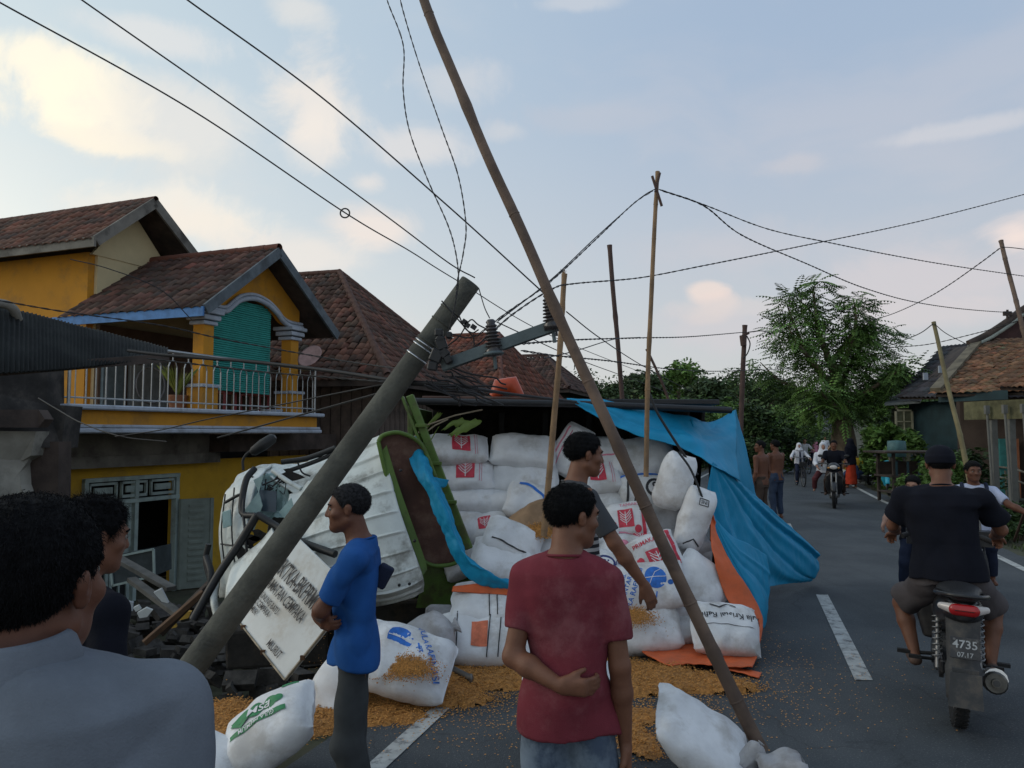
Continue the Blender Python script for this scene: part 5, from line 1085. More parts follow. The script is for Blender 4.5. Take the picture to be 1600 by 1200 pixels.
# green curtain blind filling the arch
blind = mat('teal_blind', (.03, .27, .23), .8, .12, 3, .3, 30, wave=('Z', 24, .6))
bl = hb('bamboo_blind', blind, (3.22, 4.95, .275, .285, 2.60, 3.98))
az_ = lambda a: float(np.interp(a, [p[0] for p in ap_], [p[1] for p in ap_])); z = 2.56; r = random.Random(3)
while z < 4.36:
    A_ = [a for a in np.arange(3.22, 4.97, .03) if az_(a) > z + .03]
    if len(A_) > 4:
        sg = r.random() * .012 - .006; sk_ = .03 * (1 - (z - 2.56) / 1.8)
        mb = MB(); mb.tube([H(A_[0], .25 + sg, z), H((A_[0] + A_[-1]) / 2, .25 + sg, z - .01 - sk_ * .2), H(A_[-1], .25 + sg, z - sk_)], .021, 6); mb.build('slat', blind, bl)
    z += .042
# balcony slab and trims
hb('balcony_slab', yellow, (-.15, 5.80, -.35, 3.2, ZB + .03, ZB + .36)); hb('slab_trim', wtrim, (-.22, 5.93, -.47, .1, ZB + .345, ZB + .42), bevel=.018); hb('slab_trim', wtrim, (-.2, 5.89, -.43, .1, ZB - .0, ZB + .075), bevel=.018); hb('slab_trim', wtrim, (-.2, 5.87, -.40, .1, ZB + .08, ZB + .13), bevel=.012)
# rails
rail = MB(); rail.tube([H(-.1, 2.6, ZB + 1.36), H(-.1, -.3, ZB + 1.36), H(5.78, -.3, ZB + 1.36), H(5.78, 3.0, ZB + 1.36)], .028, 8); rail.build('handrail', steel, hs_)
rl = MB(); rl.tube([H(-.1, 2.6, ZB + .52), H(-.1, -.3, ZB + .52), H(5.78, -.3, ZB + .52)], .015, 6); rl.build('bottom_rail', steel, hs_)
bal = MB(); bal.tube([(0, 0, 0), (0, 0, .68)], .009, 6); bal.tube([(.0, 0, .68), (.03, 0, .76), (.09, 0, .80), (.15, 0, .76), (.18, 0, .68)], .011, 6); bal.tube([(.18, 0, 0), (.18, 0, .68)], .012, 6); bal.tube([(.09, 0, .80), (.09, 0, .94)], .010, 6); bal.lathe([(.001, -.02), (.022, 0), (.001, .02)], (.09, 0, .86), n=8)
b0 = None
for k in range(17):
    if b0 is None: b0 = bal.build('baluster', steel, hs_); o = b0
    else: o = b0.copy(); COL.objects.link(o); o.parent = hs_
    o.location = H(.0 + k * .345, -.3, ZB + .42); o.rotation_euler = (0, 0, math.atan2(HU.y, HU.x))
for k in range(7):
    o = b0.copy(); COL.objects.link(o); o.parent = hs_; o.location = H(-.1, .0 + k * .38, ZB + .42); o.rotation_euler = (0, 0, math.atan2(HN.y, HN.x))
for a in (-.1, 5.78):
    mb = MB(); mb.tube([H(a, -.3, ZB + .4), H(a, -.3, ZB + 1.42)], .025, 8); mb.build('rail_post', steel, hs_)
# ground floor
hb('ground_floor_wall', mat('ochre_wall', (.50, .29, .020), .85, .12, 1.2, .15, 30, dirt=((.25, .15, .03), .5, 1.5)), (.2, 1.25, 1.0, 1.2, -1.25, 1.15), (3.3, 7.6, 1.0, 1.2, -1.25, 1.2), (1.25, 3.3, 1.0, 1.2, .95, 1.15))
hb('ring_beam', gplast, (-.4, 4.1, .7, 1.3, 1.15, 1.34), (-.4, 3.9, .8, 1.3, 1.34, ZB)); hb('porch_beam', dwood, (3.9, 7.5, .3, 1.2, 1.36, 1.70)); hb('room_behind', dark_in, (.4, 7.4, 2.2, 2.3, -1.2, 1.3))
hb('corner_pillar', mat('peeling_plaster', (.22, .13, .08), .9, .4, 3, .5, 20), (-.45, .0, .9, 1.3, -1.25, 1.15))
# door set: transom, fixed arched leaf, open louvred leaf
df = mat('pale_green_door', (.30, .37, .35), .7, .12, 4, .1, 30, dirt=((.14, .15, .13), .5, 3)); dl = mat('grey_green_shutter', (.19, .22, .19), .75, .15, 4, .1, 30)
dr = [(1.25, 1.33), (2.28, 2.36), (3.22, 3.30)]
for a0, a1 in dr: hb('door_post', df, (a0, a1, .93, 1.05, -1.22, .96), bevel=.004)
hb('door_head', df, (1.25, 3.3, .92, 1.05, .90, .97), (1.25, 3.3, .92, 1.05, .50, .57), bevel=.004)
for k in range(3):
    a = 1.36 + k * .64; tf = hb('transom_panel', df, (a, a + .56, .95, 1.0, .60, .65), (a, a + .56, .95, 1.0, .84, .88), (a + .10, a + .46, .955, .99, .69, .80), (a, a + .03, .95, 1.0, .60, .88), (a + .53, a + .56, .95, 1.0, .60, .88))
for a in (1.36, 1.80):
    hb('door_stile', df, (a, a + .06, .95, 1.0, -1.2, .5), (a + .36, a + .42, .95, 1.0, -1.2, .5), (a, a + .42, .95, 1.0, -.36, -.26), (a + .19, a + .22, .95, 1.0, -1.2, .5), (a, a + .42, .95, 1.0, .42, .5))
    for zc in (.30, -.48):
        mb = MB(); mb.tube([H(a + .06, .97, zc - .1)] + [H(a + .21 - .15 * math.cos(t), .97, zc + .1 * math.sin(t)) for t in np.linspace(0, math.pi, 8)] + [H(a + .36, .97, zc - .1)], .016, 6); mb.build('door_arch', df, hs_)
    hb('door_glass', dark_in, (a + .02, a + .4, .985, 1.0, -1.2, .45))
mb = MB(); hx = H(3.28, .92, 0); dv = (HU * .75 - HN * .55).normalized() * .62; up = Vector((0, 0, 1)); pt_n = dv.cross(up).normalized() * .04
def leafbox(u0, u1, z0, z1, off=0, th=1.0): p = lambda u, z, o: hx + dv * u + up * z + pt_n * (o * th + off); return [p(u0, z0, 0), p(u1, z0, 0), p(u1, z0, 1), p(u0, z0, 1)], [p(u0, z1, 0), p(u1, z1, 0), p(u1, z1, 1), p(u0, z1, 1)]
mb.hexa(*leafbox(0, 1, -1.2, .48)); lfo = mb.build('shutter_leaf', dl, hs_, bevel=.004)
for k in range(13):
    mb = MB(); z = -1.05 + k * .115; mb.hexa(*leafbox(.28, .72, z, z + .05, .2 - .05, 1.4)); mb.build('louvre', dl, lfo)
for u in (.04, .9):
    mb = MB(); mb.hexa(*leafbox(u, u + .06, -1.2, .48, -.02, 1.5)); mb.build('leaf_stile', dl, lfo)
# things on the balcony
pt = empty('potted_plant', H(2.75, .5, ZB + .37), 0, 'spiky yellow green plant in a pot on the balcony by the left column', 'potted plant'); mb = MB(); mb.lathe([(.12, 0), (.17, .3), (.18, .32), (.15, .3)], (0, 0, 0)); mb.build('pot', mat('clay_pot', (.2, .09, .05), .8, .2), pt)
r = np.random.RandomState(4); mb = MB()
for k in range(60):
    a = r.rand() * 6.28; q = .3 + .5 * r.rand(); d = Vector((math.cos(a) * q * .5, math.sin(a) * q * .5, .55 * q + .2)); s = d.cross(Vector((0, 0, 1))).normalized() * .015; mb.add([Vector((0, 0, .3)) - s, Vector((0, 0, .3)) + s, Vector((0, 0, .3)) + d + s * .2 - Vector((0, 0, .05)), Vector((0, 0, .3)) + d * .6 - s * .7 + Vector((0, 0, .06))], [(0, 1, 2, 3)])
mb.build('foliage', mat('yucca_green', (.14, .17, .03), .7, .3), pt)
for a_, lab in ((3.9, 'dark red plastic chair on the balcony nearer the potted plant'), (4.9, 'dark red plastic chair on the balcony nearer the right column')):
    ch = empty('chair', H(a_, .55, ZB + .37), math.atan2(HU.y, HU.x) + .2, lab, 'chair'); rm = mat('dark_red_plastic', (.14, .012, .018), .4, .15)
    MB().box((0, 0, .42), (.46, .44, .04)).build('seat', rm, ch, bevel=.01); MB().box((0, .22, .68), (.46, .04, .46)).build('backrest', rm, ch, bevel=.02)
    for x, y in ((-.2, -.2), (.2, -.2), (-.2, .2), (.2, .2)): MB().box((x, y, .2), (.04, .04, .42)).build('leg', rm, ch)
mb = MB(); mb.lathe([(.01, 0), (.2, .02), (.24, .1), (.25, .12), (.0, .03)], H(5.1, .3, ZB + .37)); o = mb.build('wash_basin', wtrim); tag(o, 'pale wash basin standing on the balcony floor behind the rail', 'basin')
# ------------------------------------------------------------------ neighbour on the far left: dark brick wall, grey plaster fragment, tin awning
ln = empty('old_side_building', (0, 0, 0), 0, 'dark weathered brick building at the left edge beside the yellow house', 'building')
def pbox(name, m, pts, thick, parent, bevel=0, d=(0, 1, 0)):
    mb = MB(); p = [P(*q) for q in pts]; mb.prism(p, Vector(d) * thick); return mb.build(name, m, parent, bevel=bevel)
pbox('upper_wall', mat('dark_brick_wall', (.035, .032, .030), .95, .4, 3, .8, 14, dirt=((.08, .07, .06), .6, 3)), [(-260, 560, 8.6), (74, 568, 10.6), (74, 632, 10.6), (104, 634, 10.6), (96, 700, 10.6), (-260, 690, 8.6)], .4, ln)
pbox('plaster_wall', mat('stained_plaster', (.30, .285, .245), .9, .25, 2, .4, 20, dirt=((.07, .065, .055), .7, 1.8)), [(-260, 672, 8.5), (56, 674, 10.2), (48, 712, 10.2), (30, 722, 10.2), (32, 758, 10.2), (42, 790, 10.2), (40, 1000, 10.2), (-260, 1100, 8.5)], .3, ln)
pbox('pillar', dwood, [(28, 690, 10.4), (92, 690, 10.5), (88, 940, 10.5), (30, 940, 10.4)], .3, ln)
pbox('ledge', dwood, [(-260, 640, 8.4), (60, 640, 10.1), (70, 655, 10.1), (60, 668, 10.1), (-260, 668, 8.4)], .2, ln)
aw = empty('tin_awning', (0, 0, 0), 0, 'dark corrugated tin awning jutting in from the left edge', 'awning')
def corr(U, V_): return .007 * np.sin(U * 420)
V, F = sheet([[(-300, 420, 5.4), (0, 478, 6.6), (140, 512, 7.6), (262, 543, 8.8)], [(-300, 600, 5.0), (0, 582, 6.0), (140, 572, 7.2), (262, 556, 8.4)]], 1500, 4, corr, .004, 3)
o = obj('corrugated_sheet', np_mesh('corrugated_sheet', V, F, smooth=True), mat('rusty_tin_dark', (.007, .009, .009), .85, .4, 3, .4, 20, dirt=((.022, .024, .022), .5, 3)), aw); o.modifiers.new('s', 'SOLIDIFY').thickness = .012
for t in range(5):
    mb = MB(); a = P(-300 + t * 120, 556 - t * 1, 5.0 + t * .75); mb.beam(P(-300 + t * 130, 470 + t * 19, 5.5 + t * .75) + Vector((0, 0, -.06)), P(-300 + t * 130, 588 - t * 7, 5.1 + t * .75) + Vector((0, 0, -.04)), .05, .07); mb.build('rafter', dwood, aw)
mb = MB(); mb.tube(smooth_pts([P(-60, 470, 6.2), P(0, 474, 6.5), P(20, 482, 6.6), P(28, 500, 6.7)], 4), .04, 8); mb.build('ridge_cap', gplast, aw)
mb = MB(); mb.beam(P(-300, 602, 4.98), P(262, 559, 8.38), .04, .09); mb.build('gutter_board', dwood, aw)
# ------------------------------------------------------------------ tiled houses behind the truck
def hip_house(label, corners, zr, ze, r0, r1, tm, wall_m, wall_z0, tw=.24, tl=.30, inset=.6, cat='house', seed=0, planks=None):
    """corners: four (x,y) of the eave rectangle, order front-left, front-right, back-right, back-left; ridge ends r0,r1 (x,y)"""
    rt = empty('tiled_house', (0, 0, 0), 0, label, cat); c = [Vector((x, y, ze)) for x, y in corners]; a, b = Vector((*r0, zr)), Vector((*r1, zr))
    faces = [[c[0], c[1], b, a], [c[1], c[2], b, b], [c[2], c[3], a, b], [c[3], c[0], a, a]]
    for i, q in enumerate(faces): deck(q, rt, th=.04); (tiles(q, tw, tl, tm, 'roof_tiles', rt, seed + i, jit=1.6) if i != 2 else None)
    for s, e in ((c[0], a), (c[1], b), (c[3], a), (c[2], b), (a, b)):
        if (e - s).length > .4: ridge(s + Vector((0, 0, .07)), e + Vector((0, 0, .07)), tm, rt, .085)
    ctr = (c[0] + c[1] + c[2] + c[3]) / 4; w_ = [ctr + (p - ctr) * (1 - inset / (p - ctr).length) for p in c]
    for i in range(4):
        p, q = w_[i], w_[(i + 1) % 4]; d = (ctr - (p + q) / 2); d.z = 0; d = d.normalized() * .12; mb = MB()
        lo = [Vector((p.x, p.y, wall_z0)), Vector((q.x, q.y, wall_z0))]; hi = [Vector((p.x, p.y, ze)), Vector((q.x, q.y, ze))]
        mb.hexa([lo[0], lo[1], lo[1] + d, lo[0] + d], [hi[0], hi[1], hi[1] + d, hi[0] + d]); mb.build('wall', wall_m, rt)
        if planks and i in planks:
            L_ = (lo[1] - lo[0]).length; k = int(L_ / .26); e_ = (lo[1] - lo[0]).normalized(); first = None
            for j_ in range(k):
                m_ = MB(); x = j_ * L_ / k; hh = ze - wall_z0 - .1
                m_.hexa([Vector((0, 0, 0)), e_ * (L_ / k - .025), e_ * (L_ / k - .025) - d * .22, -d * .22], [Vector((0, 0, hh)), e_ * (L_ / k - .025) + Vector((0, 0, hh)), e_ * (L_ / k - .025) - d * .22 + Vector((0, 0, hh)), -d * .22 + Vector((0, 0, hh))])
                if first is None: first = m_.build('plank', wall_m, rt); o = first
                else: o = first.copy(); COL.objects.link(o); o.parent = rt
                o.location = lo[0] + e_ * x + Vector((0, 0, .02))
    for i in range(4):
        p, q = c[i], c[(i + 1) % 4]; mb = MB(); mb.beam(p + Vector((0, 0, -.05)), q + Vector((0, 0, -.05)), .05, .16); mb.build('fascia', dwood, rt)
    return rt
# the hipped houses stand along the street line; each is given by its street-side eave (near end, far end), depth, apex recess
def street_hip(label, near, far, depth, rec, zr, ze, tm, seed, tw=.22, tl=.28, planks=None):
    a, b = Vector((*near, 0)), Vector((*far, 0)); u = (b - a).normalized(); n = Vector((-u.y, u.x, 0)); mid = (a + b) / 2
    cs = [a, b, b + n * depth, a + n * depth]; r0 = mid + n * rec; r1 = mid + n * (depth - rec)
    # faces: 0 street hip, 1 far side, 2 back hip, 3 near side
    rt = empty('tiled_house', (0, 0, 0), 0, label, 'house'); E = [Vector((p.x, p.y, ze)) for p in cs]; R0, R1 = Vector((r0.x, r0.y, zr)), Vector((r1.x, r1.y, zr))
    for i, q in enumerate(([E[0], E[1], R0, R0], [E[1], E[2], R1, R0], [E[2], E[3], R1, R1], [E[3], E[0], R0, R1])):
        deck(q, rt, th=.04)
        if i in (0, 3): tiles(q, tw, tl, tm, 'roof_tiles', rt, seed + i, jit=1.9)
    for s_, e_ in ((E[0], R0), (E[1], R0), (R0, R1)): ridge(s_ + Vector((0, 0, .08)), e_ + Vector((0, 0, .08)), tm, rt, .085)
    ins = .7; W = [a + u * ins + n * ins, b - u * ins + n * ins, b - u * ins + n * (depth - ins), a + u * ins + n * (depth - ins)]
    for i in range(4):
        p, q = W[i], W[(i + 1) % 4]; d = Vector((-(q - p).y, (q - p).x, 0)).normalized() * .12; mb = MB()
        mb.hexa([Vector((v.x, v.y, -1.2)) for v in (p, q, q + d, p + d)], [Vector((v.x, v.y, ze)) for v in (p, q, q + d, p + d)]); mb.build('wall', dwood, rt)
        if planks and i in planks:
            L_ = (q - p).length; k = int(L_ / .28); e = (q - p).normalized(); first = None; o_ = -d * .2
            for j_ in range(k):
                if first is None:
                    w_ = e * (L_ / k - .03); h_ = Vector((0, 0, ze + 1.1)); m_ = MB(); m_.hexa([Vector((0, 0, 0)), w_, w_ + o_, o_], [h_, w_ + h_, w_ + o_ + h_, o_ + h_]); first = m_.build('plank', dplank, rt); o = first
                else: o = first.copy(); COL.objects.link(o); o.parent = rt
                o.location = p + e * (j_ * L_ / k) + Vector((0, 0, -1.2)) - d * .02
    for i in range(4): mb = MB(); mb.beam(E[i] + Vector((0, 0, -.06)), E[(i + 1) % 4] + Vector((0, 0, -.06)), .05, .16); mb.build('fascia', dwood, rt)
    return rt
dplank = mat('brown_plank', (.085, .062, .050), .85, .35, 3, .4, 30, dirt=((.03, .026, .022), .6, 2))
tile_mossy = mat('clay_tile_mossy', (.12, .058, .042), .85, .35, 1.1, .3, 40, dirt=((.05, .045, .04), .85, 1.0), tint=True)
street_hip('old timber house with a large mossy red brown hipped tile roof behind the pole', (-2.84, 17.5), (-.63, 25.0), 11.5, 3.45, 6.33, 2.95, tile_mossy, 20, .20, .25, planks=(0, 3))
street_hip('second tiled house with orange red hipped roof between pole and long bamboo', (-.35, 26.0), (2.35, 35.0), 7.5, 1.6, 5.65, 3.1, tile_red, 30)
street_hip('third tiled house with a low dark red roof furthest along the left side', (2.65, 35.6), (4.7, 42.5), 6.0, 2.0, 5.66, 3.75, tile_old, 40)
mb = MB(); Rm = Matrix.Rotation(RAD(75), 3, 'X') @ Matrix.Rotation(RAD(20), 3, 'Y'); mb.lathe([(.001, 0), (.14, .02), (.25, .07), (.28, .09), (.25, .08), (.001, .03)], P(487, 560, 16.2), Matrix.Rotation(RAD(-28), 3, 'Y') @ Matrix.Rotation(RAD(52), 3, 'X'), 24); o = mb.build('satellite_dish', mat('faded_pink_dish', (.42, .27, .25), .7, .15)); tag(o, 'faded pink satellite dish on the old tiled roof beside the balcony', 'satellite dish')
# ------------------------------------------------------------------ rubble in front of the door
rb = mat('rubble_dark', (.045, .040, .036), .9, .5, 6, .5, 20, dirt=((.10, .09, .08), .5, 5)); r = random.Random(5)
mb = MB()
for k in range(420):
    x, y = -5.9 + r.random() * 4.2, 8.2 + r.random() * 4.2; z = gzs(x, y) + r.random() * .35 * (1 if y > 8 else .5); s = .05 + r.random() * .16
    mb.box((x, y, z), (s * (1 + r.random()), s, s * .5), Matrix.Rotation(r.random() * 3, 3, 'Z') @ Matrix.Rotation(r.random() * 1.2, 3, 'X'))
obj_ = mb.build('rubble', rb, kind='stuff', label='dark broken rubble heaped in front of the ground floor door')
def plank(a, b, w_, h_, m, nm, lab, cat, up=(0, 0, 1)):
    mb = MB(); mb.beam(P(*a), P(*b), w_, h_, up); o = mb.build(nm, m, bevel=.004); tag(o, lab, cat); return o
plank((176, 868, 9.2), (268, 920, 8.6), .12, .05, mat('grey_timber', (.10, .095, .085), .85, .3, 5), 'timber_beam', 'grey timber beam slanting down over the rubble from the left', 'beam')
plank((205, 905, 8.6), (290, 968, 8.0), .10, .05, mat('grey_timber', (0, 0, 0)), 'timber_beam', 'second grey timber beam sloping towards the pole over the rubble', 'beam')
plank((250, 990, 7.6), (340, 900, 7.9), .09, .06, dwood, 'timber_beam', 'dark timber beam rising to the right between rubble and cab', 'beam')
plank((225, 1005, 7.4), (318, 925, 7.7), .07, .05, mat('brown_timber', (.10, .055, .03), .85, .3), 'timber_beam', 'thin brown timber lying parallel to the dark beam in the rubble', 'beam')
def chip(pts, Y, m, nm, lab, cat): mb = MB(); mb.prism([P(x, y, Y) for x, y in pts], (0, .02, .01)); o = mb.build(nm, m); tag(o, lab, cat)
wh = mat('white_shard', (.45, .47, .47), .6, .1, 6); yl = mat('yellow_shard', (.5, .30, .05), .6, .2, 6)
chip([(240, 926), (252, 920), (263, 942), (256, 944)], 8.2, wh, 'plaster_shard', 'white triangular shard standing up in the rubble', 'shard'); chip([(214, 958), (228, 950), (238, 954), (230, 964), (218, 966)], 8.0, wh, 'plaster_shard', 'larger flat white shard low in the rubble', 'shard')
chip([(208, 950), (216, 946), (220, 952), (212, 956)], 8.1, wh, 'plaster_shard', 'small white shard touching the larger flat one', 'shard'); chip([(272, 964), (284, 955), (299, 956), (294, 966), (278, 970)], 7.9, yl, 'yellow_fragment', 'larger yellow fragment in the rubble near the pole', 'fragment'); chip([(265, 978), (274, 975), (276, 980), (268, 982)], 7.9, yl, 'yellow_fragment', 'tiny yellow fragment below the larger yellow one', 'fragment')
chip([(200, 940), (208, 942), (207, 955), (198, 950)], 8.3, wtrim, 'cloth_scrap', 'pale lilac scrap beside the dark shirt of the second man', 'scrap')
gt = empty('glass_counter', P(205, 905, 9.8), 0, 'low glass display counter standing askew before the open door', 'counter')
for (a, b) in (((172, 872), (240, 858)), ((240, 858), (241, 900)), ((172, 872), (176, 915)), ((176, 915), (241, 900))):
    mb = MB(); mb.beam(P(*a, 9.8) - gt.location, P(*b, 9.8) - gt.location, .025, .025); mb.build('frame', df, gt)
mb = MB(); mb.prism([P(x, y, 9.82) - gt.location for x, y in ((172, 872), (240, 858), (241, 900), (176, 915))], (0, .5, 0)); mb.build('glass_case', mat('dim_glass', (.05, .06, .065), .15, .2), gt)
# embankment debris near the cab: dark timbers and bricks under the pole
mb = MB(); r = random.Random(8)
for k in range(260):
    x, y = -3.6 + r.random() * 2.6, 5.0 + r.random() * 3.4; z = gzs(x, y) + r.random() * .12; s = .04 + r.random() * .13
    mb.box((x, y, z), (s * (1 + r.random()), s, s * .6), Matrix.Rotation(r.random() * 3, 3, 'Z') @ Matrix.Rotation(r.random(), 3, 'X'))
mb.build('ditch_debris', rb, kind='stuff', label='dark debris in the ditch below the truck cab')
# ------------------------------------------------------------------ right side houses
tq = mat('dark_teal_wall', (.018, .045, .055), .8, .25, 2, .2, 30)
rh = empty('dark_roof_house', (0, 0, 0), 0, 'house with dark blue tile roof and cream window beyond the bamboo pole', 'house')
def RQ(*pts): return [P(*p) for p in pts]
q = RQ((1406, 622, 25.5), (1500, 622, 22.0), (1520, 540, 25.5), (1473, 544, 28.5)); deck(q, rh); tiles(q, .26, .32, tile_dk, 'roof_tiles', rh, 51)
q2 = RQ((1500, 622, 22.0), (1640, 622, 23.0), (1640, 540, 26.5), (1520, 540, 25.5)); deck(q2, rh); tiles(q2, .26, .32, tile_dk, 'roof_tiles', rh, 52)
mb = MB(); mb.beam(q[0], q[3], .12, .08); mb.build('hip_ridge', mat('grey_ridge', (.13, .15, .17), .8, .2), rh); 
for k_, (x, y) in enumerate(((1446, 588), (1470, 577))): mb = MB(); mb.box(P(x, y, 24.2), (.14, .06, .22)); mb.build('roof_patch', wtrim, rh)
def wallq(nm, m, a, b, zt, zb, par, th=.15):
    a, b = P(*a), P(*b); mb = MB(); d = Vector((0, th, 0)); mb.hexa([Vector((a.x, a.y, zb)), Vector((b.x, b.y, zb)), Vector((b.x, b.y, zb)) + d, Vector((a.x, a.y, zb)) + d], [Vector((a.x, a.y, zt)), Vector((b.x, b.y, zt)), Vector((b.x, b.y, zt)) + d, Vector((a.x, a.y, zt)) + d]); return mb.build(nm, m, par)
wallq('wall', tq, (1424, 640, 26.0), (1508, 640, 23.0), 2.75, -.1, rh); wallq('wall', mat('mossy_plaster', (.12, .13, .10), .9, .3, 2), (1396, 640, 27.5), (1426, 640, 26.2), 2.6, -.1, rh)
mb = MB(); mb.hexa(RQ((1382, 634, 26), (1438, 630, 24.8), (1442, 620, 27), (1392, 622, 28)), [p + Vector((0, 0, .08)) for p in RQ((1382, 634, 26), (1438, 630, 24.8), (1442, 620, 27), (1392, 622, 28))]); mb.build('porch_roof', mat('grey_zinc', (.10, .12, .13), .6, .2), rh)
wf = mat('cream_frame', (.50, .46, .32), .7, .1); wy = 25.7; c_ = P(1413, 668, wy)
win = empty('window', c_, 0); win.parent = rh; 
for (dx, dz, sx_, sz_) in ((-.27, 0, .06, 1.2), (.27, 0, .06, 1.2), (0, .57, .6, .06), (0, -.57, .6, .06), (0, 0, .03, 1.1), (0, .2, .5, .03), (0, -.2, .5, .03)): mb = MB(); mb.box((dx, 0, dz), (sx_, .05, sz_)); mb.build('frame', wf, win)
mb = MB(); mb.box((0, .03, 0), (.5, .02, 1.12)); mb.build('pane', mat('window_yellow', (.17, .17, .11), .3, .2), win)
mb = MB(); mb.beam(P(1397, 630, 25.9), P(1409, 654, 25.9), .06, .06); mb.build('bracket', wf, rh)
bh = empty('brown_roof_house', (0, 0, 0), 0, 'large house with patchy orange brown tiles and white posts at the right edge', 'house')
q = RQ((1462, 617, 17.2), (1690, 612, 15.0), (1690, 535, 19.0), (1528, 541, 20.5)); deck(q, bh); tiles(q, .15, .17, tile_br, 'roof_tiles', bh, 61, jit=1.3)
mb = MB(); mb.beam(q[0] + Vector((0, 0, .1)), q[3] + Vector((0, 0, .1)), .22, .12); mb.build('hip_ridge', mat('mossy_hip', (.13, .11, .075), .9, .35, 4, .4, 20), bh)
q = RQ((1562, 606, 14.6), (1700, 606, 12.6), (1700, 520, 15.6), (1604, 548, 15.6)); deck(q, bh); tiles(q, .15, .17, tile_br, 'roof_tiles', bh, 62, jit=1.3)
# upper sweeping gable
q = RQ((1514, 540, 21.0), (1560, 520, 20.5), (1700, 480, 20.0), (1700, 452, 20.6)); mb = MB()
gbl = [(1516, 541), (1548, 528), (1580, 505), (1602, 488), (1700, 430), (1700, 540)]; mb.prism([P(x, y, 20.6) for x, y in gbl], (0, .1, 0)); mb.build('gable_wall', mat('maroon_boards', (.05, .022, .02), .8, .3, 3), bh)
for Yo, nm, m_, r_ in ((20.4, 'curved_bargeboard', mat('pale_green_board', (.30, .34, .31), .8, .15), .07), (20.45, 'curved_eave', dwood, .12)):
    mb = MB(); up_ = 0 if r_ < .1 else -5; mb.tube(smooth_pts([P(1514, 543 + up_, Yo), P(1545, 528 + up_, Yo), P(1580, 505 + up_, Yo), P(1602, 488 + up_, Yo), P(1700, 428 + up_, Yo)], 4), r_, 6); mb.build(nm, m_, bh)
mb = MB(); q = [P(1514, 536, 20.4), P(1580, 498, 20.4), P(1700, 420, 20.4), P(1700, 420, 24), P(1580, 498, 24), P(1514, 536, 24)]; mb.add(q, [(0, 1, 4, 5), (1, 2, 3, 4)]); mb.build('upper_roof', tile_dk, bh); at = bh.children[-1].data.color_attributes.new('tint', 'FLOAT_COLOR', 'POINT'); at.data.foreach_set('color', [1.0] * 4 * 6)
mb = MB(); mb.tube([P(1574, 500, 20.4), P(1574, 484, 20.4)], .03, 6); mb.box(P(1574, 490, 20.4), (.22, .05, .12)); mb.build('finial', dwood, bh)
wallq('beam', mat('mossy_beam', (.11, .105, .055), .9, .4, 5, .4, 20), (1520, 630, 14.8), (1700, 626, 12.6), 2.33, 1.98, bh, .3)
wallq('eave_board', tq, (1470, 625, 17.3), (1575, 620, 15.9), 2.62, 2.42, bh, .1)
gpost = mat('grey_post', (.15, .15, .14), .8, .25, 3, .3, 20, dirt=((.08, .08, .07), .6, 3))
for x, Y in ((1550, 14.5), (1578, 14.1), (1607, 13.7)):
    a = P(x, 640, Y); mb = MB(); mb.box((a.x, a.y, 1.0), (.12, .12, 2.1)); mb.build('post', gpost, bh, bevel=.01); mb = MB(); mb.tube([(a.x - .16, a.y - .1, 2.2), (a.x - .12, a.y - .12, .5)], .022, 6); mb.build('drain_pipe', gpost, bh)
    mb = MB(); mb.box((a.x - .16, a.y - .1, 2.16), (.08, .06, .16)); mb.build('lamp_socket', gpost, bh)
wallq('wall', mat('brown_wall', (.045, .032, .026), .9, .3, 2), (1500, 640, 18.0), (1700, 640, 16.0), 2.5, -.1, bh)
wallq('door', mat('teal_door', (.02, .13, .13), .7, .2), (1560, 640, 17.1), (1576, 640, 17.0), 1.6, -.1, bh, .08); wallq('door', mat('brick_orange', (.25, .09, .04), .8, .2), (1576, 640, 16.95), (1590, 640, 16.9), 1.6, .0, bh, .08)
# bridge / culvert wall and dark box at the right verge
mb = MB(); a, b = G(1520, 800), G(1640, 830); mb.beam((a.x, a.y, .22), (b.x + .6, b.y + .2, .22), .35, .40); o = mb.build('low_wall', mat('mossy_wall', (.035, .038, .026), .95, .4, 4, .6, 20)); tag(o, 'low dark mossy wall on the right verge behind the boy in white', 'wall')
o.modifiers.new('b', 'BEVEL').width = .02
# far road-side hut / bridge rail
ft = empty('roadside_shed', P(1290, 700, 75), 0, 'low far shed with pale roof edge at the end of the road', 'shed'); base = Vector(ft.location)
for (a, b, c, d, Y, m_, nm) in ((1264, 670, 1302, 674, 75, mat('pale_zinc', (.22, .23, .22), .8, .2), 'roof_edge'), (1268, 676, 1300, 692, 76, mat('shed_green', (.03, .07, .05), .8, .3), 'wall'), (1266, 662, 1288, 664, 78, mat('pale_zinc', (0, 0, 0)), 'roof_edge')):
    mb = MB(); mb.prism([P(x, y, Y) - base for x, y in ((a, b), (c, b), (c, d), (a, d))], (0, 2, 0)); mb.build(nm, m_, ft)
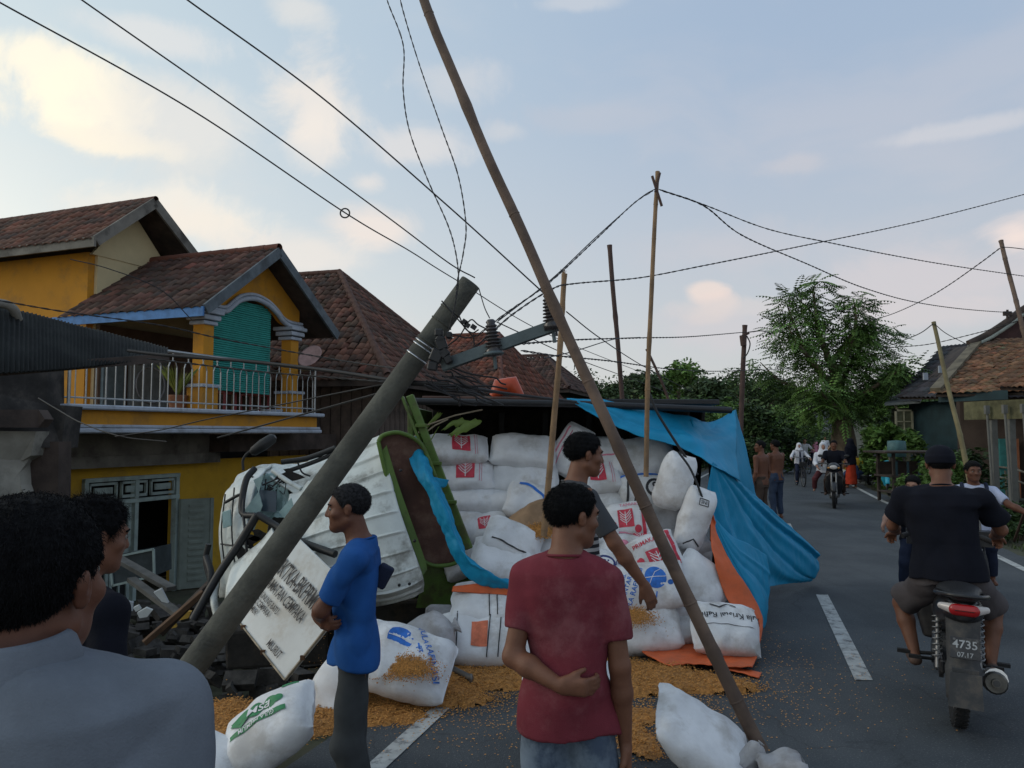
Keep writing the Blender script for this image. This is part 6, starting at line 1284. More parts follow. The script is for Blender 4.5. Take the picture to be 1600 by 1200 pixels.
# ------------------------------------------------------------------ trees and plants
def leafm(n_, c, v=.3): return mat(n_, c, .7, v, 1.1, tint=True, spec=.3)
LG = leafm('leaf_mid_green', (.085, .16, .034)); LD = leafm('leaf_dark_green', (.042, .078, .024), .45); LY = leafm('leaf_fresh_green', (.085, .150, .025)); LB = leafm('leaf_far_green', (.050, .082, .034), .45)
bark = mat('bark_brown', (.16, .125, .085), .9, .3, 5, .6, 20, dirt=((.06, .05, .035), .6, 3)); barkd = mat('bark_dark', (.05, .04, .03), .9, .3, 5, .5, 20)
def leaf_quads(r, C, size, flat=.5, tv=(.55, 1.35)):
    n_ = len(C); a = r.randn(n_, 3); a[:, 2] *= flat; a /= np.linalg.norm(a, axis=1)[:, None]; b = r.randn(n_, 3); b = np.cross(a, b); b /= np.linalg.norm(b, axis=1)[:, None]
    s = size * (.6 + .8 * r.rand(n_))[:, None]; V = np.stack([C - a * s, C + b * s * .42, C + a * s, C - b * s * .42], 1).reshape(-1, 3)
    return V, np.arange(4 * n_).reshape(-1, 4), np.repeat(tv[0] + (tv[1] - tv[0]) * r.rand(n_), 4)
def clumps(r, centers, radii, per, size, squash=.75):
    C = []
    for c, R_ in zip(centers, radii):
        d = r.randn(per, 3); d /= np.linalg.norm(d, axis=1)[:, None]; q = R_ * (.35 + .65 * r.rand(per) ** .5) * (1 + .25 * np.sin(d[:, 0] * 5 + d[:, 1] * 4 + c[0])); p = d * q[:, None]; p[:, 2] *= squash; C.append(np.array(c) + p)
    return np.concatenate(C)
def tree(label, base, Ht, Rc, lm, seed, n_cl=26, per=240, size=.10, trunk=.12, z0=.35, name='tree', group=None, limbs=7, squash=.8, tilt=(0, 0)):
    r = np.random.RandomState(seed); rt = empty(name, base, 0, label, 'tree', group); mb = MB()
    top = Vector((tilt[0], tilt[1], Ht * .75)); pts = smooth_pts([(0, 0, -.2), (r.randn() * .05 * Ht * .3, r.randn() * .1, Ht * .3), tuple(top)], 6); mb.tube(pts, [trunk * (1.25 - .9 * i / (len(pts) - 1)) for i in range(len(pts))], 9)
    cs, rs = [], []
    for k in range(n_cl):
        a = r.rand() * 6.28; q = r.rand() ** .6; zz = z0 + (1 - z0) * r.rand(); w_ = math.sin(math.pi * min(1, max(.12, (zz - z0 + .12) / (1.12 - z0)))) ** .6
        c = (math.cos(a) * q * Rc * w_ + tilt[0] * zz, math.sin(a) * q * Rc * w_ + tilt[1] * zz, Ht * zz); cs.append(c); rs.append(Rc * (.22 + .2 * r.rand()))
    for k in range(limbs):
        c = Vector(cs[k * len(cs) // max(1, limbs)]); s = top * (.4 + .4 * r.rand()); p = smooth_pts([s, (s + c) / 2 + Vector((0, 0, -.05 * Ht)), c], 4); mb.tube(p, [trunk * .45 * (1 - .8 * i / (len(p) - 1)) for i in range(len(p))], 6)
    mb.build('trunk', bark if trunk > .2 else barkd, rt)
    C = clumps(r, cs, rs, per, size, squash); V, F, T = leaf_quads(r, C, size); obj('crown', np_mesh('crown', V, F, tint=T), lm, rt); return rt
# main roadside tree: tall sparse pinnate crown over a dense lower skirt
def frond(r, base, d, L, V, F, T, lw=.16, npair=8):
    d = Vector(d).normalized(); t = .5 + .85 * r.rand()
    side = d.cross(Vector((0, 0, 1))); side = side.normalized() if side.length > .01 else Vector((1, 0, 0)); p = Vector(base)
    for i in range(npair):
        d = (d + Vector((0, 0, -.09))).normalized(); p = p + d * (L / npair); k = math.sin(math.pi * (i + 1.5) / (npair + 1.8))
        for s in (-1, 1):
            q = (side * s + d * .5 + Vector((0, 0, -.25 - .3 * r.rand()))).normalized() * lw * k; w_ = d * lw * .22
            b0 = len(V); V += [p, p + q * .5 + w_, p + q, p + q * .5 - w_]; F.append((b0, b0 + 1, b0 + 2, b0 + 3)); T += [t * (.85 + .3 * r.rand())] * 4
    return p
mt_b = G(1322, 752); r = np.random.RandomState(77); mtree = empty('roadside_tree', mt_b, 0, 'tall feathery leaved tree with a thick pale trunk beside the road bend', 'tree')
S_px = mt_b.y / 1200
def TP(px, py, dy=0): return Vector(((px - 1322) * S_px, dy, (752 - py) * S_px))
mb = MB(); tp_ = smooth_pts([TP(1324, 765), TP(1322, 740), TP(1320, 700), TP(1318, 660), TP(1312, 600), TP(1305, 560)], 4); n_ = len(tp_); mb.tube(tp_, [(.52 if i < 3 else .44 if i < 9 else .44 - .32 * min(1, (i - 9) / (n_ - 9) * 1.2)) for i in range(n_)], 14)
ends = []
limbs_ = [((1312, 620), (1270, 560), (1245, 500), (1235, 470), 0), ((1310, 600), (1300, 540), (1290, 490), (1262, 455), .4), ((1310, 590), (1330, 540), (1335, 500), (1330, 470), -.3), ((1312, 610), (1350, 560), (1375, 530), (1392, 520), .6), ((1315, 640), (1350, 610), (1372, 590), (1380, 580), -.8), ((1312, 640), (1270, 610), (1240, 590), (1215, 560), .8), ((1310, 610), (1260, 570), (1225, 540), (1210, 520), -.9),
          ((1318, 660), (1290, 640), (1262, 625), (1250, 620), -1.1), ((1318, 660), (1345, 645), (1366, 630), (1378, 626), 1.2), ((1308, 580), (1285, 520), (1281, 480), (1279, 448), 0), ((1310, 560), (1345, 520), (1365, 510), (1372, 500), .2)]
for a, b, c, d, dy in limbs_:
    p = smooth_pts([TP(*a), TP(*b, dy), TP(*c, dy * 1.6), TP(*d, dy * 2)], 5); mb.tube(p, [.11 * (1 - .85 * i / (len(p) - 1)) for i in range(len(p))], 7); ends.append(p)
p = smooth_pts([TP(1285, 505), TP(1279, 470), TP(1278, 450), TP(1290, 438)], 5); mb.tube(p, .02, 5)
mb.build('trunk', bark, mtree)
V, F, T = [], [], []
for L_ in ends:
    for k in range(80):
        i = int(len(L_) * (.30 + .70 * r.rand()) - 1e-6); q = L_[min(i, len(L_) - 1)]; d = Vector((r.randn(), r.randn() * .8, .35 * r.randn() + .1)); frond(r, q + Vector(r.randn(3) * .22), d, .55 + .5 * r.rand(), V, F, T, .19)
for c, R_, k_ in ((TP(1300, 565), 1.2, 130), (TP(1325, 600), 1.25, 150), (TP(1290, 622), 1.2, 150), (TP(1338, 625), 1.0, 110), (TP(1270, 632), .7, 45), (TP(1368, 590), .8, 60), (TP(1318, 525), .8, 50), (TP(1358, 535), .9, 70), (TP(1372, 560), .8, 50), (TP(1235, 545), .6, 36), (TP(1245, 490), .6, 36), (TP(1338, 480), .55, 40), (TP(1250, 458), .35, 22), (TP(1392, 522), .5, 26), (TP(1225, 520), .5, 24)):
    for k in range(int(k_ * 1.9)):
        d = r.randn(3); d /= np.linalg.norm(d); q = c + Vector(d * R_ * r.rand() ** .4); frond(r, q, Vector((d[0] + .4 * r.randn(), d[1] + .4 * r.randn(), .35 * r.randn())), .45 + .4 * r.rand(), V, F, T, .15, 7)
for k in range(16): frond(r, TP(1288 + r.randn() * 3, 438), Vector((r.randn(), r.randn() * .4, .05 * r.randn())), .75, V, F, T, .2)
obj('crown', np_mesh('crown', [tuple(v) for v in V], F, tint=T), LG, mtree)
# vegetation behind the truck and along the road, each its own tree
TG = 'trees beyond the overturned truck'
specs = [(958, 607, 52, 1.6, LB, 'small loose treetop just left of the thin centre bamboo', .35), (1000, 590, 60, 3.0, LB, 'rounded mid green tree right behind the thin centre bamboo', .3), (1060, 578, 64, 3.6, LG, 'taller bright green tree behind the blue tarpaulin edge', .3), (1108, 602, 58, 2.4, LB, 'low tree between the bright one and the bare spreading one', .3),
         (1165, 590, 85, 5.5, LD, 'dark open crowned tree on the skyline behind the T shaped post', .45), (1205, 612, 90, 4.5, LD, 'dark treetop sloping down towards the road end', .4), (1228, 640, 80, 3.4, LB, 'lower hazy tree by the foot of the hill road', .25), (930, 615, 48, 1.4, LD, 'narrow dark tree beside the last tiled roof', .35)]
for i, (px_, py_, Y, Rc, lm, lab, z0) in enumerate(specs):
    b = P(px_, 690, Y); b.z = gzs(b.x, b.y); Ht = P(px_, py_, Y).z - b.z; tree(lab, b, Ht, Rc, lm, 200 + i, 26, 190, .22 if Y > 55 else .16, .22, z0, group=TG)
RG = 'bushy trees lining the left side of the road'
for i, (px_, py_, Y, Rc, lm, lab) in enumerate([(1185, 640, 34, 2.0, LD, 'dark bushy tree right behind the top corner of the blue tarpaulin'), (1215, 648, 40, 2.1, LG, 'bushy tree with lighter leaves above the shirtless men'), (1238, 660, 48, 2.0, LD, 'shrubby dark tree at the left road edge near the cyclists'), (1140, 640, 38, 2.4, LG, 'bushy tree hidden low behind the tarpaulin corner'), (1090, 632, 42, 3.0, LD, 'broad dark bush just over the black truck edge'), (1030, 628, 42, 2.6, LG, 'green bush just over the truck by the long tarpaulin flap'), (1262, 672, 66, 2.2, LB, 'small roadside tree far off where the road climbs')]):
    b = P(px_, 700, Y); b.z = gzs(b.x, b.y) - .1; Ht = P(px_, py_, Y).z - b.z; tree(lab, b, Ht, Rc, lm, 300 + i, 24, 260, .12, .14, .12, group=RG)
for i, (px_, py_, Y, Rc, lm, lab, z0) in enumerate([(1415, 578, 32, 1.3, LG, 'green tree rising between feathery tree and dark roofed house', .3), (1388, 662, 30, 1.0, LD, 'dense dark tree just right of the thick pale trunk', .15), (1392, 668, 24, .9, LG, 'leafy young tree in front of the dark roofed house porch', .15), (1290, 690, 75, 2.0, LD, 'far bush between road end and the thick trunk', .1), (1385, 600, 45, 3.0, LD, 'dark tree far behind the feathery tree on its right', .2), (1460, 640, 60, 5.0, LD, 'wide dark tree behind the houses on the right', .2)]):
    b = P(px_, 700, Y); b.z = gzs(b.x, b.y) - .05; Ht = P(px_, py_, Y).z - b.z; tree(lab, b, Ht, Rc, lm, 400 + i, 22, 260, .10 if Y < 35 else .2, .10, z0)
# far wood that reads as one mass
r = np.random.RandomState(9); C = []
for k in range(330):
    Y = 95 + 120 * r.rand(); x0_ = float(cx(Y)) + (8 + r.rand() * 120) * (1 if r.rand() < .45 else -1) ; z = gzs(x0_, Y); h_ = 4 + 4 * r.rand(); C.append(clumps(r, [(x0_, Y, z + h_ * .6)], [h_ * .62], 150, 1, .95))
C = np.concatenate(C); V, F, T = leaf_quads(r, C, .42); obj('far_wood', np_mesh('far_wood', V, F, tint=T), LB, kind='stuff', label='far mass of trees along the skyline behind the village')
# shrubs on the right verge
def bush(label, base, R_, Ht, lm, seed, n_=2200, size=.06, name='bush', cat='bush', group=None):
    r = np.random.RandomState(seed); rt = empty(name, base, 0, label, cat, group); mb = MB(); cs = []; rs = []
    for k in range(9):
        a = r.rand() * 6.28; q = R_ * r.rand() * .7; c = (math.cos(a) * q, math.sin(a) * q, Ht * (.3 + .6 * r.rand())); cs.append(c); rs.append(R_ * (.25 + .3 * r.rand())); mb.tube([(c[0] * .2, c[1] * .2, -.1), (c[0] * .7, c[1] * .7, c[2] * .6), c], [.018, .012, .005], 5)
    mb.build('stem', barkd, rt); C = clumps(r, cs, rs, n_ // 9, size, .9); C[:, 2] = np.abs(C[:, 2]); V, F, T = leaf_quads(r, C, size); obj('foliage', np_mesh('foliage', V, F, tint=T), lm, rt); return rt
for i, (px_, Y, R_, Ht, lm, lab) in enumerate([(1475, 15.0, .6, 1.3, LG, 'leafy green bush behind the rider\'s cap'), (1510, 15.5, .6, 1.8, LD, 'tall dark shrub in front of the white posts'), (1432, 17.0, .45, .8, LG, 'round shrub by the black shed left of the rider'), (1545, 12.8, .4, .5, LD, 'low dark shrub above the mossy wall'), (1590, 13.2, .4, .6, LD, 'scrubby bush under the posts at the right edge'), (1412, 20.5, .5, .6, LG, 'small low plant by the white bucket on the verge'), (1520, 12.5, .25, .25, LY, 'light green weed clump behind the boy in white'), (1385, 25.5, .5, .7, LD, 'dark shrub behind the parked blue scooter')]):
    b = P(px_, 700, Y); b.z = gzs(b.x, b.y); bush(lab, b, R_, Ht, lm, 500 + i)
r = np.random.RandomState(55)
def weeds(name, lab, y0, y1, t0, t1, n_, h_, seed, lm):
    r = np.random.RandomState(seed); y = y0 + (y1 - y0) * r.rand(n_); t = t0 + (t1 - t0) * r.rand(n_); x = cx(y) + t / COS; k = (np.sin(x * 1.3 + y) + np.sin(y * 1.9 + 1) + .7 * r.randn(n_)) > 0; x, y = x[k], y[k]; C = np.stack([x, y, gz(x, y) + h_ * r.rand(k.sum()) ** 1.5], 1); V, F, T = leaf_quads(r, C, .045); obj(name, np_mesh(name, V, F, tint=T), lm, kind='stuff', label=lab)
weeds('weeds', 'low weeds along the right verge under the fence', 9, 34, 3.9, 7.5, 24000, .32, 3, LD)
weeds('weeds', 'low weeds along the far left road edge', 14, 60, -7, -3.2, 20000, .5, 4, LD)
weeds('weeds', 'weeds and grass in the ditch on the left bank', 3, 9, -6, -3.6, 3500, .15, 6, LD)
# ------------------------------------------------------------------ motorcycles and bicycles (local: forward +y, up +z, rear axle at the origin's y)
rubber = mat('tyre_rubber', (.018, .018, .019), .85, .3, 20, .3, 60); fblack = mat('fairing_black', (.012, .012, .014), .35, .15, 8, spec=.5, dirt=((.05, .045, .04), .5, 7)); fgrey = mat('mudguard_plastic', (.055, .056, .058), .7, .2, 8, .1, 40, dirt=((.13, .11, .09), .6, 8))
seatm = mat('seat_vinyl', (.020, .020, .022), .5, .2, 10, .2, 80); lred = mat('lens_red', (.38, .012, .014), .2, .1, spec=.6); lclr = mat('lens_clear', (.52, .48, .46), .2, .1, spec=.6); alu = mat('cast_alloy', (.22, .22, .22), .4, .2, 10, metal=.6); exh = mat('exhaust_steel', (.10, .095, .085), .45, .35, 9, .1, 40, metal=.6)
PW = mat('plate_paint', (.035, .035, .038), .5, .2, 8, dirt=((.12, .11, .10), .6, 12)); PT = mat('plate_digits', (.40, .41, .42), .6, .2, 20)
def motorbike(label, loc, yaw, lean=0, body=None, front_col=None, plate=None, group='motorcycles', steer=0, white_nose=False, res=.010, mirrors=True, bar=1.0):
    b = body or fblack; fc = front_col or b; rt = empty('motorcycle', loc, yaw, label, 'motorcycle', group); rt.rotation_euler = (0, RAD(lean), yaw); WB = 1.22; R_ = .285
    def whl(y, par):
        w_ = bpy.data.objects.new('wheel', None); link(w_, par); w_.location = (0, y, R_)
        m = MB(); m.torus((0, 0, 0), R_ - .042, .045, 'x', 44, 12, .92)
        for k in range(44):
            a = k / 44 * 6.283
            for s in (-1, 1): m.box((s * .022, (R_ - .001) * math.cos(a), (R_ - .001) * math.sin(a)), (.026, .016, .008), Matrix.Rotation(a - math.pi / 2, 3, 'X') @ Matrix.Rotation(s * .5, 3, 'Z'))
        m.build('tyre', rubber, w_); m = MB(); m.torus((0, 0, 0), R_ - .082, .014, 'x', 36, 8, 1.6); m.lathe([(.001, -.05), (.045, -.05), (.045, .05), (.001, .05)], (0, 0, 0), Matrix.Rotation(RAD(90), 3, 'Y'), 14); m.build('rim', alu, w_)
        for k in range(16):
            a = k * 6.283 / 16; m = MB(); m.tube([(.02 * (-1) ** k, .04 * math.cos(a + .4), .04 * math.sin(a + .4)), (0, (R_ - .085) * math.cos(a), (R_ - .085) * math.sin(a))], .0022, 4); m.build('spoke', alu, w_)
        m = MB(); m.lathe([(.001, -.006), (.1, -.006), (.1, .006), (.001, .006)], (.055, 0, 0), Matrix.Rotation(RAD(90), 3, 'Y'), 20); m.build('brake_disc', alu, w_); return w_
    whl(0, rt)
    # body shell
    ops = [loft((0, .0, 0), (1, 0, 0), (0, 0, 1), (0, 1, 0), [(-.26, 0, .71, .06, .05), (-.18, 0, .70, .105, .075), (0, 0, .67, .125, .10), (.25, 0, .62, .125, .12), (.42, 0, .58, .09, .11)], .02)]
    obj('rear_body', sdf_mesh('rear_body', ops, .012), b, rt)
    ops = [cap((0, .40, .54), (0, .72, .44), .075, .075, .03), cap((0, .72, .44), (0, .98, .72), .07, .09, .03), loft((0, .86, .60), (1, 0, 0), (0, 1, 0), (0, 0, 1), [(-.30, 0, -.02, .14, .05), (-.1, 0, .02, .20, .06), (.12, 0, .06, .17, .07), (.22, 0, .10, .08, .06)], .03)]
    obj('leg_shield', sdf_mesh('leg_shield', ops, .012), b, rt)
    ops = [ell((0, .98, .93), (.145, .115, .085), .02), ell((0, .93, .98), (.10, .10, .06), .02)]; obj('headlamp_cowl', sdf_mesh('headlamp_cowl', ops, .012), fc, rt)
    obj('headlamp', sdf_mesh('headlamp', [ell((0, 1.075, .93), (.085, .03, .05), .01)], .008), lclr, rt)
    for s in (-1, 1): obj('indicator', sdf_mesh('indicator', [ell((s * .105, 1.05, .915), (.035, .03, .022), .01)], .008), mat('indicator_amber', (.45, .2, .04), .3, .1), rt)
    ops = [cap((-.0, .05, .775), (0, .50, .735), .11, .085, .03, ((0, 0, 1), .42)), cap((0, -.19, .79), (0, .05, .785), .085, .11, .03, ((0, 0, 1), .40))]; obj('seat', sdf_mesh('seat', ops, .01), seatm, rt)
    m = MB(); m.tube(smooth_pts([(-.115, .08, .76), (-.13, -.12, .785), (-.08, -.25, .80), (0, -.275, .803), (.08, -.25, .80), (.13, -.12, .785), (.115, .08, .76)], 5), .014, 10); m.build('grab_rail', fblack, rt)
    # tail lamp
    obj('tail_lamp', sdf_mesh('tail_lamp', [cap((-.045, -.262, .722), (.045, -.262, .722), .033, .033, .01, ((0, 1, 0), .7))], .006), lred, rt)
    for s in (-1, 1): obj('rear_indicator', sdf_mesh('rear_indicator', [cap((s * .045, -.252, .722), (s * .112, -.215, .727), .033, .020, .01, ((0, 1, 0), .7))], .006), lclr, rt)
    m = MB(); m.box((0, -.288, .722), (.10, .004, .003)); m.build('lens_line', fblack, rt)
    # mudguard + plate
    V = []; 
    for i in range(15):
        t = i / 14; y = -.235 - .14 * t + .02 * math.sin(t * 3); z = .68 - .44 * t; w_ = .085 - .012 * t + (.012 if t > .6 else 0)
        for k in range(7): u = k / 6 * 2 - 1; V.append((u * w_, y + .035 * u * u + .02, z))
    m = MB(); m.add(V, [(i * 7 + k, i * 7 + k + 1, (i + 1) * 7 + k + 1, (i + 1) * 7 + k) for i in range(14) for k in range(6)], True); o = m.build('rear_mudguard', fgrey, rt, solid=.006)
    if plate:
        pl = MB(); Rp = Matrix.Rotation(RAD(-14), 3, 'X'); pl.box((0, -.322, .525), (.15, .006, .115), Rp); po = pl.build('number_plate', PW, rt, bevel=.003)
        m = MB(); q = MB()
        for t, z, s in plate:
            V2, F = text_mesh(t, s); m.add([Vector((0, -.322, .525)) + Rp @ Vector((x, -.0045, y + z)) for x, y in V2], F)
        m.build('plate_digits', PT, po); m = MB()
        for x in (-.055, .055): m.box((x, -.338, .575), (.012, .006, .010))
        m.build('plate_bolt', alu, po)
        m = MB(); m.prism([(-.075, -.378, .40), (.075, -.378, .40), (.085, -.40, .22), (-.085, -.40, .22)], (0, .008, 0)); m.build('mud_flap', fgrey, rt)
        m = MB(); m.box((0, -.355, .405), (.13, .01, .03)); m.build('reflector', fgrey, rt)
    # swing arm, shocks, engine, exhaust, pegs, chain case
    for s in (-1, 1):
        m = MB(); m.beam((s * .09, -.02, R_), (s * .085, .42, .36), .025, .04); m.build('swing_arm', fblack, rt)
        m = MB(); m.tube([(s * .11, .0, R_ + .03), (s * .105, .10, .62)], .014, 8); m.build('shock_rod', alu, rt); m = MB()
        m.tube([Vector((s * .11, .015 + .075 * t, R_ + .08 + .25 * t)) + Vector((math.cos(t * 50) * .026, math.sin(t * 50) * .026, 0)) for t in np.linspace(0, 1, 64)], .005, 5); m.build('shock_spring', alu, rt)
        m = MB(); m.tube([(s * .08, .40, .30), (s * .24, .40, .285)], .012, 8); m.box((s * .27, .40, .288), (.09, .035, .022)); m.build('foot_peg', rubber, rt)
        m = MB(); m.tube([(s * .06, .26, .30), (s * .20, .20, .31)], .010, 8); m.box((s * .22, .20, .312), (.07, .03, .02)); m.build('passenger_peg', rubber, rt)
        m = MB(); m.tube([(s * .055, WB, R_), (s * .05, WB - .16, .80)], .019, 10); m.build('fork_leg', alu, rt)
        m = MB(); m.tube(smooth_pts([(0, .93, .98), (s * .12 * bar, .91, 1.0), (s * .24 * bar, .84, 1.02), (s * .30 * bar, .79, 1.0)], 4), .012, 8); h_ = m.build('handlebar', fblack, rt); m = MB(); m.tube([(s * .24 * bar, .84, 1.02), (s * .345 * bar, .765, .99)], .018, 10); m.build('grip', rubber, h_); m = MB(); m.tube([(s * .22 * bar, .90, 1.0), (s * .34 * bar, .84, .985)], .006, 6); m.build('lever', alu, h_)
        if not mirrors: continue
        m = MB(); m.tube(smooth_pts([(s * .18, .90, 1.02), (s * .23, .90, 1.12), (s * .27, .88, 1.17)], 4), .006, 6); mo = m.build('mirror_stalk', fblack, rt); obj('mirror', sdf_mesh('mirror', [ell((s * .285, .88, 1.19), (.058, .014, .036), .01)], .008), fblack, mo)
    m = MB(); m.box((0, .50, .30), (.20, .26, .20)); m.tube([(0, .56, .32), (0, .80, .36)], .062, 12); m.tube([(-.11, .50, .29), (.11, .50, .29)], .075, 14)
    for k in range(6): m.tube([(0, .62 + k * .03, .33 + k * .006), (0, .63 + k * .03, .332 + k * .006)], .08, 12)
    m.build('engine', mat('engine_alloy', (.11, .11, .11), .5, .3, 12, .3, 40, metal=.4), rt, bevel=.01)
    m = MB(); p = [(.12, .30, .25), (.145, .16, .26), (.155, .06, .28), (.16, -.22, .335), (.16, -.235, .338)]; m.tube(p, [.022, .03, .05, .062, .052], 16); m.tube([(.16, -.22, .335), (.16, -.262, .343)], [.026, .024], 12); eo = m.build('muffler', exh, rt); m = MB(); m.tube([(.16, -.262, .3435), (.16, -.266, .3445)], .017, 12); m.build('tailpipe_bore', fblack, eo); m = MB(); m.tube([(.16, -.10, .33), (.165, -.20, .35)], .060, 12); m.build('heat_shield', chrome, eo)
    m = MB(); m.tube(smooth_pts([(.05, .60, .25), (.10, .50, .18), (.12, .30, .25)], 4), .018, 8); m.build('exhaust_pipe', exh, rt)
    m = MB(); m.box((-.085, .20, .33), (.03, .46, .09)); m.build('chain_case', fblack, rt, bevel=.02, seg=2)
    fw = empty('front_wheel_hub', (0, 0, 0)); bpy.data.objects.remove(fw); whl(WB, rt)
    V = []
    for i in range(13):
        a = RAD(20 + i * 11); 
        for k in range(5): u = k / 4 * 2 - 1; V.append((u * .058, WB + (R_ + .035 - .03 * u * u) * math.cos(a), R_ + (R_ + .035 - .03 * u * u) * math.sin(a)))
    m = MB(); m.add(V, [(i * 5 + k, i * 5 + k + 1, (i + 1) * 5 + k + 1, (i + 1) * 5 + k) for i in range(12) for k in range(4)], True); m.build('front_mudguard', fc, rt, solid=.005)
    return rt
def bicycle(label, loc, yaw, m_, group='bicycles ridden by schoolchildren', R_=.29, WB=.98):
    rt = empty('bicycle', loc, yaw, label, 'bicycle', group)
    for y in (0, WB):
        w_ = bpy.data.objects.new('wheel', None); link(w_, rt); w_.location = (0, y, R_); m = MB(); m.torus((0, 0, 0), R_ - .018, .020, 'x', 36, 8); m.build('tyre', rubber, w_); m = MB(); m.torus((0, 0, 0), R_ - .04, .008, 'x', 36, 6)
        m.build('rim', alu, w_)
        for k in range(14): a = k * .4488; m = MB(); m.tube([(.015 * (-1) ** k, 0, 0), (0, (R_ - .04) * math.cos(a), (R_ - .04) * math.sin(a))], .0015, 4); m.build('spoke', alu, w_)
    m = MB(); bb_ = (0, .42, .28); sp = (0, .30, .66); hd_ = (0, .82, .72)
    for a, b, r_ in ((bb_, sp, .016), (bb_, hd_, .018), (sp, (0, .80, .68), .016), ((0, 0, R_), bb_, .010), ((0, 0, R_), sp, .009), (hd_, (0, .80, .62), .018), ((.04, WB, R_), (.02, .83, .66), .012), ((-.04, WB, R_), (-.02, .83, .66), .012)): m.tube([a, b], r_, 8)
    m.build('frame', m_, rt); m = MB(); m.tube(smooth_pts([(-.27, .68, .93), (-.18, .76, .95), (0, .82, .92), (.18, .76, .95), (.27, .68, .93)], 4), .012, 8); m.tube([(0, .82, .72), (0, .82, .92)], .013, 8); m.build('handlebar', alu, rt)
    obj('saddle', sdf_mesh('saddle', [cap((0, .20, .745), (0, .38, .75), .075, .025, .02, ((0, 0, 1), .5))], .01), seatm, rt)
    for s in (-1, 1): m = MB(); m.tube([(s * .02, .42, .28), (s * .06, .42 + s * .12, .28 - s * .08)], .009, 6); m.box((s * .10, .42 + s * .12, .28 - s * .08), (.08, .06, .02)); m.build('pedal', fblack, rt)
    m = MB(); m.prism([(-.09, WB + .02, .66), (.09, WB + .02, .66), (.09, WB + .02, .80), (-.09, WB + .02, .80)], (0, -.16, 0)); m.build('front_basket', fblack, rt)
    return rt
# ------------------------------------------------------------------ bamboo poles, props and cables
bam = mat('bamboo_tan', (.24, .15, .08), .7, .25, 4, .2, 30, dirt=((.14, .09, .055), .6, 6)); bamb = mat('bamboo_brown', (.13, .088, .065), .75, .3, 4, .3, 30, dirt=((.08, .055, .045), .7, 5)); pdark = mat('pole_dark', (.075, .045, .038), .8, .25, 5, .2, 30)
def bamboo(name, pts, r0, r1, m, label, node=.42, group=None, cat='pole', wob=.006):
    p = [P(*q) for q in pts]; r = random.Random(len(label)); a = []; sp = smooth_pts(p, 6) if len(p) > 2 else [p[0].lerp(p[1], i / 12) for i in range(13)]; L = sum((sp[i + 1] - sp[i]).length for i in range(len(sp) - 1))
    P2 = []; R2 = []; d0 = 0; nxt = node * .5; n_ = int(L / .07) + 2
    for i in range(n_):
        t = i / (n_ - 1) * (len(sp) - 1); k = min(int(t), len(sp) - 2); q = sp[k].lerp(sp[k + 1], t - k); d = i / (n_ - 1) * L; rr = r0 + (r1 - r0) * i / (n_ - 1); ph = (d % node) / node
        P2.append(q + Vector((noise.noise(q * 1.3), noise.noise(q * 1.7 + Vector((5, 0, 0))), 0)) * wob); R2.append(rr * (1 + .16 * math.exp(-((min(ph, 1 - ph) * node / .022) ** 2))))
    # node rings
    mb = MB(); mb.tube(P2, R2, 14); o = mb.build(name, m); tag(o, label, cat, group)
    k = 1
    while k * node < L:
        t = k * node / L * (n_ - 1); i = min(int(t), n_ - 2); c = P2[i].lerp(P2[i + 1], t - i); d = (P2[i + 1] - P2[i]).normalized(); rm = MB(); rm.tube([c - d * .006, c, c + d * .006], [R2[i] * 1.0, R2[i] * 1.12, R2[i] * 1.0], 12); rm.build('node_ring', m, o); k += 1
    return o
bamboo('bamboo_pole', [(656, -110, 4.75), (662, 0, 4.6), (845, 430, 4.45), (985, 740, 4.3), (1085, 960, 4.2), (1188, 1172, 4.15)], .027, .037, bamb, 'long thick brown bamboo propped slantwise across the whole scene', .38, wob=.012)
bamboo('bamboo_pole', [(882, 428, 6.1), (870, 600, 6.05), (850, 838, 6.0)], .021, .025, bam, 'short upright tan bamboo in front of the sack stack, frayed at its top', .34)
mb = MB(); r = random.Random(3)
for k in range(16): a = P(880 + r.random() * 5 - 2, 429, 6.1); mb.tube([a, a + Vector((r.random() * .04 - .02, 0, .02 + r.random() * .03))], .002, 4)
o = mb.build('frayed_fibres', bam); o.parent = bpy.data.objects['bamboo_pole.001']
bamboo('bamboo_pole', [(1028, 268, 6.5), (1020, 400, 6.48), (1012, 600, 6.45), (1009, 745, 6.4)], .017, .021, bam, 'tall thin bamboo holding the cable crossing above the truck', .36)
for a, b in (((1019, 275), (1034, 322)), ((1031, 270), (1024, 300))): mb = MB(); mb.tube([P(*a, 6.45), P(*b, 6.45)], .012, 6); o = mb.build('cable_fork', pdark); o.parent = bpy.data.objects['bamboo_pole.002']
bamboo('thin_pole', [(952, 383, 8.6), (962, 500, 8.6), (974, 640, 8.6)], .026, .026, pdark, 'dark reddish thin pole rising behind the truck left of the tall bamboo', .9)
bamboo('thin_pole', [(1010, 545, 9.2), (1035, 600, 9.2), (1056, 660, 9.2)], .016, .016, pdark, 'short dark slanting stick between tall bamboo and tarpaulin', .9)
tp2 = bamboo('support_post', [(1164, 508, 15), (1160, 600, 15), (1157, 690, 15)], .045, .05, pdark, 'dark post with a small cross piece carrying cables behind the tarpaulin', 1.2)
mb = MB(); mb.beam(P(1157, 527, 14.9), P(1170, 520, 14.9), .05, .05); mb.tube([P(1160, 524, 14.9), P(1162, 540, 14.9)], .06, 8); o = mb.build('cross_piece', pdark); o.parent = tp2
mb = MB(); mb.tube(smooth_pts([P(1167, 525, 14.9), P(1172, 537, 14.9), P(1168, 552, 14.9), P(1161, 560, 14.9)], 4), .012, 6); o = mb.build('cable_loop', black_metal); o.parent = tp2
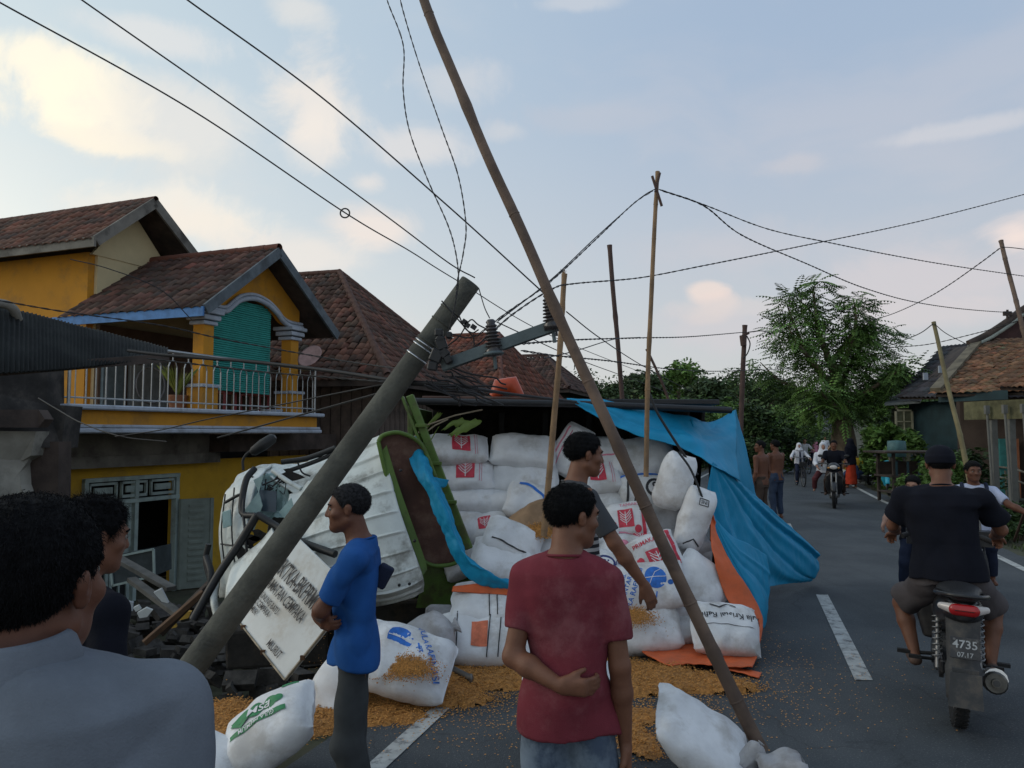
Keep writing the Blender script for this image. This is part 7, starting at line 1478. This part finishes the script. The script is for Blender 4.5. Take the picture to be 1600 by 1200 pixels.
bamboo('bamboo_pole', [(1564, 376, 11.5), (1580, 440, 11.3), (1602, 530, 11.0), (1640, 700, 10.8)], .030, .032, bamb, 'leaning bamboo at the right edge above the brown tiled roof', .5)
bamboo('bamboo_pole', [(1459, 503, 12.5), (1480, 600, 12.3), (1500, 680, 12.1), (1517, 760, 12.0)], .030, .040, mat('bamboo_green_tan', (.20, .17, .09), .75, .25, 4, .2, 30), 'bamboo leaning right in front of the dark roofed house', .45)
mb = MB(); mb.tube([G(1585, 845), P(1615, 760, 10.5)], .022, 8); o = mb.build('stick', pdark); tag(o, 'pale stick leaning at the right edge above the grass', 'stick')
cable_m = mat('cable_black', (.020, .020, .022), .6, .2, 10)
NW = [0]
def cable(pts, r, label, twist=0, m=None, name='cable', group='overhead cables'):
    p = smooth_pts([P(*q) for q in pts], 14); mb = MB(); NW[0] += 1
    r *= .8
    if twist: r *= .62; twist *= 1.35
    if not twist: mb.tube(p, r, 6)
    else:
        L = 0
        for s in (0, math.pi):
            q = []; L = 0
            # resample
            ds = []; 
            for i in range(len(p) - 1):
                a, b = p[i], p[i + 1]; n_ = max(1, int((b - a).length / (twist * .2)))
                for k in range(n_):
                    c = a.lerp(b, k / n_); d = (b - a).normalized(); x = d.cross(Vector((0, 0, 1))).normalized() if abs(d.z) < .95 else Vector((1, 0, 0)); y = d.cross(x)
                    ang = L / twist * 6.283 + s; q.append(c + (x * math.cos(ang) + y * math.sin(ang)) * r * 1.0); L += (b - a).length / n_
            mb.tube(q, r * .85, 5)
    o = mb.build(name, m or cable_m); tag(o, label, 'cable', group); return o
cable([(-60, -30, 3.6), (0, 4, 3.7), (300, 172, 4.2), (540, 333, 4.9), (640, 392, 5.6), (712, 437, 6.5), (860, 524, 9), (1010, 585, 14)], .0055, 'lowest of the three long line wires running down from the top left corner')
cable([(90, -30, 3.8), (128, 0, 3.9), (400, 190, 4.4), (600, 335, 4.9), (700, 410, 5.1), (742, 434, 5.2)], .0060, 'middle line wire from the top left that ends on the tip of the leaning pole')
cable([(250, -35, 4.0), (293, 0, 4.1), (500, 150, 4.4), (700, 322, 4.7), (855, 463, 4.93)], .0060, 'upper line wire from the top left that ends at the right insulator')
cable([(748, 450, 5.15), (757, 480, 5.05), (765, 497, 4.98)], .005, 'short jumper wire from the pole tip down to the left insulator')
cable([(885, 487, 4.95), (940, 530, 5.6), (1010, 575, 8), (1080, 612, 12)], .0050, 'thin wire running on to the right beyond the right insulator')
cable([(776, 503, 5.0), (900, 560, 7), (1000, 597, 10), (1100, 635, 15)], .0048, 'thin wire running on to the right from the left insulator')
cable([(603, -30, 5.3), (605, 0, 5.3), (630, 70, 5.3), (630, 140, 5.25), (640, 205, 5.25), (668, 280, 5.2), (700, 352, 5.15), (713, 400, 5.1), (716, 440, 5.08), (710, 480, 5.05), (700, 520, 5.05)], .0065, 'twisted cable hanging in a wavy line from the top edge to the pole', .09)
cable([(622, -30, 5.3), (628, 10, 5.3), (655, 100, 5.3), (690, 200, 5.2), (716, 275, 5.15), (728, 350, 5.1), (724, 395, 5.1), (715, 438, 5.05), (712, 470, 5.02)], .0065, 'twisted cable bowed to the right beside the wavy hanging one', .09)
cable([(745, 525, 5.0), (790, 490, 5.0), (860, 440, 5.3), (930, 375, 5.8), (990, 318, 6.3), (1022, 297, 6.42)], .0075, 'twisted cable climbing from the insulator to the tall thin bamboo', .12)
cable([(778, 502, 5.0), (862, 436, 5.35), (932, 370, 5.85), (1000, 310, 6.35), (1026, 294, 6.42)], .005, 'single cable climbing just above the twisted one to the tall bamboo')
cable([(1030, 296, 6.42), (1100, 320, 6.8), (1200, 358, 7.4), (1300, 380, 8), (1400, 400, 9), (1500, 417, 10), (1660, 440, 12)], .0085, 'twisted cable from tall bamboo running nearly level out to the right edge', .14)
cable([(1032, 297, 6.42), (1100, 322, 6.8), (1160, 368, 7.4), (1260, 412, 8.4), (1350, 450, 9.6), (1440, 474, 11), (1540, 486, 13), (1660, 492, 15)], .0095, 'twisted cable sagging from tall bamboo down past the feathery treetop', .14)
cable([(700, 565, 5.1), (745, 540, 5.1), (800, 492, 5.4), (862, 452, 5.8), (900, 443, 6.2), (1000, 434, 7), (1100, 415, 7.5), (1250, 385, 8.5), (1400, 354, 9.5), (1500, 330, 10), (1660, 288, 11)], .0090, 'twisted cable rising gently from the pole bracket to the upper right', .14)
cable([(1562, 388, 11.4), (1530, 412, 12), (1480, 447, 13), (1440, 470, 14), (1390, 492, 16), (1345, 504, 18)], .012, 'cable from the right edge bamboo sagging left to the feathery tree', .2)
cable([(1564, 386, 11.4), (1590, 388, 11.6), (1660, 398, 12)], .008, 'short cable from the right edge bamboo out of the picture')
cable([(1458, 506, 12.4), (1435, 522, 14), (1395, 538, 16), (1375, 545, 18)], .010, 'thin cable from the green tan bamboo left towards the tree')
cable([(1460, 506, 12.4), (1480, 522, 13), (1515, 540, 15)], .008, 'thin cable from the green tan bamboo right to the dark roof')
cable([(1390, 543, 17), (1450, 538, 16), (1520, 522, 15), (1570, 508, 14), (1660, 478, 13)], .013, 'twisted cable passing behind the green tan bamboo to the brown house', .2)
cable([(1170, 519, 14.8), (1190, 517, 14.5), (1205, 521, 15)], .014, 'short thick cable right of the T shaped post')
cable([(806, 538, 5.2), (900, 531, 7), (1000, 528, 9), (1080, 526, 11), (1165, 519, 14.8)], .011, 'twisted cable nearly level from the crossarm to the T shaped post', .2)
cable([(815, 548, 5.3), (870, 556, 6), (960, 565, 8), (1050, 577, 10.5), (1130, 580, 13), (1240, 576, 18)], .010, 'twisted cable dipping behind the bamboos to the feathery tree', .2)
cable([(850, 560, 5.6), (900, 548, 6.5), (960, 530, 8), (1000, 527, 9)], .006, 'short curved cable crossing behind the short tan bamboo')
cable([(-60, 462, 5.2), (0, 470, 5.4), (100, 487, 5.7), (250, 508, 6), (350, 530, 6.1), (520, 561, 5.9), (650, 580, 5.25)], .008, 'cable passing in front of the blue fascia and yellow columns', .12)
cable([(200, 548, 6.2), (260, 555, 6.1), (400, 566, 5.9), (520, 580, 5.6), (620, 595, 5.3), (700, 600, 5.15)], .019, 'thick black cable bundle crossing the balcony rail')
cable([(230, 560, 6.2), (400, 580, 5.9), (520, 590, 5.6), (640, 600, 5.3), (760, 612, 6), (860, 622, 6.6)], .010, 'dark cable just below the thick bundle over the balcony', .15)
cable([(60, 622, 8), (90, 640, 7.8), (130, 662, 7.5), (190, 682, 7.2), (260, 690, 7.0)], .008, 'loose cable dropping across the left end of the balcony slab')
cable([(180, 682, 7.2), (250, 672, 7), (320, 656, 6.6), (400, 640, 6.2), (560, 608, 5.5), (640, 594, 5.3)], .007, 'slack cable rising from balcony slab towards the pole')
cable([(340, 684, 6.6), (420, 662, 6.2), (500, 640, 5.9), (600, 612, 5.4)], .009, 'slack cable rising from the right end of the balcony slab')
cable([(110, 405, 9), (170, 420, 9), (250, 452, 9.2), (300, 500, 9.5)], .008, 'thin cable against the orange and cream upper wall')
cable([(640, 600, 5.3), (720, 604, 5.3), (800, 616, 5.8), (900, 628, 6.6)], .016, 'thick sagging cable from the pole along the truck top')
r = random.Random(12); mb = MB()
for k in range(16):
    a = Vector(P(655 + r.random() * 60, 570 + r.random() * 35, 5.05 + r.random() * .2)); pts = [a]
    for j in range(5): pts.append(pts[-1] + Vector((.10 * r.random() + .01, .02, -.02 + .05 * (r.random() - .5))))
    mb.tube(smooth_pts(pts, 4), .004 + .003 * r.random(), 5)
o = mb.build('cable_tangle', cable_m); tag(o, 'tangle of loose black wires where the pole meets the truck top', 'wires')
mb = MB()
for pts in (((716, 490), (726, 512), (738, 520), (748, 515)), ((700, 540), (718, 525), (735, 500), (748, 508), (772, 520)), ((706, 522), (730, 528), (745, 524)), ((740, 522), (741, 540)), ((690, 470), (712, 495), (738, 525))): mb.tube(smooth_pts([P(x, y, 5.08) for x, y in pts], 5), .005, 5)
for x, y in ((726, 503), (740, 511), (730, 508)): mb.box(P(x, y, 5.06), (.035, .03, .03), Matrix.Rotation(.6, 3, 'Y'))
o = mb.build('cable_clamps', cable_m); tag(o, 'loose wire ends with small clamps between pole and left insulator', 'wires')
mb = MB(); mb.torus(P(539, 333, 4.88), .03, .005, 'y', 20, 6); o = mb.build('wire_ring', cable_m); tag(o, 'small wire ring hanging on the lowest line wire', 'ring')
# fence of bamboo along the right verge, low tables and clutter
fn = empty('bamboo_fence', (0, 0, 0), 0, 'grey bamboo rail fence with leaning stakes along the right verge', 'fence'); fm = mat('weathered_bamboo', (.13, .12, .10), .85, .3, 4, .3, 30)
r = random.Random(6)
for k in range(22):
    Y = 13.2 + k * .72; x = float(cx(Y)) + (4.6 + .15 * r.random()) / COS; h_ = .95 + .45 * r.random(); z = gzs(x, Y) - .1; mb = MB(); mb.tube([(x, Y, z), (x + (r.random() - .5) * .2, Y + .05, z + h_ + .1)], .024, 7); mb.build('stake', fm, fn)
for h_ in (.42, .85, 1.08):
    mb = MB(); mb.tube([(float(cx(Y)) + 4.62 / COS, Y, gzs(float(cx(Y)) + 4.6, Y) + h_ + .06 * math.sin(Y * 2)) for Y in np.arange(13, 30, 1.0)], .022, 7); mb.build('rail', fm, fn)
st = empty('market_stall', P(1440, 735, 19.5), 0, 'dark low wooden stall frame between the fence and the dark teal house', 'stall'); st.location.z = -.1
for nm, c, d in (('table_top', (0, 0, .75), (2.0, .9, .05)), ('shelf', (0, 0, .35), (1.9, .8, .04)), ('roof_board', (.1, 0, 1.35), (2.6, 1.2, .05)), ('leg', (-.9, -.4, .6), (.07, .07, 1.5)), ('leg', (.9, -.4, .6), (.07, .07, 1.5)), ('leg', (-.9, .4, .6), (.07, .07, 1.5)), ('leg', (.9, .4, .6), (.07, .07, 1.5)), ('back_board', (0, .42, .9), (1.9, .03, .4))): MB().box(c, d).build(nm, dwood, st, bevel=.006)
for k in range(7): MB().box((-.85 + k * .28, -.44, .95), (.05, .03, .35)).build('picket', tq, st)
sg = empty('tank_stand', P(1401, 700, 22), 0, 'pale teal drum on a thin stand beside the feathery tree', 'drum'); sg.location.z = 0
mb = MB(); mb.lathe([(.001, 1.05), (.24, 1.05), (.25, 1.3), (.24, 1.5), (.001, 1.52)]); mb.build('drum', mat('teal_drum', (.06, .14, .15), .6, .2), sg)
for x in (-.2, .2): MB().box((x, 0, .5), (.05, .05, 1.1)).build('leg', fm, sg)
bk = MB(); c = P(1402, 748, 19.5); bk.lathe([(.001, 0), (.20, 0), (.26, .35), (.27, .37), (.24, .34), (.001, .33)], (c.x, c.y, gzs(c.x, c.y)), Matrix.Rotation(RAD(25), 3, 'Y'), 18); o = bk.build('bucket', mat('dirty_white_plastic', (.38, .38, .35), .6, .25, 5, dirt=((.15, .13, .1), .6, 4))); tag(o, 'tilted dirty white bucket on the right verge', 'bucket')
mb = MB(); c = P(1335, 712, 27); mb.lathe([(.001, 0), (.35, 0), (.36, .35), (.30, .42), (.001, .45)], (c.x, c.y, .45), None, 18); o = mb.build('yellow_basin', mat('yellow_plastic', (.50, .33, .02), .5, .15)); tag(o, 'yellow plastic basin on a pale box behind the woman in red', 'basin')
mb = MB(); mb.box((c.x - .05, c.y, .2), (.6, .5, .5)); o = mb.build('pale_box', mat('pale_box', (.45, .46, .44), .7, .15), bevel=.02); tag(o, 'pale box under the yellow basin by the big trunk', 'box')
mb = MB(); mb.prism([P(x, y, 29) for x, y in ((1293, 704), (1300, 695), (1318, 695), (1320, 722), (1296, 722))], (.05, .3, 0)); o = mb.build('tan_board', mat('tan_board', (.30, .19, .11), .8, .15)); tag(o, 'tan board leaning at the base of the feathery tree', 'board')
# stones at the right road edge
r = random.Random(2); mb = MB()
for k in range(60):
    Y = 9 + r.random() * 18; x = float(cx(Y)) + (3.1 + r.random() * 1.6) / COS; s = .03 + .08 * r.random() ** 2; mb.lathe([(.001, -s * .5), (s * .8, -s * .2), (s, 0), (s * .6, s * .5), (.001, s * .6)], (x, Y, gzs(x, Y) + .01), Matrix.Rotation(r.random(), 3, 'X'), 7)
mb.build('verge_stones', mat('stone_grey', (.16, .15, .13), .9, .3, 6, .4, 20), kind='stuff', label='small stones strewn along the right road edge')
# ------------------------------------------------------------------ the people
UPK = 1.0
def at(px, Y, z=0): x = (px - 800) / 1200 * Y; return (x, Y, z)
greyT = cloth('grey_cotton', (.145, .165, .195)); navyT = cloth('black_cotton', (.008, .009, .015)); redT = cloth('faded_maroon_cotton', (.16, .030, .042), dirt=((.25, .095, .105), .8, 2.2)); blueT = cloth('royal_blue_cotton', (.018, .085, .28)); darkT = cloth('charcoal_cotton', (.045, .048, .055))
jean = cloth('grey_trousers', (.050, .055, .058)); tied = mat('tie_dye_blue', (.13, .17, .22), .9, .3, 5, .2, 200, dirt=((.05, .075, .12), .9, 8)); shortg = cloth('brown_grey_shorts', (.085, .075, .078)); denim = cloth('dark_denim', (.035, .05, .085)); whiteC = cloth('white_cotton', (.62, .63, .68)); pinkC = cloth('pink_cotton', (.55, .22, .30)); redC = cloth('red_cotton', (.42, .045, .02)); brownC = cloth('brown_skin_cloth', (.06, .035, .028)); navyC = cloth('navy_uniform', (.02, .026, .05)); sand = mat('sandal_brown', (.10, .06, .045), .7, .2)
# striped front cloth
strp = bpy.data.materials.new('striped_cotton'); strp.use_nodes = True; n = NB(strp.node_tree); pbs = strp.node_tree.nodes['Principled BSDF']; co = n.n('ShaderNodeTexCoord').outputs['Object']; z = n.n('ShaderNodeSeparateXYZ', ins={0: co})
s_ = n.math('SINE', n.math('MULTIPLY', z.outputs[2], 2 * math.pi / .036)); c = n.mix(n.ramp(s_, -.15, .15), (.018, .02, .028), (.46, .46, .47)); 
low = n.ramp(z.outputs[2], 1.10, 1.105); xq = n.ramp(z.outputs[0], .165, .17); c = n.mix(low, c, (.045, .048, .055)); c = n.mix(xq, c, (.045, .048, .055)); strp.node_tree.links.new(c, pbs.inputs['Base Color']); pbs.inputs['Roughness'].default_value = .9
# 1 grey polo, near left, from behind
Y = 1.16; H_ = 1.72; ztop = P(70, 783, Y).z
person('man in a grey polo shirt seen close from behind at the lower left corner', at(58, Y, ztop - .995 * H_), RAD(8), H_, dict(shR=(.102, -.006, .818), shL=(-.106, -.006, .818), nck=(0, -.03, .862), hd=(.006, -.004, .925)), (-16, 2, 0), 'dark', dict(mat=greyT, collar=True, sleeve=.7, fold=.009, sr=.07), dict(mat=jean), dict(th=.012, strands=45000, len=.006, nape=-.068, n=.5), None, .0065, 1.06, headk=1.04)
# 2 dark shirt man behind
Y = 2.35; H_ = 1.62; ztop = P(150, 775, Y).z
person('man in a black shirt standing behind the grey polo man, looking right', at(138, Y, ztop - .995 * H_), RAD(-35), H_, dict(hd=(.0, .022, .918)), (-6, -8, 0), 'mid', dict(mat=navyT, sleeve=.65), dict(mat=navyC), dict(th=.014, strands=9000, len=.02, nape=-.03, n=2.0, down=.3), None, .009, .92)
# 3 blue T-shirt man, arms crossed, facing left
Y = 3.62; H_ = 1.60; ztop = P(545, 754, Y).z
person('man in a royal blue shirt with folded arms, facing left beside the pole', at(560, Y, ztop - .995 * H_), RAD(98), H_, dict(hd=(0, .028, .921), nck=(0, -.012, .826), shL=(-.108, .0, .79), shR=(.108, .0, .79), elL=(-.112, .088, .655), wrL=(-.02, .092, .615), elR=(.11, .075, .65), wrR=(-.035, .108, .628), hiL=(-.05, 0, .5), hiR=(.05, 0, .5), anL=(-.05, -.04, .045), anR=(.055, .01, .045)), (0, -3, 0), 'dark',
       dict(mat=blueT, sleeve=.78, len=-.10, flare=.0, fold=.010, sr=.064), dict(mat=jean, fold=.007, r=1.02), dict(th=.006, strands=12000, len=.005, nape=-.05, grey=True, n=.5, front=.072), dict(L=((.9, -.05, -.05), (0, -1, .1), .5), R=((-.8, -.45, -.2), (.3, -1, 0), .7)), .0062, .80)
m = MB(); c = P(598, 900, 3.62); m.box(c, (.07, .045, .11), Matrix.Rotation(.5, 3, 'Y')); o = m.build('waist_pouch', navyC, bevel=.012, seg=2); tag(o, 'small black pouch tucked behind the elbow of the blue shirted man', 'pouch')
# 4 faded maroon T-shirt man, arm behind back
Y = 2.66; H_ = 1.56; ztop = P(893, 755, Y).z
person('man in a faded maroon shirt seen from behind, one hand clasping his other arm', at(886, Y, ztop - .995 * H_), RAD(-12), H_, dict(hd=(.012, .014, .921), nck=(-.004, -.014, .832), shL=(-.084, -.01, .79), shR=(.088, -.006, .79), elL=(-.114, -.040, .625), wrL=(-.005, -.088, .585), elR=(.112, -.01, .61), wrR=(.120, .02, .44)), (-52, -6, 0), 'mid',
       dict(mat=redT, sleeve=.66, len=-.16, flare=.0, fold=.010, sr=.060), dict(kind='shorts', mat=tied, r=1.03), dict(th=.008, strands=16000, len=.009, nape=-.05, n=.9), dict(L=((1, -.02, -.0), (0, 1, .1), .75, 1), R=((.1, .1, -1), (-1, 0, 0), .5)), .0062, .81)
# 5 striped man, profile right, hand low in front
Y = 4.05; H_ = 1.62; ztop = P(915, 675, Y).z
person('young man in a dark top with striped front, in profile, reaching down to the sacks', at(902, Y, ztop - .995 * H_), RAD(-82), H_, dict(hd=(0, .026, .921), elR=(.13, .085, .655), wrR=(.12, .18, .525), elL=(-.13, .03, .63), shR=(.105, .01, .79)), (6, -6, 0), 'mid', dict(mat=strp, sleeve=.78, len=-.12), dict(mat=navyC), dict(th=.011, strands=10000, len=.012, nape=-.04, n=1.2), dict(R=((.05, .45, -1), (-1, 0, 0), .55, -1)), .0065, .86)
# a sack under his feet carries him
S(888, 1085, 4.05, 5, up_n, .46, .46, .2, 'flattened sack on the road under the feet of the striped man')
# 6 rider in black seen from behind, with his motorcycle
hd_yaw = RAD(-25); Y = 4.66; bx_ = (1502 - 800) / 1200 * Y - .09
motorbike('black underbone motorcycle seen from behind in the right lane with clear and red tail lamp', (bx_, Y, 0), hd_yaw, 2.5, mirrors=False, bar=.82, plate=[('4735', .018, .062), ('07.17', -.036, .036)], group=None)
fx = Vector((math.sin(-hd_yaw), math.cos(hd_yaw), 0))
H_ = 1.66
person('heavy set rider in black shirt and cap seen from behind on the near motorcycle', (bx_ + .02, Y + .02, -.035), hd_yaw, H_, dict(pel=(-.01, .13, .545), nck=(-.02, .16, .845), hd=(-.018, .195, .935), shL=(-.142, .165, .81), shR=(.105, .165, .81), elL=(-.190, .225, .69), elR=(.180, .225, .69), wrL=(-.172, .36, .650), wrR=(.172, .37, .650),
    hiL=(-.07, .14, .50), hiR=(.06, .14, .50), knL=(-.165, .31, .37), knR=(.155, .31, .37), anL=(-.125, .225, .195), anR=(.13, .225, .195)), (4, -6, 0), 'mid', dict(mat=navyT, sleeve=.7, len=-.12, fold=.008, sr=.072), dict(kind='shorts', mat=shortg, len=.80, r=1.05, fold=.009), dict(th=.006, nape=-.05, n=.5, strands=3000, len=.006), dict(L=((-.3, .9, -.25), (0, -.2, -1), 1.0), R=((.3, .9, -.25), (0, -.2, -1), 1.0)), .0075, 1.16, shoes=sand,
    extras=lambda root, j, hp, R, S, hs, ez, ey, ex2: obj('cap', sdf_mesh('cap', [ell(hp(0, -.012, .052), np.array([.087, .107, .078]) * hs, .01, R), loft(hp(0, -.012, .022), R[:, 0], R[:, 1], R[:, 2], [(-.02, 0, 0, .086, .106), (.03, 0, 0, .088, .108)], .01), cap(hp(-.04, .09, .03), hp(.04, .09, .03), .01, .01, .02)], .008), navyT, root))
# 7 oncoming black motorcycle with rider and girl behind
Y = 18.3; x_ = (1328 - 800) / 1200 * Y; yw = RAD(180 - 24)
p0 = Vector((x_ - .15, Y + .6, 0))
motorbike('black motorcycle coming towards the viewer in the oncoming lane carrying two people', tuple(p0), yw, 0, group=None, white_nose=True)
RJ = dict(pel=(0, .20, .53), nck=(0, .22, .815), hd=(0, .235, .91), shL=(-.115, .22, .785), shR=(.115, .22, .785), elL=(-.165, .30, .65), elR=(.165, .30, .65), wrL=(-.17, .43, .62), wrR=(.17, .43, .62), hiL=(-.06, .2, .5), hiR=(.06, .2, .5), knL=(-.11, .40, .38), knR=(.11, .40, .38), anL=(-.12, .27, .2), anR=(.12, .27, .2))
person('rider in black shirt and dark cap on the oncoming motorcycle', tuple(p0), yw, 1.58, RJ, (0, 0, 0), 'dark', dict(mat=navyT, sleeve=.7), dict(mat=cloth('dark_brown_trousers', (.05, .035, .03))), dict(th=.012), None, .015, 1.05, shoes=sand)
PJ = dict(pel=(0, .0, .56), nck=(0, -.0, .84), hd=(0, .0, .94), shL=(-.105, 0, .81), shR=(.105, 0, .81), elL=(-.13, .06, .68), elR=(.13, .06, .68), wrL=(-.1, .16, .62), wrR=(.1, .16, .62), hiL=(-.06, .0, .53), hiR=(.06, .0, .53), knL=(-.14, .2, .42), knR=(.14, .2, .42), anL=(-.15, .13, .26), anR=(.15, .13, .26))
person('girl in a white headscarf riding behind the man on the oncoming motorcycle', tuple(p0 + Vector((-.22, .12, -.02))), yw + .05, 1.50, PJ, (0, 0, 0), 'light', dict(mat=whiteC, sleeve=1.8), dict(mat=cloth('dark_red_skirt', (.10, .03, .035))), None, None, .015, 1.0, extras=hijab(whiteC, .34, .014))
# 8 school girl on bicycle, arms wide
Y = 24.8; x_ = (1263 - 800) / 1200 * Y; yw = RAD(180 - 8); bicm = mat('bicycle_dark', (.03, .035, .05), .5, .2)
bicycle('bicycle ridden by the schoolgirl in white with dark tie', (x_ - .1, Y + .9, 0), yw, bicm, R_=.33)
BJ = dict(pel=(0, .27, .56), nck=(0, .30, .83), hd=(0, .325, .93), shL=(-.11, .30, .8), shR=(.11, .30, .8), elL=(-.18, .36, .70), elR=(.18, .36, .70), wrL=(-.21, .48, .645), wrR=(.21, .48, .645), hiL=(-.05, .27, .53), hiR=(.05, .27, .53), knL=(-.07, .43, .44), knR=(.07, .43, .36), anL=(-.08, .36, .23), anR=(.08, .38, .11))
person('schoolgirl in white headscarf, white shirt and dark tie cycling towards the viewer', (x_ - .1, Y + .9, 0), yw, 1.40, BJ, (0, 0, 0), 'light', dict(mat=whiteC, sleeve=1.85), dict(mat=navyC), None, None, .016, .9, shoes=navyC,
       extras=lambda *a: (hijab(whiteC, .10, .016)(*a), obj('tie', sdf_mesh('tie', [cap(a[1]['nck'] + a[7 - 1] * 0 + np.array([0, .16, -.05]), a[1]['nck'] + np.array([0, .19, -.34]), .022, .04, .01)], .012), navyC, a[0])))
Y = 33; x_ = (1258 - 800) / 1200 * Y
bicycle('bicycle ridden by the farther pupil hidden behind the schoolgirl', (x_, Y + .5, 0), RAD(175), bicm, R_=.33)
person('farther pupil in white with dark backpack straps, cycling behind the schoolgirl', (x_, Y + .5, 0), RAD(175), 1.5, BJ, (0, 0, 0), 'light', dict(mat=whiteC, sleeve=1.0), dict(mat=navyC), dict(th=.012), None, .018, .9)
Y = 40; x_ = (1270 - 800) / 1200 * Y
person('person in a pink top and dark trousers walking far down the road', (x_, Y, 0), RAD(20), 1.55, dict(anL=(-.06, .08, .045), anR=(.06, -.12, .06), knL=(-.05, .06, .27)), (0, 0, 0), 'mid', dict(mat=pinkC, sleeve=1.8), dict(mat=navyC), dict(th=.014), None, .018)
person('distant person in white standing right of the pink topped walker', ((1288 - 800) / 1200 * 46, 46, 0), RAD(170), 1.55, None, (0, 0, 0), 'mid', dict(mat=whiteC, sleeve=1.0), dict(mat=mat('olive_cloth', (.1, .1, .05), .9)), dict(th=.014), None, .02)
# 9 woman in black headscarf and red skirt, seen from behind
Y = 24.2; x_ = (1327 - 800) / 1200 * Y
def shawl(root, j, hp, R, S, hs, ez, ey, ex2):
    o = [ell(hp(0, -.02, .02), np.array([.095, .12, .11]) * hs, .03, R), loft(hp(0, -.02, -.05), ex2, ey, (0, 0, -1), [(-.03, 0, 0, .09 * S, .09 * S), (.10 * S, 0, 0, .17 * S, .13 * S), (.38 * S, -.03, 0, .22 * S, .15 * S), (.46 * S, -.04, 0, .16 * S, .13 * S)], .04)]
    obj('headscarf', sdf_mesh('headscarf', o, .016, wr_fold(.006, 24, .3, 3)), navyT, root)
person('woman in a long black headscarf and red skirt walking on the right road edge', (x_, Y, 0), RAD(25), 1.58, dict(anL=(-.04, .06, .045), anR=(.05, -.06, .05), wrR=(.13, .10, .60), elR=(.14, .02, .66)), (0, 0, 0), 'mid', dict(mat=navyT, sleeve=1.6), dict(kind='skirt', mat=redC, hem=.04, fold=.010), None, None, .016, 1.05, extras=shawl)
# 10 two shirtless men by the tarpaulin
Y = 15.6; x_ = (1210 - 800) / 1200 * Y
person('shirtless man in dark jeans standing at the far corner of the tarpaulin', (x_, Y, 0), RAD(28), 1.60, dict(elR=(.14, .03, .64), wrR=(.06, .15, .63), elL=(-.13, .04, .63), wrL=(-.05, .15, .63)), (10, 0, 0), 'dark', None, dict(mat=denim), dict(th=.010, strands=2000), None, .011, 1.16, group=None)
Y = 14.2; x_ = (1187 - 800) / 1200 * Y
person('bare chested man with short hair looking left, half behind the tarpaulin', (x_, Y, 0), RAD(40), 1.60, None, (45, 0, 0), 'dark', None, dict(mat=cloth('brown_trousers', (.07, .05, .04))), dict(th=.008), None, .011, 1.1)
# 11 boy in white with backpack, and child behind the rider, both on bicycles
Y = 7.6; x_ = (1516 - 800) / 1200 * Y; yw = RAD(180 - 25)
bicycle('bicycle ridden by the boy in white behind the near rider', (x_ + .28, Y + .55, 0), yw, bicm, R_=.31)
def pack(root, j, hp, R, S, hs, ez, ey, ex2):
    m = sdf_mesh('backpack', [cap(j['nck'] + np.array([-.02, -.16, -.08]), j['nck'] + np.array([-.02, -.18, -.34]), .12, .13, .03, ((0, 1, 0), .6))], .012); bp_ = obj('backpack', m, navyC, root)
    for s in (-1, 1):
        m = MB(); m.tube(smooth_pts([j['nck'] + np.array([s * .09, -.08, .0]), j['nck'] + np.array([s * .105, .02, .02]), j['nck'] + np.array([s * .105, .115, -.08]), j['nck'] + np.array([s * .12, .11, -.22]), j['nck'] + np.array([s * .13, .0, -.34])], 5), .018, 8); m.build('strap', navyC, bp_)
person('boy in a white school shirt with black backpack strap, arm on a handlebar', (x_ + .28, Y + .55, -.03), yw, 1.47, dict(BJ, elL=(-.19, .36, .72), wrL=(-.30, .44, .66), elR=(.16, .36, .70), wrR=(.2, .48, .65)), (12, 0, 0), 'dark', dict(mat=cloth('school_white', (.42, .46, .60)), sleeve=.8), dict(mat=navyC), dict(th=.012, strands=3000), None, .010, .92, extras=pack)
Y = 7.9; x_ = (1424 - 800) / 1200 * Y
bicycle('bicycle ridden by the dark haired child left of the near rider', (x_ + .20, Y + .45, 0), yw, bicm, R_=.31)
person('dark haired child in dark clothes mostly hidden left of the near rider', (x_ + .20, Y + .45, -.08), yw, 1.36, BJ, (-15, -10, 0), 'light', dict(mat=navyT, sleeve=.8), dict(mat=navyC), dict(th=.016, strands=3000), None, .012, .9)
# 12 parked bikes on the right verge
cy_ = mat('cyan_plastic', (.02, .34, .48), .4, .15, spec=.5)
motorbike('parked scooter with bright cyan body panels on the right verge', (float(cx(22.3)) + 3.7 / COS, 22.3 + .8, -.1), RAD(150), 4, body=cy_, front_col=cy_, group=None)
motorbike('dark blue motorcycle parked on the verge left of the cyan scooter', (float(cx(25.3)) + 3.6 / COS, 26.2, -.1), RAD(120), 4, body=mat('dark_blue_paint', (.02, .04, .10), .4, .15, spec=.5), group=None)
print('OBJECTS', len(bpy.data.objects), 'TRIS', sum(len(o.data.polygons) for o in bpy.data.objects if o.type == 'MESH'))
